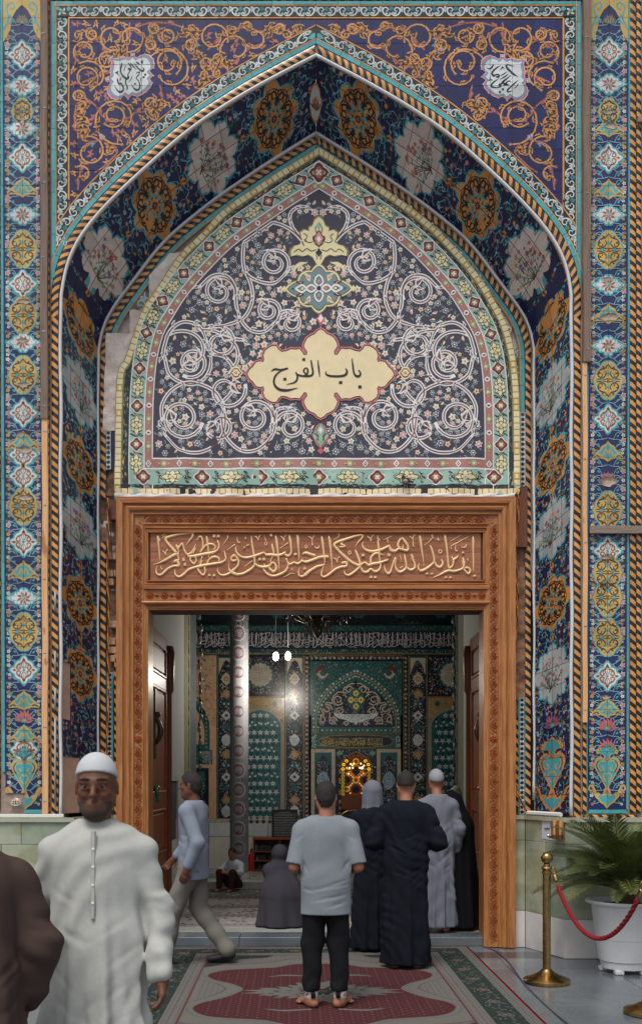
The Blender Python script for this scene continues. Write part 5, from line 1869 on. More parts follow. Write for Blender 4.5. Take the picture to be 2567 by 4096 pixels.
# left-half scrolls: (cx, cy, R, start angle, turns, dir) in photo pixels
SCR = [(1098,1052,62,.9,1.35,-1),(1073,1243,50,.6,1.3,-1),(1163,1292,46,-2.8,1.1,1),(877,1168,68,.5,1.25,-1),(768,1452,62,2.2,1.4,-1),(752,1420,112,-2.6,.55,1),
       (729,1674,84,.2,1.4,1),(1020,1669,74,.3,1.3,-1),(1163,1706,64,-2.9,1.1,1),(880,1372,70,-2.4,1.15,1),(905,1560,80,-.3,.9,1),(880,1700,60,2.6,.8,-1)]
LNK = [[(1212,966),(1170,925),(1110,895),(1040,895),(985,950),(972,1030),(985,1095),(1040,1128),(1100,1130),(1150,1085)],
       [(985,1095),(1004,1140),(1010,1200),(985,1260),(940,1290),(860,1312)],[(955,1270),(1000,1320),(1060,1325),(1120,1270)],[(1110,1290),(1125,1250),(1165,1240)],
       [(800,1150),(850,1105),(905,1105),(940,1150),(945,1220),(960,1270)],[(1210,960),(1170,910),(1160,860),(1190,830),(1225,826)],
       [(655,1430),(660,1380),(690,1320),(740,1290),(800,1310),(830,1370)],[(660,1430),(680,1500),(740,1535),(800,1530),(840,1480),(845,1400)],
       [(650,1680),(650,1620),(690,1560),(760,1530),(850,1560),(890,1620),(900,1700),(870,1770),(800,1810),(720,1800),(660,1740)],
       [(890,1610),(930,1560),(935,1480),(900,1430),(850,1420)],[(885,1660),(900,1740),(960,1800),(1030,1800),(1090,1740),(1098,1680),(1085,1620)],[(1098,1690),(1110,1640),(1160,1630)],
       [(800,1320),(870,1330),(940,1380),(950,1440),(920,1490)],[(975,1360),(930,1350),(880,1300)]]
for mir in (False,True):
 for i,(x,y,r,a0,tn,d) in enumerate(SCR):
  p = spiral_pts(x,y,r,a0,tn,d,.38,26)
  p = [q for q in p if in_field(*q,14)]
  if len(p) < 5: continue
  wscroll(p,mir)
  e,e2 = p[-1],p[-3]
  an = math.atan2(e[1] - e2[1],e[0] - e2[0])
  wleaf(e[0],e[1],an,56,mir)
  k = len(p) // 2
  an2 = math.atan2(p[k + 1][1] - p[k - 1][1],p[k + 1][0] - p[k - 1][0])
  wleaf(p[k][0],p[k][1],an2 + d * -1.2,24,mir,1)
 for i,b in enumerate(LNK):
  p = [q for q in spline(b,7) if in_field(*q,12)]
  if len(p) < 5: continue
  wscroll(p,mir)
  for q0,q1 in ((p[0],p[1]),(p[-1],p[-2])):
   wleaf(q0[0],q0[1],math.atan2(q0[1] - q1[1],q0[0] - q1[0]),32,mir,2)
  for k in (len(p) // 3,2 * len(p) // 3):
   an = math.atan2(p[k + 1][1] - p[k][1],p[k + 1][0] - p[k][0])
   wleaf(p[k][0],p[k][1],an + (.5 if i % 2 else -.5),30,mir,1)
big = []
for x,y,r,*_ in SCR:
 pass
# small flowers, leaves and buds between the scrolls (mirrored)
occ = []
for x,y,r,a0,tn,d in SCR:
 for q in spiral_pts(x,y,r,a0,tn,d,.38,26): occ.append(q)
for b in LNK: occ += [q[:2] for q in spline(b,5)]
occ = np.array(occ)
rr = random.Random(77)
placed = []
cart_box = lambda x,y: abs(x - 1282) / 330 + abs(y - 1492) / 205 < 1.0 or (abs(x - 1282) < 235 and abs(y - 1500) < 118)
med_box = lambda x,y: (abs(x - BCX) / 150 + abs(y - 1155) / 115 < 1) or (abs(x - BCX) < 110 and 850 < y < 1060)
tries = 0
while len(placed) < 460 and tries < 14000:
 tries += 1
 x,y = rr.uniform(560,BCX - 14),rr.uniform(790,YBOT - 14)
 if not in_field(x,y,18) or cart_box(x,y) or med_box(x,y): continue
 d = float(np.min(np.hypot(occ[:,0] - x,occ[:,1] - y)))
 if d < 16: continue
 if any((x - p[0]) ** 2 + (y - p[1]) ** 2 < p[2] ** 2 for p in placed): continue
 r = 11 if d < 24 else rr.choice((11,14,16))
 placed.append((x,y,29 if r > 12 else 23,r))
for x,y,_,r in placed:
 k,rot,a1,a2 = rr.random(),rr.uniform(0,6),rr.uniform(0,6),rr.uniform(0,6)
 for mir in (False,True):
  ban.mx = BCX if mir else None
  if k < .30: ban.flower(x,y,r * .74,'b_navy','b_white',4,6,out='b_white',rot=rot)
  elif k < .55: ban.flower(x,y,r * .8,'b_cream','b_pink',4,5,out='b_white',rot=rot)
  elif k < .75: ban.flower(x,y,r * .8,'b_pink','b_cream',4,6,out='b_white',rot=rot)
  elif k < .88: ban.leaf(x - 6,y,rot,r * 1.7,r * .9,'b_cream',4); ban.leaf(x - 3,y,rot,r,r * .4,'b_pink',5)
  else: ban.flower(x,y,r * .7,'b_yel','b_core',4,5,out='b_pink',rot=rot)
  for an in (a1,a2):
   ban.curve([(x + 13 * math.cos(an),y + 13 * math.sin(an)),(x + 21 * math.cos(an + .35),y + 21 * math.sin(an + .35)),(x + 29 * math.cos(an + .3),y + 29 * math.sin(an + .3))],[3,5.5,1.5],'b_leaf',3.5,3)
ban.mx = None
# yellow palmette, lozenge medallion, small finials
def sym(pts,cx=BCX):
 return [(cx + p,q) for p,q in pts] + [(cx - p,q) for p,q in pts[::-1] if p > .01]
pal = [(0,868),(16,880),(26,905),(40,912),(38,926),(58,920),(74,932),(70,950),(62,968),(78,980),(96,984),(112,1004),(110,1026),(88,1020),(62,1026),(42,1020),(24,1030),(12,1052),(4,1064)]
pc = (BCX,980)
ban.poly(sym([(p * 1.08,980 + (q - 980) * 1.07) for p,q in pal]),'b_oliv',6)
ban.poly(sym(pal),'b_yel',7)
for s in (-1,1):
 for L in ([(0,890),(14,915),(8,940),(24,950),(16,975),(4,985)],[(60,935),(46,946),(54,962),(40,972),(24,968)],[(100,1010),(80,998),(66,1008),(48,996),(30,1006),(10,1000)],[(0,1010),(10,1020),(6,1040)]):
  ban.curve([(BCX + s * p,q) for p,q in L],3.4,'b_line',8,4)
ban.blob(BCX,956,22,34,4,.12,1.2,'b_line',8,24); ban.blob(BCX,956,17,28,4,.12,1.2,'b_pink',9,24); ban.diamond(BCX,958,9,14,'b_white',10)
ban.blob(BCX,905,10,16,4,.2,1.2,'b_green',8,16); ban.blob(BCX,1012,12,16,4,.3,1.2,'b_line',8,16)
for s in (-1,1):
 c = [(BCX + s * p,q) for p,q in [(100,1098),(94,1070),(72,1056),(48,1052)]]
 ban.curve(c,[3,12,14,3],'b_yel',6,4)
ban.blob(BCX,1156,132,96,8,.16,1.25,'b_oliv',6,96)
ban.blob(BCX,1156,126,91,8,.16,1.25,'b_yel',7,96)
ban.blob(BCX,1156,117,83,8,.16,1.25,'b_line',8,96)
ban.blob(BCX,1156,114,80,8,.16,1.25,'b_leaf',9,96)
for s in (-1,1):
 for L,w in (([(8,0),(30,-14),(48,0),(30,14),(8,0)],9),([(48,0),(66,-14),(84,-6),(92,0),(84,6),(66,14),(48,0)],9)):
  q = [(BCX + s * p,1156 + t) for p,t in L]
  ban.curve(q,w + 4,'b_line',10,5); ban.curve(q,w,'b_white',11,5)
 for L in ([(0,8),(16,22),(12,42),(0,54)],[(0,-8),(16,-22),(12,-42),(0,-54)]):
  q = [(BCX + s * p,1156 + t) for p,t in L]
  ban.curve(q,11,'b_line',10,5); ban.curve(q,7.5,'b_white',11,5)
 for t in (-1,1):
  ban.split(BCX + s * 36,1156 + t * 30,math.atan2(t,s),40,'b_yel','b_pink',10,s * t)
  ban.split(BCX + s * 60,1156 + t * 24,math.atan2(t * .4,s),34,'b_line','b_pink',10,-s * t)
 ban.disc(BCX + s * 66,1156,6,'b_yel',12,8); ban.disc(BCX + s * 28,1156,6,'b_pink',12,8); ban.disc(BCX + s * 104,1156,4,'b_line',12,6)
 ban.diamond(BCX + s * 138,1156,10,14,'b_yel',8)
 ban.diamond(BCX,1156 + s * 28,6,8,'b_pink',12)
ban.diamond(BCX,1156,11,11,'b_line',12)
# finials above and below the cartouche
ban.blob(1282,1278,16,22,4,.3,1.3,'b_rose',6,20); ban.blob(1282,1276,10,14,4,.3,1.3,'b_white',7,20)
ban.line([(1282,1296),(1282,1322)],5,'b_rose',6)
ban.blob(1282,1744,36,58,6,.1,1.3,'b_line',5,30); ban.blob(1282,1744,33,54,6,.1,1.3,'b_rose',6,30); ban.blob(1282,1744,29,49,6,.1,1.3,'b_green',7,30)
for s in (-1,1):
 ban.curve([(1282 + s * p,q) for p,q in [(4,1700),(18,1724),(8,1748),(18,1766),(4,1786)]],5,'b_oliv',8,4)
 ban.curve([(1282 + s * p,q) for p,q in [(26,1735),(14,1745),(10,1765)]],4,'b_line',8,4)
ban.diamond(1282,1724,8,14,'b_white',9); ban.diamond(1282,1764,8,12,'b_lime',9); ban.blob(1282,1806,12,12,4,.3,1.3,'b_rose',7,12)
for s in (-1,1):
 x = 1282 + s * 338
 ban.blob(x,1492,26,27,6,.2,1.3,'b_yel',6,30); ban.blob(x,1492,20,20,6,.2,1.3,'b_maroon',7,30); ban.blob(x,1492,15,15,6,.3,1.3,'b_cream',8,30); ban.flower(x,1492,7,'b_core','b_white',9,4)
 ban.diamond(1282 + s * 304,1492,8,10,'b_rose',7)
# cartouche
C1 = [(0,1318),(14,1326),(24,1337),(40,1344),(54,1354),(64,1372),(68,1386),(62,1398),(54,1408),(56,1420),(66,1421),(74,1408),(84,1396),(100,1399),(118,1397),(136,1405),(156,1408),(168,1398),(176,1385),(192,1384),(206,1390),(222,1402),(230,1422),(226,1438),(230,1448),(240,1444),(258,1448),
      (272,1468),(284,1478),(294,1497)]
cart = [(1282 + p,q) for p,q in C1] + [(1282 + p,2 * 1497 - q) for p,q in C1[-2::-1]] + [(1282 - p,2 * 1497 - q) for p,q in C1[1:]] + [(1282 - p,q) for p,q in C1[-2:0:-1]]
cc = np.array([(x,y) for x,y in cart])
def grow(pts,d):
 n = len(pts); o = []
 for i in range(n):
  a_,b_ = pts[i - 1],pts[(i + 1) % n]
  dx,dy = b_[0] - a_[0],b_[1] - a_[1]
  L = math.hypot(dx,dy) or 1
  o.append((pts[i][0] + dy / L * d,pts[i][1] - dx / L * d))
 return o
ban.poly(grow(cart,6.5),'b_dark',6)
ban.line(grow(cart,5.0) + [grow(cart,5.0)[0]],6.0,'b_rose',7)
ban.line(grow(cart,5.2) + [grow(cart,5.2)[0]],2.2,'b_pink',8)
ban.poly(cart,'b_cream',8)
ban.line(cart + [cart[0]],2.2,'b_line',9)
KB = 600 / 1512.0
INK_B = [[(1076,345,8),(1085,420,18),(1096,490,18),(1120,522,24),(1150,520,24),(1162,490,16),(1140,462,12)],[(1156,615,34),(1156,646,34)],[(1012,445,10),(1026,480,22),(1000,515,24),(920,524,22),(850,518,22),(815,500,16),(816,470,6)],[(962,572,34),(962,600,34)],
         [(733,360,8),(742,440,18),(752,530,8)],[(664,360,16),(674,420,18),(684,490,20),(660,518,22),(590,522,20),(530,508,20),(510,482,10)],[(590,520,14),(625,500,20),(632,455,16),(610,440,14),(590,470,16),(615,505,14)],[(592,340,30),(592,366,30)],
         [(514,480,10),(528,540,20),(500,585,18),(420,605,6)],[(264,470,8),(300,450,22),(360,455,16),(434,440,14)],[(434,442,16),(350,475,16),(300,530,20),(295,600,22),(340,650,28),(420,665,26),(530,642,5)],[(402,538,32),(402,566,32)]]
ink(ban,980,1300,KB,INK_B,'b_ink',10)
for p,q,w in ((600,650,1),):
 pass
ban.mx = None

# the cloth surface: gentle billows, a curl along the torn left edge, creases near the hem
def cloth(x,y,h):
 e = max(0.0,min(1.0,(y - 1700) / 250))
 r = .006 * math.sin(x * .011 + y * .004) + .004 * math.sin(x * .023 - y * .009 + 1)
 r += e * (.012 * math.sin(x * .028 + .02 * y) + .007 * math.sin(x * .06 - y * .03))
 r += .004 * math.sin((x + y * .5) * .05) * e
 L = max(0.0,1 - math.hypot((x - 620) / 170,(y - 1250) / 330))
 r += .09 * L * L
 Z = .585 - r - h
 d = .585 + D0
 return ((x - CX) * d / F,Z,EYE + (HY - y) * d / F)
cells = [(x,y,x + 44,y + 44) for x in range(440,2110,44) for y in range(570,1990,44)]
ls = [(l * 2.0,c,p) for l,c,p in ban.p]
tmp = Art(); tmp.p = ls
bk = bucket(tmp,cells)
allp = [q for b in bk for q in b]
prt = {'print_border': [],'print_field': [],'print_cartouche': []}
v,f,m,cols = emit_polys(allp,cloth)
mesh('printed_cloth',v,f,[PAL(c) for c in cols],m,BAN)
# cloth back and hem
M_CLOTH = mat('banner_cloth',srgb(214,214,214),rough=.7,var=.08,scale=8,bump=.25,bscale=30)
v,f = [],[]
for sd,e in ((-1,PBL.edge(3)),(1,PB[1].edge(3))):
 e = [p for p in e if p[1] < 1978]
 for (x,y) in e:
  for k in range(9):
   v.append(cloth(BCX + (x - BCX) * .992 * k / 8,y,-.028))
 n = len(e)
 b = len(v) - 9 * n
 f += [(b + 9 * i + k,b + 9 * i + k + 1,b + 9 * (i + 1) + k + 1,b + 9 * (i + 1) + k) for i in range(n - 1) for k in range(8)]
mesh('cloth_back',v,f,M_CLOTH,None,BAN,True)
v,f = [],[]
n = 120
rr = random.Random(9)
for i in range(n + 1):
 x = 460 + (2056 - 460) * i / n
 for k in range(6):
  y = 1974 + 26 * k / 5 + (3 * math.sin(i * .31) + 2 * math.sin(i * .83)) * k / 5
  hh = .004 + .012 * math.sin(PI * k / 5) + .006 * math.sin(i * .9 + k) + .004 * math.sin(i * 1.9)
  v.append(cloth(x,y,hh))
f = [(6 * i + k,6 * i + k + 1,6 * (i + 1) + k + 1,6 * (i + 1) + k) for i in range(n) for k in range(5)]
mesh('hem',v,f,M_CLOTH,None,BAN,True)
# ------------------------------------------------------------------ timber battens, conduits, cables, small fittings on the facade
M_OLDW = mat('weathered_timber',srgb(112,92,80),rough=.85,scale=8,rgb2=srgb(150,128,112),stretch=(12,12,.6),bump=.4,bscale=20)
M_NEWW = mat('new_timber',srgb(214,158,106),rough=.6,scale=6,rgb2=srgb(238,190,140),stretch=(10,10,.5),bump=.15,bscale=20,wave=(9,(1,1,.4),(.62,.68),(.6,.45,.35)))
M_OLDH = mat('weathered_timber_level',srgb(124,108,96),rough=.85,scale=8,rgb2=srgb(160,142,128),stretch=(.6,12,12),bump=.4,bscale=20)
M_PIPE = mat('white_pipe',srgb(214,214,216),rough=.45,var=.06,scale=9)
M_GPIPE = mat('grey_pipe',srgb(150,164,172),rough=.4,var=.06,scale=9)
M_CREAM = mat('cream_trunking',srgb(226,224,220),rough=.45,var=.05,scale=9)
def batten(name,label,x0,x1,y0,y1,Y0,th,m,lean=0.0):
 d = Y0 + D0
 a_,b_ = W(x0,y1,Y0),W(x1,y0,Y0)
 mb = MB().box(a_.x,b_.x,Y0 - th,Y0,a_.z,b_.z,ch=.004)
 # a batten is never perfectly straight
 L = b_.z - a_.z
 mb2 = MB()
 n = 14
 if L > 1.5:
  V = []
  for i in range(n + 1):
   z = a_.z + L * i / n
   w = .004 * math.sin(i * 1.3) + lean * (i / n - .5)
   for (x,y) in ((a_.x + .003,Y0 - th),(b_.x - .003,Y0 - th),(b_.x,Y0 - th + .004),(b_.x,Y0),(a_.x,Y0),(a_.x,Y0 - th + .004)):
    V.append((x + w,y,z))
  Fc = [(6 * i + k,6 * i + (k + 1) % 6,6 * (i + 1) + (k + 1) % 6,6 * (i + 1) + k) for i in range(n) for k in range(6)]
  Fc += [tuple(range(6))[::-1],tuple(6 * n + k for k in range(6))]
  mb = MB().add(V,Fc)
 o = mb.build(name,m)
 origin_to(o,((a_.x + b_.x) / 2,Y0,a_.z))
 tag(o,label,'timber')
 # nail heads
 rr = random.Random(int(x0 + y0))
 for i in range(max(2,int(L / .6))):
  z = a_.z + .12 + (L - .24) * i / max(1,int(L / .6) - 1)
  nb = MB().lathe([(.007,0),(.007,.002),(.004,.0035)],(0,0,0),8)
  nb.v = [((a_.x + b_.x) / 2 + v_[0] + (rr.uniform(-.02,.02) if L > 1 else 0),Y0 - th - v_[2],z + v_[1]) for v_ in nb.v]
  nb.build('nail',M_GPIPE,o)
 return o
TB = .012
batten('batten','weathered grey-brown timber batten, the long upper one left of the arch',167,196,-200,1680,-TB,.045,M_OLDW)
batten('batten','pale new timber batten below the weathered one, left of the arch',172,196,1680,3254,-TB,.032,M_NEWW)
batten('batten','weathered grey-brown timber batten, the long upper one right of the arch',2328,2357,-200,1453,-TB,.045,M_OLDW)
batten('batten','pale new timber batten below the weathered one, right of the arch',2326,2345,1456,2890,-TB,.03,M_NEWW)
a_,b_ = W(2354,2137,-TB),W(2720,2107,-TB)
o = MB().box(a_.x,b_.x,-TB - .04,-TB,a_.z,b_.z,ch=.003).build('plank',M_OLDH); origin_to(o,(a_.x,-TB,a_.z))
tag(o,'grey weathered plank nailed level across the right pier','timber')
a_,b_ = W(2545,495,-TB),W(2720,476,-TB)
o = MB().box(a_.x,b_.x,-TB - .03,-TB,a_.z,b_.z,ch=.003).build('plank',M_OLDH); origin_to(o,(a_.x,-TB,a_.z))
tag(o,'short dark timber end at the far right edge, high up','timber')
# timber blocks beside the frame head
for (x0,y0,x1,y1,Y0,lab) in ((437,2001,474,2082,.62,'dark timber block set in the wall beside the upper left corner of the door frame'),(2056,1953,2106,2192,.62,'dark brown timber post stub beside the upper right corner of the door frame')):
 a_,b_ = W(x0,y1,Y0),W(x1,y0,Y0)
 o = MB().box(a_.x,b_.x,Y0 - .03,Y0 + .05,a_.z,b_.z,ch=.006).build('timber_block',M_WDARK); origin_to(o,(a_.x,Y0,a_.z))
 tag(o,lab,'timber')
# bricks showing in the bare strip
M_BRK = mat('pale_brick',srgb(196,160,128),rough=.9,var=.2,scale=14,bump=.5,bscale=30)
rr = random.Random(8)
for i in range(16):
 y = 2180 + i * 34
 if rr.random() < .35: continue
 x0 = 436 + rr.uniform(-6,8)
 a_,b_ = W(x0,y + 27,.675),W(x0 + rr.uniform(20,42),y,.675)
 MB().box(a_.x,b_.x,.635 + rr.uniform(0,.012),.70,a_.z,b_.z,ch=.006).build('brick',M_BRK,tym)

def pipe_curve(name,label,pts3,r,m,cat='conduit',n=8):
 mb = MB().tube(pts3,r,n)
 o = mb.build(name,m,None,True)
 origin_to(o,pts3[-1])
 return tag(o,label,cat)
for sd,nm in ((-1,'left'),(1,'right')):
 side = nm
 e = [(x,y) for x,y in OP[sd].edge(0) if y < 3262]
 e += [(e[-1][0],3262)]
 w = [(.0035 * math.sin(y * .02 + sd),) for x,y in e]
 pts = [W(x + 2.2 * math.sin(y * .013 + sd),y,-.016) for x,y in e]
 pipe_curve('conduit',f'long white conduit along the outer arch edge, {nm} side of the portal',pts,.0165,M_PIPE)
 e = [(x,y) for x,y in IP[sd].edge(0) if y < 3240]
 pts = [W(x + 1.8 * math.sin(y * .015 + sd),y,YIN - .004) for x,y in e]
 pipe_curve('conduit',f'long white conduit along the inner arch edge, {nm} side behind the banner edge',pts,.0155,M_PIPE)
for (y0,y1,lab) in ((2365,2448,'topmost of the short grey pipes left of the arch foot'),(2604,2698,'second short grey pipe from the top, left of the arch foot'),(2752,2842,'third short grey pipe from the top, left of the arch foot'),(2872,3222,'lowest and longest of the grey pipes left of the arch foot')):
 pipe_curve('pipe',lab,[W(222,y,-.025) for y in (y0,(y0 + y1) / 2,y1)],.0095,M_GPIPE,'pipe')
# flat trunking on the ledges
for (x0,x1,y,Yd,lab) in ((-40,258,3262,-.03,'white cable trunking lying on the left plinth ledge'),(2272,2640,3281,-.03,'white cable trunking lying on the right plinth ledge'),(2100,2262,3268,.2,'short white trunking on the splayed right ledge below the blue soffit')):
 if Yd > 0:
  p,q = Vector((2.13,.52,1.385)),Vector((2.34,.0,1.385))
  o = MB().tube([p,q],.022,6).build('trunking',M_CREAM); origin_to(o,p)
 else:
  a_,b_ = W(x0,y + 7,Yd),W(x1,y - 6,Yd)
  o = MB().box(a_.x,b_.x,Yd - .03,Yd,a_.z,b_.z,ch=.003).build('trunking',M_CREAM); origin_to(o,(a_.x,Yd,a_.z))
 tag(o,lab,'trunking')
# twisted orange and black flex beside the frame
M_FLEX_O = mat('flex_orange',srgb(210,100,40),rough=.5,var=.1)
M_FLEX_K = mat('flex_dark',srgb(50,36,44),rough=.5,var=.1)
M_FLEX_Y = mat('flex_yellow',srgb(220,170,60),rough=.5,var=.1)
def flex(name,label,path,Y,r=.0055,tw=26.0):
 q = spline([W(x,y,Y) for x,y in path],30)
 q = [Vector(p) for p in q]
 t = thing(name,label,'cable',q[-1])
 for k,m in enumerate((M_FLEX_O,M_FLEX_K,M_FLEX_Y)):
  pts,L = [],0
  for i,p in enumerate(q):
   if i: L += (p - q[i - 1]).length
   a_ = L * tw + k * 2 * PI / 3
   pts.append(p + Vector((r * 1.3 * math.cos(a_),r * 1.3 * math.sin(a_),0)))
  MB().tube(pts,r * .85,5).build('strand',m,t,True)
 return t
flex('cable','twisted orange and black cable hanging down left of the wooden door frame',[(432,1992),(434,2150),(430,2300),(437,2450),(432,2600),(438,2760),(432,2900),(426,3050),(432,3230)],.585)
flex('cable','twisted orange and black cable running down right of the wooden door frame',[(2066,1955),(2072,2050),(2064,2140),(2062,2260),(2068,2400),(2060,2560),(2054,2700),(2052,2860),(2046,3000),(2052,3110),(2078,3190),(2106,3258)],.575)
pipe_curve('cable','thin black cable sagging beside the left edge of the wooden door frame',[Vector(p) for p in spline([W(438,2020,.56),W(448,2200,.56),W(462,2400,.55),W(480,2600,.53),W(484,2800,.53),W(486,2990,.53)],6)],.005,M_FLEX_K,'cable',6)

# oval bulkhead lamp in the broken hole at the left foot
M_CHROME = mat('chrome',srgb(210,206,200),rough=.15,metal=1.0,var=.05)
M_LENS = mat('lamp_lens',srgb(240,214,190),rough=.08,var=0,spec=.6,trans=.4)
rough_patch('broken_recess',[(20,3142),(112,3142),(112,3196),(100,3246),(20,3246)],.03,M_MUD,pier_l,30,.012,10)
lm = thing('bulkhead_lamp','small oval chrome lamp set in the broken tile hole at the far left','lamp',W(66,3208,-.02))
c = W(66,3208,-.012); px0 = D0 / F
mb = MB()
mb.lathe([(.024,.012),(.026,.02),(.0245,.026),(.021,.022)],(0,0,0),28)
v = [(c.x + p[0] * 27 * px0 / .026,c.y - p[2] * 1.2 + .01,c.z + p[1] * 16 * px0 / .026) for p in mb.v]
mesh('rim',v,mb.f,M_CHROME,None,lm,True)
mb = MB().ball((0,0,0),1,20,8)
mesh('lens',[(c.x + p[0] * 22 * px0,c.y - .012 - .012 * max(0,p[2]) ,c.z + p[1] * 12 * px0) for p in mb.v],mb.f,M_LENS,None,lm,True)
for dx in (-9,0,9):
 for dy in (-4,4):
  b = MB().ball((c.x + dx * px0,c.y - .026,c.z + dy * px0),3.2 * px0,8,6)
  b.build('lamp_bulb',M_BRASS if dx == 0 else M_CHROME,lm,True)

# bird perched on the hem of the banner
M_BIRD = mat('bird_dark',srgb(58,54,56),rough=.8,var=.2,scale=60)
M_BIRD2 = mat('bird_pale',srgb(170,160,156),rough=.8,var=.2,scale=60)
bc = W(1622,1922,.545)
s_ = 10.2 / F
bird = thing('bird','small dark-capped bird perched on the lower edge of the banner','bird',W(1622,1952,.545))
mb = MB()
mb.ball((bc.x,bc.y,bc.z),12 * s_,12,8,0,(1.25,1,1.0))
mb.ball((bc.x - 9 * s_,bc.y,bc.z + 14 * s_),7.5 * s_,10,8)
mb.tube([(bc.x - 3 * s_,bc.y,bc.z + 4 * s_),(bc.x - 8 * s_,bc.y,bc.z + 11 * s_)],[9 * s_,7 * s_],8)
mb.tube([(bc.x - 14 * s_,bc.y,bc.z + 14 * s_),(bc.x - 21 * s_,bc.y,bc.z + 12 * s_)],[2.6 * s_,.4 * s_],6)
mb.tube([(bc.x + 10 * s_,bc.y,bc.z - 1 * s_),(bc.x + 28 * s_,bc.y,bc.z - 6 * s_)],[6 * s_,3.4 * s_],6)
mb.build('body',M_BIRD,bird,True)
MB().ball((bc.x - 1 * s_,bc.y - 4 * s_,bc.z - 3 * s_),10.4 * s_,10,8,0,(1.1,.9,.9)).build('breast',M_BIRD2,bird,True)
for dx in (-4,5):
 MB().tube([(bc.x + dx * s_,bc.y,bc.z - 8 * s_),(bc.x + (dx - 1) * s_,bc.y,bc.z - 20 * s_),(bc.x + dx * s_,bc.y - .004,bc.z - 30 * s_)],[2 * s_,1.3 * s_,1.3 * s_],5).build('leg',M_BIRD2,bird,True)

# notice and brass tube on the right plinth
M_PAPER = mat('paper',srgb(206,206,216),rough=.8,var=.04,scale=20)
M_INKG = mat('ink_green',srgb(40,70,60),rough=.8,var=0)
no = thing('notice','white paper notice with a line of green writing taped to the right plinth','notice',W(2190,3375,.2))
def on_splay(x,z,h):
 # point on the splayed onyx face, x 0..1 from the recess outwards
 p = Vector((2.115 + (2.365 - 2.115) * x,.585 - .645 * x,z))
 n = Vector((-.93,-.36,0))
 return p + n * h
P = [(.44,1.325),(.83,1.325),(.83,1.15),(.80,1.13),(.44,1.135)]
v = [on_splay(x,z,.006 + .004 * math.sin(9 * x)) for x,z in P]
v += [on_splay(x,z,.001) for x,z in P]
mesh('paper',v,[tuple(range(5)),tuple(range(5,10))] + [(k,(k + 1) % 5,5 + (k + 1) % 5,5 + k) for k in range(5)],M_PAPER,None,no)
ws = Art()
ws.curve([(.52,1.245,.010),(.56,1.236,.012),(.60,1.246,.008)],[.012,.014,.01],'ink_green',0)
ws.curve([(.60,1.26),(.605,1.24),(.64,1.238),(.66,1.25)],.010,'ink_green',0)
ws.curve([(.68,1.262),(.69,1.24),(.72,1.238),(.74,1.256),(.745,1.238),(.78,1.24)],.010,'ink_green',0)
ws.curve([(.80,1.265),(.80,1.238)],.009,'ink_green',0)
ws.curve([(.66,1.29),(.70,1.287),(.74,1.291)],.006,'ink_green',0)
for x in (.5,.55,.60,.67,.72,.78): ws.rect(x,1.312,x + .03,1.318,'ink_green',0)
art_mesh('writing',ws.p,lambda x,y,h: on_splay(x,y,.0125 + h),no)
M_COPPER = mat('copper_tube',srgb(206,152,100),rough=.28,metal=.9,var=.08,scale=8)
hd = thing('cup_dispenser','copper coloured double tube dispenser fixed beside the paper notice','dispenser',on_splay(.92,1.2,.05))
for k,(x,r,h) in enumerate(((.86,.036,.05),(1.0,.032,.05))):
 p = on_splay(x,1.15,h)
 z0,z1 = 1.152,1.330
 mb = MB().lathe([(r * .9,0),(r,.006),(r,.04),(r * 1.03,.042),(r,.046),(r,z1 - z0 - .006),(r * .94,z1 - z0)],(p.x,p.y,z0),20)
 edge_smooth(mb.build('tube',M_COPPER,hd),40)
p = on_splay(.82,1.16,.05)
MB().tube([(p.x - .03,p.y - .02,1.165),(p.x - .055,p.y - .03,1.175),(p.x - .058,p.y - .03,1.195)],.012,8).build('outlet',M_CHROME,hd,True)
p = on_splay(.93,1.15,.02)
MB().box(p.x - .05,p.x + .05,p.y - .01,p.y + .03,1.18,1.30,ch=.004).build('bracket',M_COPPER,hd)
# ------------------------------------------------------------------ the hall seen through the doorway
PALC.update({'iteal': (48,104,104),'iteal2': (38,80,82),'inavy': (42,46,64),'icream': (200,186,166),'igold': (176,144,92),'iyel': (222,196,110),'iwhite': (206,212,216),'ipeach_glare': (224,180,146),'igrey': (150,150,148),'imar': (110,62,58),'iblue': (120,160,190),  # peach entry: warm reflected glare put into the tile colour
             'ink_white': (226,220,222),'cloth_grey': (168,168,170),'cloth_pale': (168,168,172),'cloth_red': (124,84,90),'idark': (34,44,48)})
M_MIRROR = mat('mirror_mosaic',srgb(150,160,162),rough=.12,metal=1.0,var=.3,scale=40)
MATS['mirror'] = M_MIRROR
M_WHITE = mat('white_wall',srgb(176,178,172),rough=.8,var=.06,scale=2.0,bump=.08)
M_OLIVE = mat('olive_stone',srgb(120,116,92),rough=.7,var=.2,scale=6)
M_HALL = mat('hall_dark_plaster',srgb(90,92,92),rough=.9,var=.15,scale=2)
M_IFLOOR = mat('hall_floor_marble',srgb(150,152,146),rough=.25,scale=1.2,rgb2=srgb(184,186,180))
M_HMARB = mat('hall_dado_marble',srgb(206,206,198),rough=.3,scale=2.2,rgb2=srgb(228,226,216),wave=(4,(1,1,1),(.56,.62),(.84,.78,.68)))
YW = 7.32
hall = thing('hall_shell',None,None,(0,4,0),kind='structure')
MB().box(-7,7,1.0,5.12,-.05,.090).build('hall_floor',M_IFLOOR,hall)
MB().box(-7,7,5.12,7.6,-.05,.20,ch=.004).build('hall_platform',M_IFLOOR,hall)
MB().box(-7.2,7.2,.80,7.8,6.2,6.3).build('hall_ceiling',M_HALL,hall)
for x in (-7.2,7.1):
 MB().box(x,x + .1,.8,7.8,-.05,6.3).build('hall_side_wall',M_HALL,hall)
MB().box(-7.2,7.2,7.5,7.6,-.05,6.3).build('hall_back_wall',M_HALL,hall)
MB().box(-7.2,-1.84,.82,.9,0,6.3).build('hall_front_wall',M_HALL,hall)
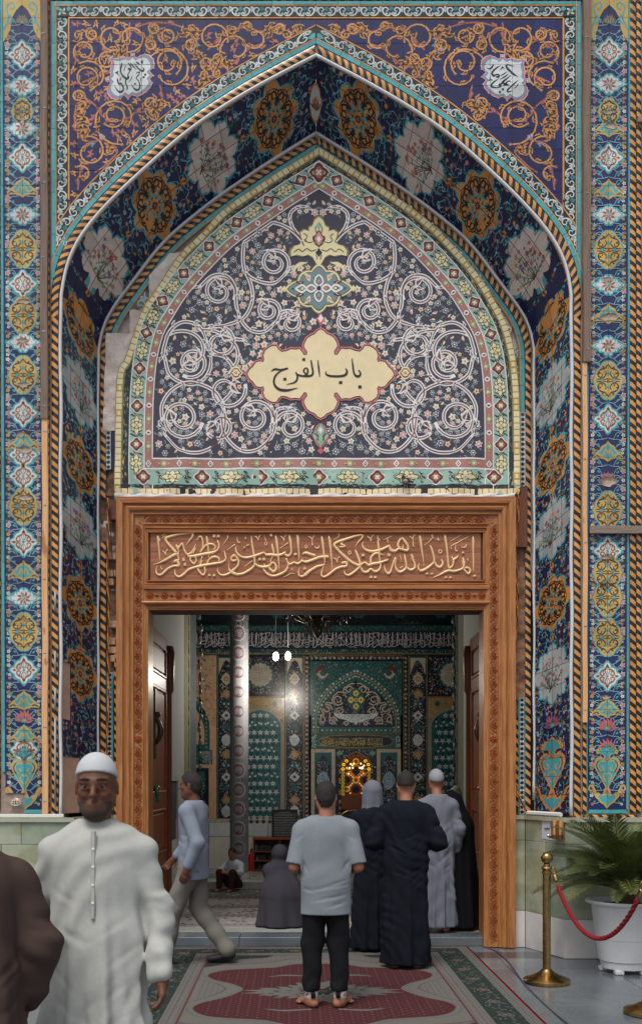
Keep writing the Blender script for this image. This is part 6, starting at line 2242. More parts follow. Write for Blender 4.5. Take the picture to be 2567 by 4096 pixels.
MB().box(1.95,7.2,.82,.9,0,6.3).build('hall_front_wall',M_HALL,hall)
MB().box(-1.84,1.95,.82,.9,3.50,6.3).build('hall_front_wall',M_HALL,hall)
# passage walls
def passage(sd,label):
 t = thing('passage_wall',label,'wall',(sd * 2.0,3,.09))
 x0,x1 = sd * 1.94,sd * (1.81 if sd < 0 else 1.99)
 def seg_wall(nm,ya,yb,m,za,zb,d0=0.0):
  def xx(y): return x0 + (x1 - x0) * (y - 1.0) / 4.1 - sd * d0
  v = []
  for y in (ya,yb):
   for z in (za,zb):
    v += [(xx(y),y,z),(xx(y) + sd * 2.0,y,z)]
  return mesh(nm,v,[(0,1,3,2),(4,5,7,6),(0,2,6,4),(0,1,5,4),(2,3,7,6),(1,3,7,5)],m,None,t)
 seg_wall('white_face',1.0,4.03,M_WHITE,.09,5.6)
 seg_wall('stone_face',4.032,4.55,M_OLIVE,.09,5.6,.004)
 seg_wall('tiled_edge',4.552,5.10,mat('edge_tiles',srgb(58,82,92),rough=.35,scale=14,rgb2=srgb(96,96,92)),.09,5.6,.002)
 seg_wall('dado',1.01,4.0,M_HMARB,.09,1.20,.015)
 return t
pw_l = passage(-1,'white plastered passage wall behind the left door leaf')
pw_r = passage(1,'white plastered passage wall behind the right door leaf')
# niche in the left passage wall
nf = thing('wall_niche','tall narrow dark recess with a white surround in the left passage wall','niche',(-1.84,2.9,1.0))
for (ya,yb,za,zb,m,d) in ((2.55,2.66,.95,1.78,M_WHITE,.03),(3.35,3.46,.95,1.78,M_WHITE,.03),(2.66,3.35,1.70,1.78,M_WHITE,.03),(2.66,3.35,.95,1.7,mat('niche_dark',srgb(70,70,78),rough=.6),.008)):
 MB().box(-1.95,-1.86 + d,ya,yb,za,zb).build('surround' if d > .02 else 'recess',m,nf)

mw = thing('mosaic_wall','far interior wall of the hall covered in green, navy and cream mosaic panels','wall',W(1422,3482,YW))
pw_ = plane(YW)
def panel(name,a,base,rect,ho=0.0,ol=None,lift=.01):
 """one panel: its own slab plus the mosaic drawn on it"""
 if ol is None:
  x0,y0,x1,y1 = rect
  ol = [(x0,y0),(x1,y0),(x1,y1),(x0,y1)]
 v,f,m,cols = emit_polys(a.p,pw_,ho + lift + .001)
 if base not in cols: cols.append(base)
 b = len(v); n = len(ol)
 v += [pw_(x,y,ho + lift) for x,y in ol] + [pw_(x,y,ho - .03) for x,y in ol]
 f.append(tuple(range(b,b + n))); m.append(cols.index(base))
 for k in range(n):
  f.append((b + k,b + (k + 1) % n,b + n + (k + 1) % n,b + n + k)); m.append(cols.index(base))
 return mesh(name,v,f,[PAL(c) for c in cols],m,mw)
rr = random.Random(91)
def speck(a,x0,y0,x1,y1,n,cols,l=1,test=None,r=(1.6,3.4)):
 r = (r[0] * .75,r[1] * .8)
 for _ in range(int(n * 1.5)):
  x,y = rr.uniform(x0 + 3,x1 - 3),rr.uniform(y0 + 3,y1 - 3)
  if test and not test(x,y): continue
  c = rr.choice(cols)
  if rr.random() < .6: a.disc(x,y,rr.uniform(*r),c,l,6)
  else: a.leaf(x,y,rr.uniform(0,6.3),rr.uniform(4,8),2.8,c,l)
def dots(a,pts,r,c,c2,l=2):
 for i,(x,y) in enumerate(pts):
  a.disc(x,y,r,c if i % 2 == 0 else c2,l,6)
def rope_edge(a,x0,y0,x1,y1,w,l=3):
 L = math.hypot(x1 - x0,y1 - y0)
 n = int(L / 7)
 for i in range(n):
  t0,t1 = i / n,(i + .55) / n
  if abs(x1 - x0) > abs(y1 - y0):
   a.conv([(x0 + L * t0,y0),(x0 + L * t1,y0),(x0 + L * t1 + 3,y0 + w),(x0 + L * t0 + 3,y0 + w)],'igold',l)
  else:
   a.conv([(x0,y0 + L * t0),(x0 + w,y0 + L * t0 + 3),(x0 + w,y0 + L * t1 + 3),(x0,y0 + L * t1)],'igold',l)
# dado
for i in range(11):
 x0 = 600 + i * 118
 a = Art()
 panel('dado_slab',a,'iwhite',(x0 + 1,3290,x0 + 117,3345))
 o = panel('dado_slab',a,'iwhite',(x0 + 1,3347,x0 + 117,3500))
 o.data.materials[0] = M_HMARB
a = Art(); speck(a,600,3276,1900,3290,260,('iteal','imar','igold'),1)
panel('dado_border',a,'icream',(600,3275,1900,3289))
# centre bay
def dotted_border(x0,y0,x1,y1,w,base='inavy'):
 for (p,q,r_,s_) in ((x0,y0,x0 + w,y1),(x1 - w,y0,x1,y1),(x0 + w,y0,x1 - w,y0 + w)):
  a = Art()
  if s_ - q > r_ - p: pts = [((p + r_) / 2,q + 10 + 18 * k) for k in range(int((s_ - q) / 18))]
  else: pts = [(p + 10 + 18 * k,(q + s_) / 2) for k in range(int((r_ - p) / 18))]
  dots(a,pts,5.2,'igold','icream')
  speck(a,p,q,r_,s_,int((r_ - p) * (s_ - q) / 60),('iwhite','iteal','imar'),1,r=(1,2))
  rope_edge(a,p,q,p if s_ - q > r_ - p else r_,s_ if s_ - q > r_ - p else q,3)
  panel('dotted_border',a,base,(p + .6,q + .6,r_ - .6,s_ - .6))
dotted_border(1217,2622,1631,3274,20)
MC = 1423.0
def arch_half(hw,ya,ys,n=14):
 """pointed arch outline from apex to springing"""
 P = [(0,ya),(hw * .3,ya + (ys - ya) * .14),(hw * .62,ya + (ys - ya) * .36),(hw * .85,ya + (ys - ya) * .62),(hw * .97,ya + (ys - ya) * .86),(hw,ys)]
 return spline(P,4)
H1 = arch_half(178,2672,2862)
def arch_ol(H,y1):
 return [(MC + x,y) for x,y in H] + [(MC + H[-1][0],y1),(MC - H[-1][0],y1)] + [(MC - x,y) for x,y in H[::-1]][:-1]
# spandrels of the centre bay
def inside_arch(x,y,H):
 hw = np.interp(y,[p[1] for p in H],[p[0] for p in H],left=-1)
 return abs(x - MC) < hw
for sd in (-1,1):
 ol = [(MC + sd * x,y) for x,y in H1] + [(MC + sd * 184,2862),(MC + sd * 184,2645),(MC,2645)]
 a = Art()
 speck(a,MC - 184 if sd < 0 else MC,2646,MC if sd < 0 else MC + 184,2850,420,('iteal2','igold','icream','inavy','iteal2'),1,lambda x,y: not inside_arch(x,y,H1))
 cx = MC + sd * 140
 a.blob(cx,2685,22,24,8,.12,1.5,'imar',3,30); a.blob(cx - sd * 6,2698,22,18,8,.16,1.4,'icream',4,30); a.blob(cx - sd * 9,2692,14,13,6,.1,1.5,'iteal',5,24)
 panel('spandrel_panel',a,'iteal',None or (0,0,0,0),ol=ol)
H2 = arch_half(160,2697,2868)
a = Art()
for sd in (-1,1):
 p = [(MC + sd * x,y) for x,y in H1]
 q = p + [(MC + sd * 178,2862 + 18 * k) for k in range(1,5)]
 pp = Path([(x - MC if sd > 0 else MC - x,y) for x,y in q],1)
 n = int(pp.len / 17)
 for i in range(n):
  s = pp.len * (i + .5) / n
  for t,r,c in ((-9,4.6,'igold'),(-28,4.2,'icream')):
   P,N = pp.at(s,t)
   a.disc(MC + sd * (P - XC),N,r,c if i % 2 else 'iwhite',2,6)
  for k in range(4):
   P,N = pp.at(s + rr.uniform(-8,8),rr.uniform(-36,-20))
   a.disc(MC + sd * (P - XC),N,2,'iteal2',2,5)
 a.line([(MC + sd * (pp.at(s,-18)[0] - XC),pp.at(s,-18)[1]) for s in np.linspace(1,pp.len,40)],3,'igold',3)
for k in range(20): a.disc(1253 + 18 * k,2921,4.4,'igold' if k % 2 else 'icream',2,6)
for k in range(90): a.disc(rr.uniform(1246,1600),rr.uniform(2912,2930),1.6,'iteal2',2,5)
panel('arch_border',a,'iteal',None,ol=[(MC + x,y) for x,y in H1] + [(MC + 180,2933),(MC - 180,2933)] + [(MC - x,y) for x,y in H1[::-1]][:-1])
H3 = arch_half(152,2722,2880)
in3 = lambda x,y: y < 2902 and abs(x - MC) < np.interp(y,[p[1] for p in H3],[p[0] for p in H3],left=-1) - 5
a = Art()
speck(a,MC - 150,2722,MC + 150,2904,700,('iwhite','icream','imar','iteal','igold'),1,in3,(1.2,2.6))
for sd in (-1,1):
 a.mx = MC if sd > 0 else None
 for (x,y,r,a0,tn,d) in ((1395,2760,18,1.0,1.2,-1),(1352,2800,22,.5,1.25,1),(1308,2836,20,.2,1.25,-1),(1288,2880,18,2,1.2,1),(1330,2885,18,0,1.2,-1),(1360,2845,18,2,1.2,1),(1384,2895,12,2,1.2,1)):
  p = [q for q in spiral_pts(x,y,r,a0,tn,d,.35,16) if in3(*q)]
  if len(p) > 3: a.line(p,4.2,'icream',3); a.flower(p[-1][0],p[-1][1],5,'icream','imar',4)
 for b in ([(1418,2735),(1390,2735),(1372,2765),(1385,2790)],[(1385,2772),(1350,2770),(1328,2800),(1340,2822)],[(1340,2815),(1300,2812),(1285,2840),(1300,2858)],[(1300,2855),(1272,2870),(1275,2895)],[(1320,2850),(1320,2875),(1345,2898)]):
  p = [q for q in spline(b,5) if in3(*q)]
  if len(p) > 2: a.line(p,4,'icream',3)
a.mx = None
a.blob(MC,2800,36,48,8,.06,1.6,'iteal',4,40)
for k in range(4):
 an = PI / 2 * k
 a.blob(MC + (20 if k % 2 == 0 else 0) * math.cos(an),2800 + 26 * math.sin(an),12,13,5,.15,1.5,'iyel',5,20)
 a.disc(MC + 20 * math.cos(an) * (1 - k % 2),2800 + 26 * math.sin(an),4,'imar',6,6)
a.disc(MC,2800,8,'iyel',5,8); a.disc(MC,2800,4,'inavy',6,6)
boat = [(-88,2850),(-74,2855),(-40,2858),(0,2857),(40,2858),(74,2855),(88,2850),(86,2862),(70,2874),(40,2880),(22,2890),(8,2890),(0,2902),(-8,2890),(-22,2890),(-40,2880),(-70,2874),(-86,2862)]
a.poly([(MC + x,y) for x,y in boat],'iwhite',4)
for _ in range(60):
 x = rr.uniform(-70,70); y = rr.uniform(2859,2859 + 26 * (1 - abs(x) / 90))
 a.disc(MC + x,y,rr.uniform(1.2,2.6),rr.choice(('iteal','imar','igold')),5,5)
panel('tympanum_panel',a,'inavy',None,ol=[(MC + x,y) for x,y in H3] + [(MC + 152,2908),(MC - 152,2908)] + [(MC - x,y) for x,y in H3[::-1]][:-1],lift=.02)
# inscription band under the arch
def scaled_text(a,x0,y0,sc,col,l,x_off=688.0,y_off=2130.0,w=.95,clip=None):
 for s in CAL:
  q = [(x0 + (p[0] - x_off) * sc,y0 + (p[1] - y_off) * sc,max(1.2,p[2] * sc * w)) for p in s]
  if clip and (min(p[0] for p in q) < clip[0] or max(p[0] for p in q) > clip[1]): continue
  a.curve([(p[0],p[1]) for p in q],[p[2] for p in q],col,l,3)
a = Art()
speck(a,1247,2940,1600,2990,160,('igold','iwhite','iteal2'),1)
a.blob(MC,2965,146,25,10,.06,3.0,'igold',2,60); a.blob(MC,2965,144,23,10,.06,3.0,'inavy',3,60)
for sd in (-1,1):
 a.blob(MC + sd * 172,2965,26,26,6,.1,1.5,'iwhite',2,24) if False else None
 for k in range(30): a.disc(MC + sd * rr.uniform(158,176),rr.uniform(2940,2990),2.4,'iwhite',2,5)
scaled_text(a,MC - 126,2949,.192,'iyel',4)
panel('inscription_panel',a,'iteal',(1246,2938,1600,2992))
a = Art(); rope_edge(a,1244,2933,1602,2933,4); panel('rope_band',a,'idark',(1244,2933.5,1602,2937.5))
a = Art(); rope_edge(a,1244,2993,1602,2993,4); panel('rope_band',a,'idark',(1244,2992.5,1602,2996.5))
# flanking panels with cypress medallions
for x0,x1 in ((1244,1340),(1506,1602)):
 a = Art()
 cx = (x0 + x1) / 2
 speck(a,x0,2997,x1,3272,90,('imar','iteal2','igold'),1,lambda x,y: not (x0 + 14 < x < x1 - 14 and y > 3010),(1.4,2.4))
 a.rect(x0 + 14,3010,x1 - 14,3272,'iteal',1)
 nv = [(cx - 30,3272),(cx - 30,3060),(cx - 22,3042),(cx - 14,3038),(cx - 8,3026),(cx,3020),(cx + 8,3026),(cx + 14,3038),(cx + 22,3042),(cx + 30,3060),(cx + 30,3272)]
 a.poly(nv,'inavy',2)
 speck(a,cx - 28,3040,cx + 28,3270,210,('iwhite','iblue','imar','icream','iteal'),3,lambda x,y: True,(1.4,3.6))
 a.blob(cx,3122,25,36,4,.02,1.6,'icream',5,30); a.blob(cx,3122,23,34,4,.02,1.6,'iblue',6,30)
 for k in range(4):
  for s in (-1,1):
   a.curve([(cx,3094 + k * 17),(cx + s * 12,3100 + k * 14),(cx + s * 7,3112 + k * 12),(cx,3108 + k * 14)],2.2,'iwhite',7,3)
 a.flower(cx,3200,12,'iteal','iwhite',5,6)
 panel('cypress_panel',a,'icream',(x0,2997,x1,3273))
# niche surround
NX,NY0 = 1423.0,3008.0
Hn = [(0,3008),(24,3019),(46,3036),(60,3056),(64,3076),(64,3200)]
for sd in (-1,1):
 a = Art()
 ol = [(NX + sd * x,y) for x,y in Hn[:-1]] + [(NX + sd * 64,3275),(NX + sd * 82,3275),(NX + sd * 82,2998),(NX,2998)]
 speck(a,min(NX,NX + sd * 82),2998,max(NX,NX + sd * 82),3080,60,('iwhite','iblue','iteal'),1,lambda x,y: abs(x - NX) > np.interp(y,[p[1] for p in Hn],[p[0] for p in Hn]) + 6)
 a.blob(NX + sd * 66,3012,11,10,4,.3,1.5,'sage',3,16)
 p = [(NX + sd * x,y) for x,y in Hn] + [(NX + sd * 64,3270)]
 q = spline(p,3)
 a.line(q,8,'idark',3)
 for k in range(0,len(q) - 1): a.line([q[k],((q[k][0] + q[k + 1][0]) / 2,(q[k][1] + q[k + 1][1]) / 2)],7,'igold',4)
 panel('niche_surround',a,'inavy',None,ol=ol)
# navy pilaster strips with medallions
def pil_strip(x0,x1,label=None):
 cx,a = (x0 + x1) / 2,Art()
 a.rect(x0 + 8,2632,x1 - 8,3272,'inavy',1)
 speck(a,x0,2632,x1,3272,200,('igold','icream'),1,lambda x,y: x < x0 + 7 or x > x1 - 7,(1.2,2.2))
 speck(a,x0 + 9,2640,x1 - 9,3270,620,('iwhite','igold','icream','imar','iteal'),2,None,(1.6,4.0))
 a.poly([(x0 + 8,2632),(x1 - 8,2632),(x1 - 8,2700),(x1 - 14,2680),(cx + 12,2650),(cx,2640),(cx - 12,2650),(x0 + 14,2680),(x0 + 8,2700)],'icream',3)
 for y,k in ((2716,0),(2776,1),(2816,2),(2862,3),(2906,4),(2960,5),(3018,1),(3062,2),(3108,3),(3150,4),(3200,1),(3245,5)):
  if k == 0: a.blob(cx,y,20,25,8,.15,1.3,'icream',4,30); a.flower(cx,y,14,'igold','icream',5,8)
  elif k == 1: a.blob(cx,y,18,18,8,.4,1.4,'igold',4,30); a.flower(cx,y,9,'icream','imar',5,6)
  elif k == 2: a.blob(cx,y,20,10,6,.3,1.4,'iteal',4,24); a.disc(cx - 9,y,4,'iwhite',5,6); a.disc(cx + 9,y,4,'iwhite',5,6)
  elif k == 3: a.blob(cx,y,20,19,8,.08,1.05,'iwhite',4,24); a.flower(cx,y,9,'iteal','imar',5,4)
  elif k == 4: a.poly([(cx - 22,y + 8),(cx - 8,y - 4),(cx,y - 14),(cx + 8,y - 4),(cx + 22,y + 8),(cx,y + 12)],'iteal',4)
  else: a.blob(cx,y,20,24,8,.06,1.5,'iwhite',4,30); [a.curve([(cx - 12,y - 8 + 8 * j),(cx,y - 4 + 8 * j),(cx + 12,y - 9 + 8 * j)],2,'igrey',5,3) for j in range(3)]
 rope_edge(a,x0,2622,x0,3272,4,3); rope_edge(a,x1 - 4,2622,x1 - 4,3272,4,3)
 panel('pilaster_strip',a,'iteal2',(x0,2622,x1,3274))
pil_strip(1140,1216); pil_strip(1632,1708); pil_strip(868,944)
# side bays with star pattern
def star(a,x,y,r,rot,c='iwhite',l=3):
 a.fan((x,y),[(x + r * (1 if k % 2 == 0 else .42) * math.cos(rot + PI * k / 5),y + r * (1 if k % 2 == 0 else .42) * math.sin(rot + PI * k / 5)) for k in range(10)],c,l)
 a.disc(x,y,r * .2,'imar',l + 1,5)
def side_bay(x0,x1,peach=0.0):
 cx = (x0 + x1) / 2
 a = Art()
 speck(a,x0 + 4,2626,x1 - 4,2780,420,('icream','iwhite','iteal','igold','ipeach_glare' if peach > .5 else 'imar'),1,None,(1.6,4.2))
 a.blob(cx,2700,52,54,16,.14,2,'iteal',3,64); a.blob(cx,2700,45,46,16,.14,2,'icream',4,64)
 for j in range(6): a.curve([(cx - 30,2672 + 11 * j),(cx - 10,2668 + 11 * j),(cx + 8,2675 + 11 * j),(cx + 30,2670 + 11 * j)],2.2,'igrey',5,3)
 for k in range(6): a.line([(cx - 28 + 11 * k,2664),(cx - 28 + 11 * k,2684)],2,'igrey',5); a.line([(cx - 24 + 11 * k,2706),(cx - 24 + 11 * k,2726)],2,'igrey',5)
 panel('medallion_panel',a,'ipeach_glare' if peach > .5 else 'inavy',(x0,2622,x1,2784))
 a = Art(); rope_edge(a,x0,2785,x1,2785,4); panel('rope_band',a,'idark',(x0,2785,x1,2789))
 hw = (x1 - x0) / 2
 Hs = [(0,2838),(hw * .35,2848),(hw * .64,2866),(hw * .82,2892),(hw * .86,2920)]
 for sd in (-1,1):
  a = Art()
  ol = [(cx + sd * x,y) for x,y in Hs] + [(cx + sd * hw * .86,3274),(cx + sd * hw,3274),(cx + sd * hw,2790),(cx,2790)]
  speck(a,min(cx,cx + sd * hw),2794,max(cx,cx + sd * hw),2880,130,('icream','imar','iyel','iblue'),1,lambda x,y: abs(x - cx) > np.interp(y,[p[1] for p in Hs],[p[0] for p in Hs],left=-9) + 10,(1.2,2.4))
  q = spline([(cx + sd * (x + 5),y - 4) for x,y in Hs] + [(cx + sd * hw * .9,3270)],4)
  a.line(q,13,'igrey',2); a.line(q,4,'igold',3)
  for p in q[::2]: a.leaf(p[0],p[1],1.2,8,4,'icream',4)
  a.blob(cx + sd * hw * .6,2815,10,12,4,.3,1.4,'iteal',3,14)
  panel('bay_border',a,'igold',None,ol=ol)
 a = Art()
 ins = lambda x,y,m=5: abs(x - cx) < np.interp(y,[p[1] for p in Hs],[p[0] for p in Hs],left=-9) - m
 for j in range(13):
  for i in range(-3,4):
   x,y = cx + i * 25 + (12.5 if j % 2 else 0),2862 + j * 34
   if j % 3 != 1:
    if ins(x,y,11): star(a,x,y,12.5,-PI / 2 + (j % 2) * PI)
   else:
    for k in range(2):
     an = PI * k + .5 * i
     if ins(x,y,10): a.conv([(x + 3 * math.cos(an),y + 3 * math.sin(an)),(x + 9 * math.cos(an + .5),y + 9 * math.sin(an + .5)),(x + 15 * math.cos(an),y + 15 * math.sin(an)),(x + 9 * math.cos(an - .5),y + 9 * math.sin(an - .5))],'iwhite',3)
   if ins(x + 12.5,y + 4): a.flower(x + 12.5,y + 4,4.5,'imar','icream',2,5)
   if ins(x + 12.5,y + 17): a.blob(x + 12.5,y + 17,8,8,6,.3,1.5,'iteal2',1,12)
 panel('star_panel',a,'iteal',None,ol=[(cx + x,y) for x,y in Hs] + [(cx + hw * .85,3274),(cx - hw * .85,3274)] + [(cx - x,y) for x,y in Hs[::-1]][:-1])
side_bay(946,1138); side_bay(1710,1902)
# bay painted peach for reflected warm glare, at the far left with part of an arch
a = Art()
speck(a,640,2622,866,2900,900,('icream','igold','ipeach_glare','igrey','ipeach_glare'),1,None,(2,5))
panel('peach_glare_panel',a,'ipeach_glare',(640,2622,866,2900))
a = Art()
Hl = [(0,2770),(60,2800),(100,2845),(116,2890),(118,2930)]
a.fan((722,2900),[(722 + x,y) for x,y in Hl] + [(840,3000),(722,3000)],'iteal',1)
for k in range(9): a.disc(826,2860 + 16 * k,4.5,'igold',3,6)
a.poly([(722,2800)] + [(722 + x * .82,y + 20) for x,y in Hl] + [(818,2978),(722,2978)],'ipeach_glare',2)
for (x,y,r) in ((790,2880,16),(800,2930,18),(770,2960,16),(765,2915,16)): a.line(spiral_pts(x,y,r,0,1.2,1,.3,14),4,'icream',3)
speck(a,640,3004,866,3060,120,('igold','iwhite','iteal2'),3)
a.rect(640,3000,850,3058,'iteal',2); speck(a,810,3002,850,3058,90,('iwhite',),3)
a.rect(640,3072,836,3272,'inavy',2); a.rect(640,3086,820,3272,'iteal',3); a.blob(770,3180,50,90,6,.1,1.8,'inavy',4,30); speck(a,722,3110,822,3270,150,('iwhite','icream','iblue'),5)
panel('arch_bay',a,'ipeach_glare',(640,2901,866,3274))  # base and inner field carry the same painted warm glare
# frieze: green, calligraphy, green, mirror cornice
a = Art(); speck(a,600,2596,1940,2617,420,('igold','icream','iteal'),1,None,(1.4,3)); rope_edge(a,600,2613,1940,2613,5)
panel('green_band',a,'iteal2',(600,2596,1940,2620))
a = Art()
speck(a,600,2528,1940,2594,500,('iteal2','igrey','imar'),1,None,(1,2))
for i,x0 in enumerate((620,1052,1484)):
 scaled_text(a,x0,2530,.335,'ink_white',2,w=.8)
for i in range(70):
 x = 620 + i * 18.6 + rr.uniform(-4,4)
 a.curve([(x,2530),(x + rr.uniform(-2,2),2560),(x - 2,2584)],[3,4,1.5],'ink_white',2,3)
panel('calligraphy_band',a,'inavy',(600,2527,1940,2595))
a = Art(); speck(a,600,2503,1940,2525,300,('iteal','igold'),1,None,(1,2.4))
panel('green_band',a,'iteal2',(600,2502,1940,2526))
a = Art()
for i in range(62):
 x = 600 + i * 21.6
 a.line([(x,2498),(x + 10.8,2484),(x + 21.6,2498)],3,'mirror',1)
 a.diamond(x + 10.8,2494,4,4,'mirror',1)
for _ in range(380):
 x,y = rr.uniform(600,1940),rr.uniform(2360,2480)
 a.conv([(x,y),(x + rr.uniform(3,8),y + rr.uniform(-3,3)),(x + rr.uniform(1,5),y + rr.uniform(3,7))],'mirror',1)
for i in range(9):
 x = 620 + i * 163
 for k in range(-3,4):
  a.curve([(x,2482),(x + k * 14,2440),(x + k * 27,2380 + 8 * abs(k))],4,'iteal',2,4)
 a.curve([(x - 80,2370),(x - 50,2420),(x,2440),(x + 50,2420),(x + 80,2370)],5,'iteal',2,4)
panel('mirror_cornice',a,'idark',(600,2340,1940,2501))

# stained glass window in the niche: wooden frame, coloured panes lit from behind
M_SGW = mat('window_wood',srgb(120,62,24),rough=.4,var=.15)
def pane_mat(nm,rgb,e):
 return mat('pane_' + nm,srgb(*rgb),rough=.15,var=.25,scale=30,emit=e)
PM = {'amber': pane_mat('amber',(226,116,26),.22),'hot': pane_mat('hot',(255,196,110),1.6),'hotw': pane_mat('hot_white',(255,236,200),3.0),'lime': pane_mat('lime',(176,170,30),.35),'ruby': pane_mat('ruby',(190,14,18),.28),'violet': pane_mat('violet',(40,18,50),.05),'rose': pane_mat('rose',(232,176,130),.45),'amberd': pane_mat('amber_dark',(160,76,22),.06),'gold': pane_mat('gold',(255,190,40),.9)}
sg = thing('stained_window','glowing stained glass window with amber, ruby and violet panes in the tiled niche','window',W(NX,3200,YW - .04))
YS = YW + .02
ps = plane(YS)
def sg_poly(nm,pts,m,h):
 v = [ps(x,y,h) for x,y in pts] + [ps(x,y,h - .012) for x,y in pts]
 n = len(pts)
 return mesh(nm,v,[tuple(range(n))] + [(k,(k + 1) % n,n + (k + 1) % n,n + k) for k in range(n)],m,None,sg)
sg_poly('frame',[(NX + x,y) for x,y in spline(Hn[:-1],3)] + [(NX + 64,3238),(NX - 64,3238)] + [(NX - x,y) for x,y in spline(Hn[:-1],3)[::-1]][:-1],M_SGW,.006)
def k2(x,y): return 1230 + x / 3.877,2920 + y / 3.877
def wheel(cx,cy,r0,r1,n,mi,mo,clip=None,dark=None):
 cx,cy = k2(cx,cy); r0 /= 3.877; r1 /= 3.877
 for k in range(n):
  a0,a1 = 2 * PI * k / n + .05,2 * PI * (k + 1) / n - .05
  P = lambda r,a_: (cx + r * math.cos(a_),cy + r * math.sin(a_))
  am = (a0 + a1) / 2
  mx_,my_ = P(r1,am)
  if clip and not clip(mx_,my_): continue
  sg_poly('pane',[P(r0 * 1.06,a0),P(r1,a0),P(r1 * 1.02,am),P(r1,a1),P(r0 * 1.06,a1)],mo(mx_,my_) if callable(mo) else mo,.014)
  sg_poly('pane',[P(.8,a0),P(r0,a0),P(r0,a1),P(.8,a1)],mi,.014)
amb = lambda x,y: PM['hot'] if y < 3058 and rr.random() < .3 else (PM['amber'] if y < 3105 else PM['amberd'])
fld = lambda x,y: abs(x - NX) < 41 and 3040 < y < 3193
wheel(748,630,60,92,20,PM['violet'],amb,fld)
wheel(748,920,60,92,20,PM['violet'],amb,fld)
wheel(598,770,58,86,18,PM['violet'],amb,fld); wheel(900,770,58,86,18,PM['violet'],amb,fld)
for (x,y,r) in ((748,488,30),(748,775,32),(612,640,26),(885,640,26),(612,915,26),(885,915,26)):
 cx,cy = k2(x,y)
 wheel(x,y,r,r * 1.7,12,PM['ruby'],PM['lime'],lambda px_,py_: abs(px_ - NX) < 44)
for (x,y,m) in ((648,590,'hotw'),(606,588,'gold'),(700,588,'hot'),(806,588,'hot'),(850,584,'hotw'),(838,592,'hotw'),(668,528,'hot'),(692,548,'hot'),(716,522,'hot'),(824,522,'hot'),(872,552,'hot'),(636,680,'hot'),(672,700,'rose'),(698,728,'rose'),(800,728,'rose'),(832,700,'rose'),(860,676,'rose'),(690,830,'rose'),(665,860,'rose'),(640,885,'rose'),(806,830,'rose'),(832,860,'rose'),(858,885,'rose'),(660,980,'rose'),(836,980,'rose')):
 cx,cy = k2(x,y)
 sg_poly('pane',[(cx - 4,cy),(cx,cy - 4.5),(cx + 4,cy),(cx,cy + 4.5)],PM[m],.016)
for sd in (-1,1):
 for i in range(9):
  x,y = NX + sd * 52,3076 + i * 14.2
  if i > 7: continue
  m = PM['gold'] if i < 1 else PM['lime']
  for k in range(8):
   a0 = 2 * PI * k / 8
   sg_poly('pane',[(x + 3.6 * math.cos(a0),y + 3.6 * math.sin(a0)),(x + 7 * math.cos(a0 + .1),y + 6.4 * math.sin(a0 + .1)),(x + 7 * math.cos(a0 + .65),y + 6.4 * math.sin(a0 + .65)),(x + 3.6 * math.cos(a0 + .7),y + 3.6 * math.sin(a0 + .7))],m,.014)
  sg_poly('pane',[(x - 3,y),(x,y - 3),(x + 3,y),(x,y + 3)],PM['ruby'] if i < 3 else PM['amberd'],.014)
 for (dx,y) in ((49,3058),(38,3044),(24,3031),(10,3024)):
  x = NX + sd * dx
  for k in range(8):
   a0 = 2 * PI * k / 8
   sg_poly('pane',[(x + 3.4 * math.cos(a0),y + 3.4 * math.sin(a0)),(x + 7 * math.cos(a0 + .1),y + 6.4 * math.sin(a0 + .1)),(x + 7 * math.cos(a0 + .65),y + 6.4 * math.sin(a0 + .65)),(x + 3.4 * math.cos(a0 + .7),y + 3.4 * math.sin(a0 + .7))],PM['gold'] if dx > 30 else PM['amberd'],.014)
  sg_poly('pane',[(x - 3,y),(x,y - 3),(x + 3,y),(x,y + 3)],PM['ruby'],.014)
sg_poly('transom',[(NX - 41,3080),(NX + 41,3080),(NX + 41,3083),(NX - 41,3083)],M_SGW,.024)
for x in (-43,40): sg_poly('mullion',[(NX + x,3046),(NX + x + 3,3046),(NX + x + 3,3194),(NX + x,3194)],M_SGW,.022)
# bronze arched grille below
gr = thing('bronze_grille','dark arched bronze grille door with a bright rim below the stained window','grille',W(1420,3480,YW - .05))
Hg = spline([(0,3240),(34,3246),(58,3264),(66,3290),(66,3478)],5)
P = [W(1420 + s * x,y,YW - .10) for s in (1,) for x,y in Hg][::-1] + [W(1420 - x,y,YW - .10) for x,y in Hg][1:]
MB().tube(P,.022,8).build('rim',M_BRASS,gr,True)
P2 = [W(1420 + x * .95,y + 4,YW - .07) for x,y in Hg][::-1] + [W(1420 - x * .95,y + 4,YW - .07) for x,y in Hg][1:]
mesh('back',[tuple(p) for p in P2],[tuple(range(len(P2)))],M_IRON,None,gr)
for k in range(-4,5):
 MB().tube([W(1420 + k * 13,3478,YW - .085),W(1420 + k * 13,3252 + abs(k) * 5,YW - .085)],.008,6).build('bar',M_BRASS if k % 2 else M_IRON,gr,True)
for k in range(4):
 MB().tube([W(1360,3300 + 45 * k,YW - .085),W(1480,3300 + 45 * k,YW - .085)],.008,6).build('bar',M_IRON,gr,True)

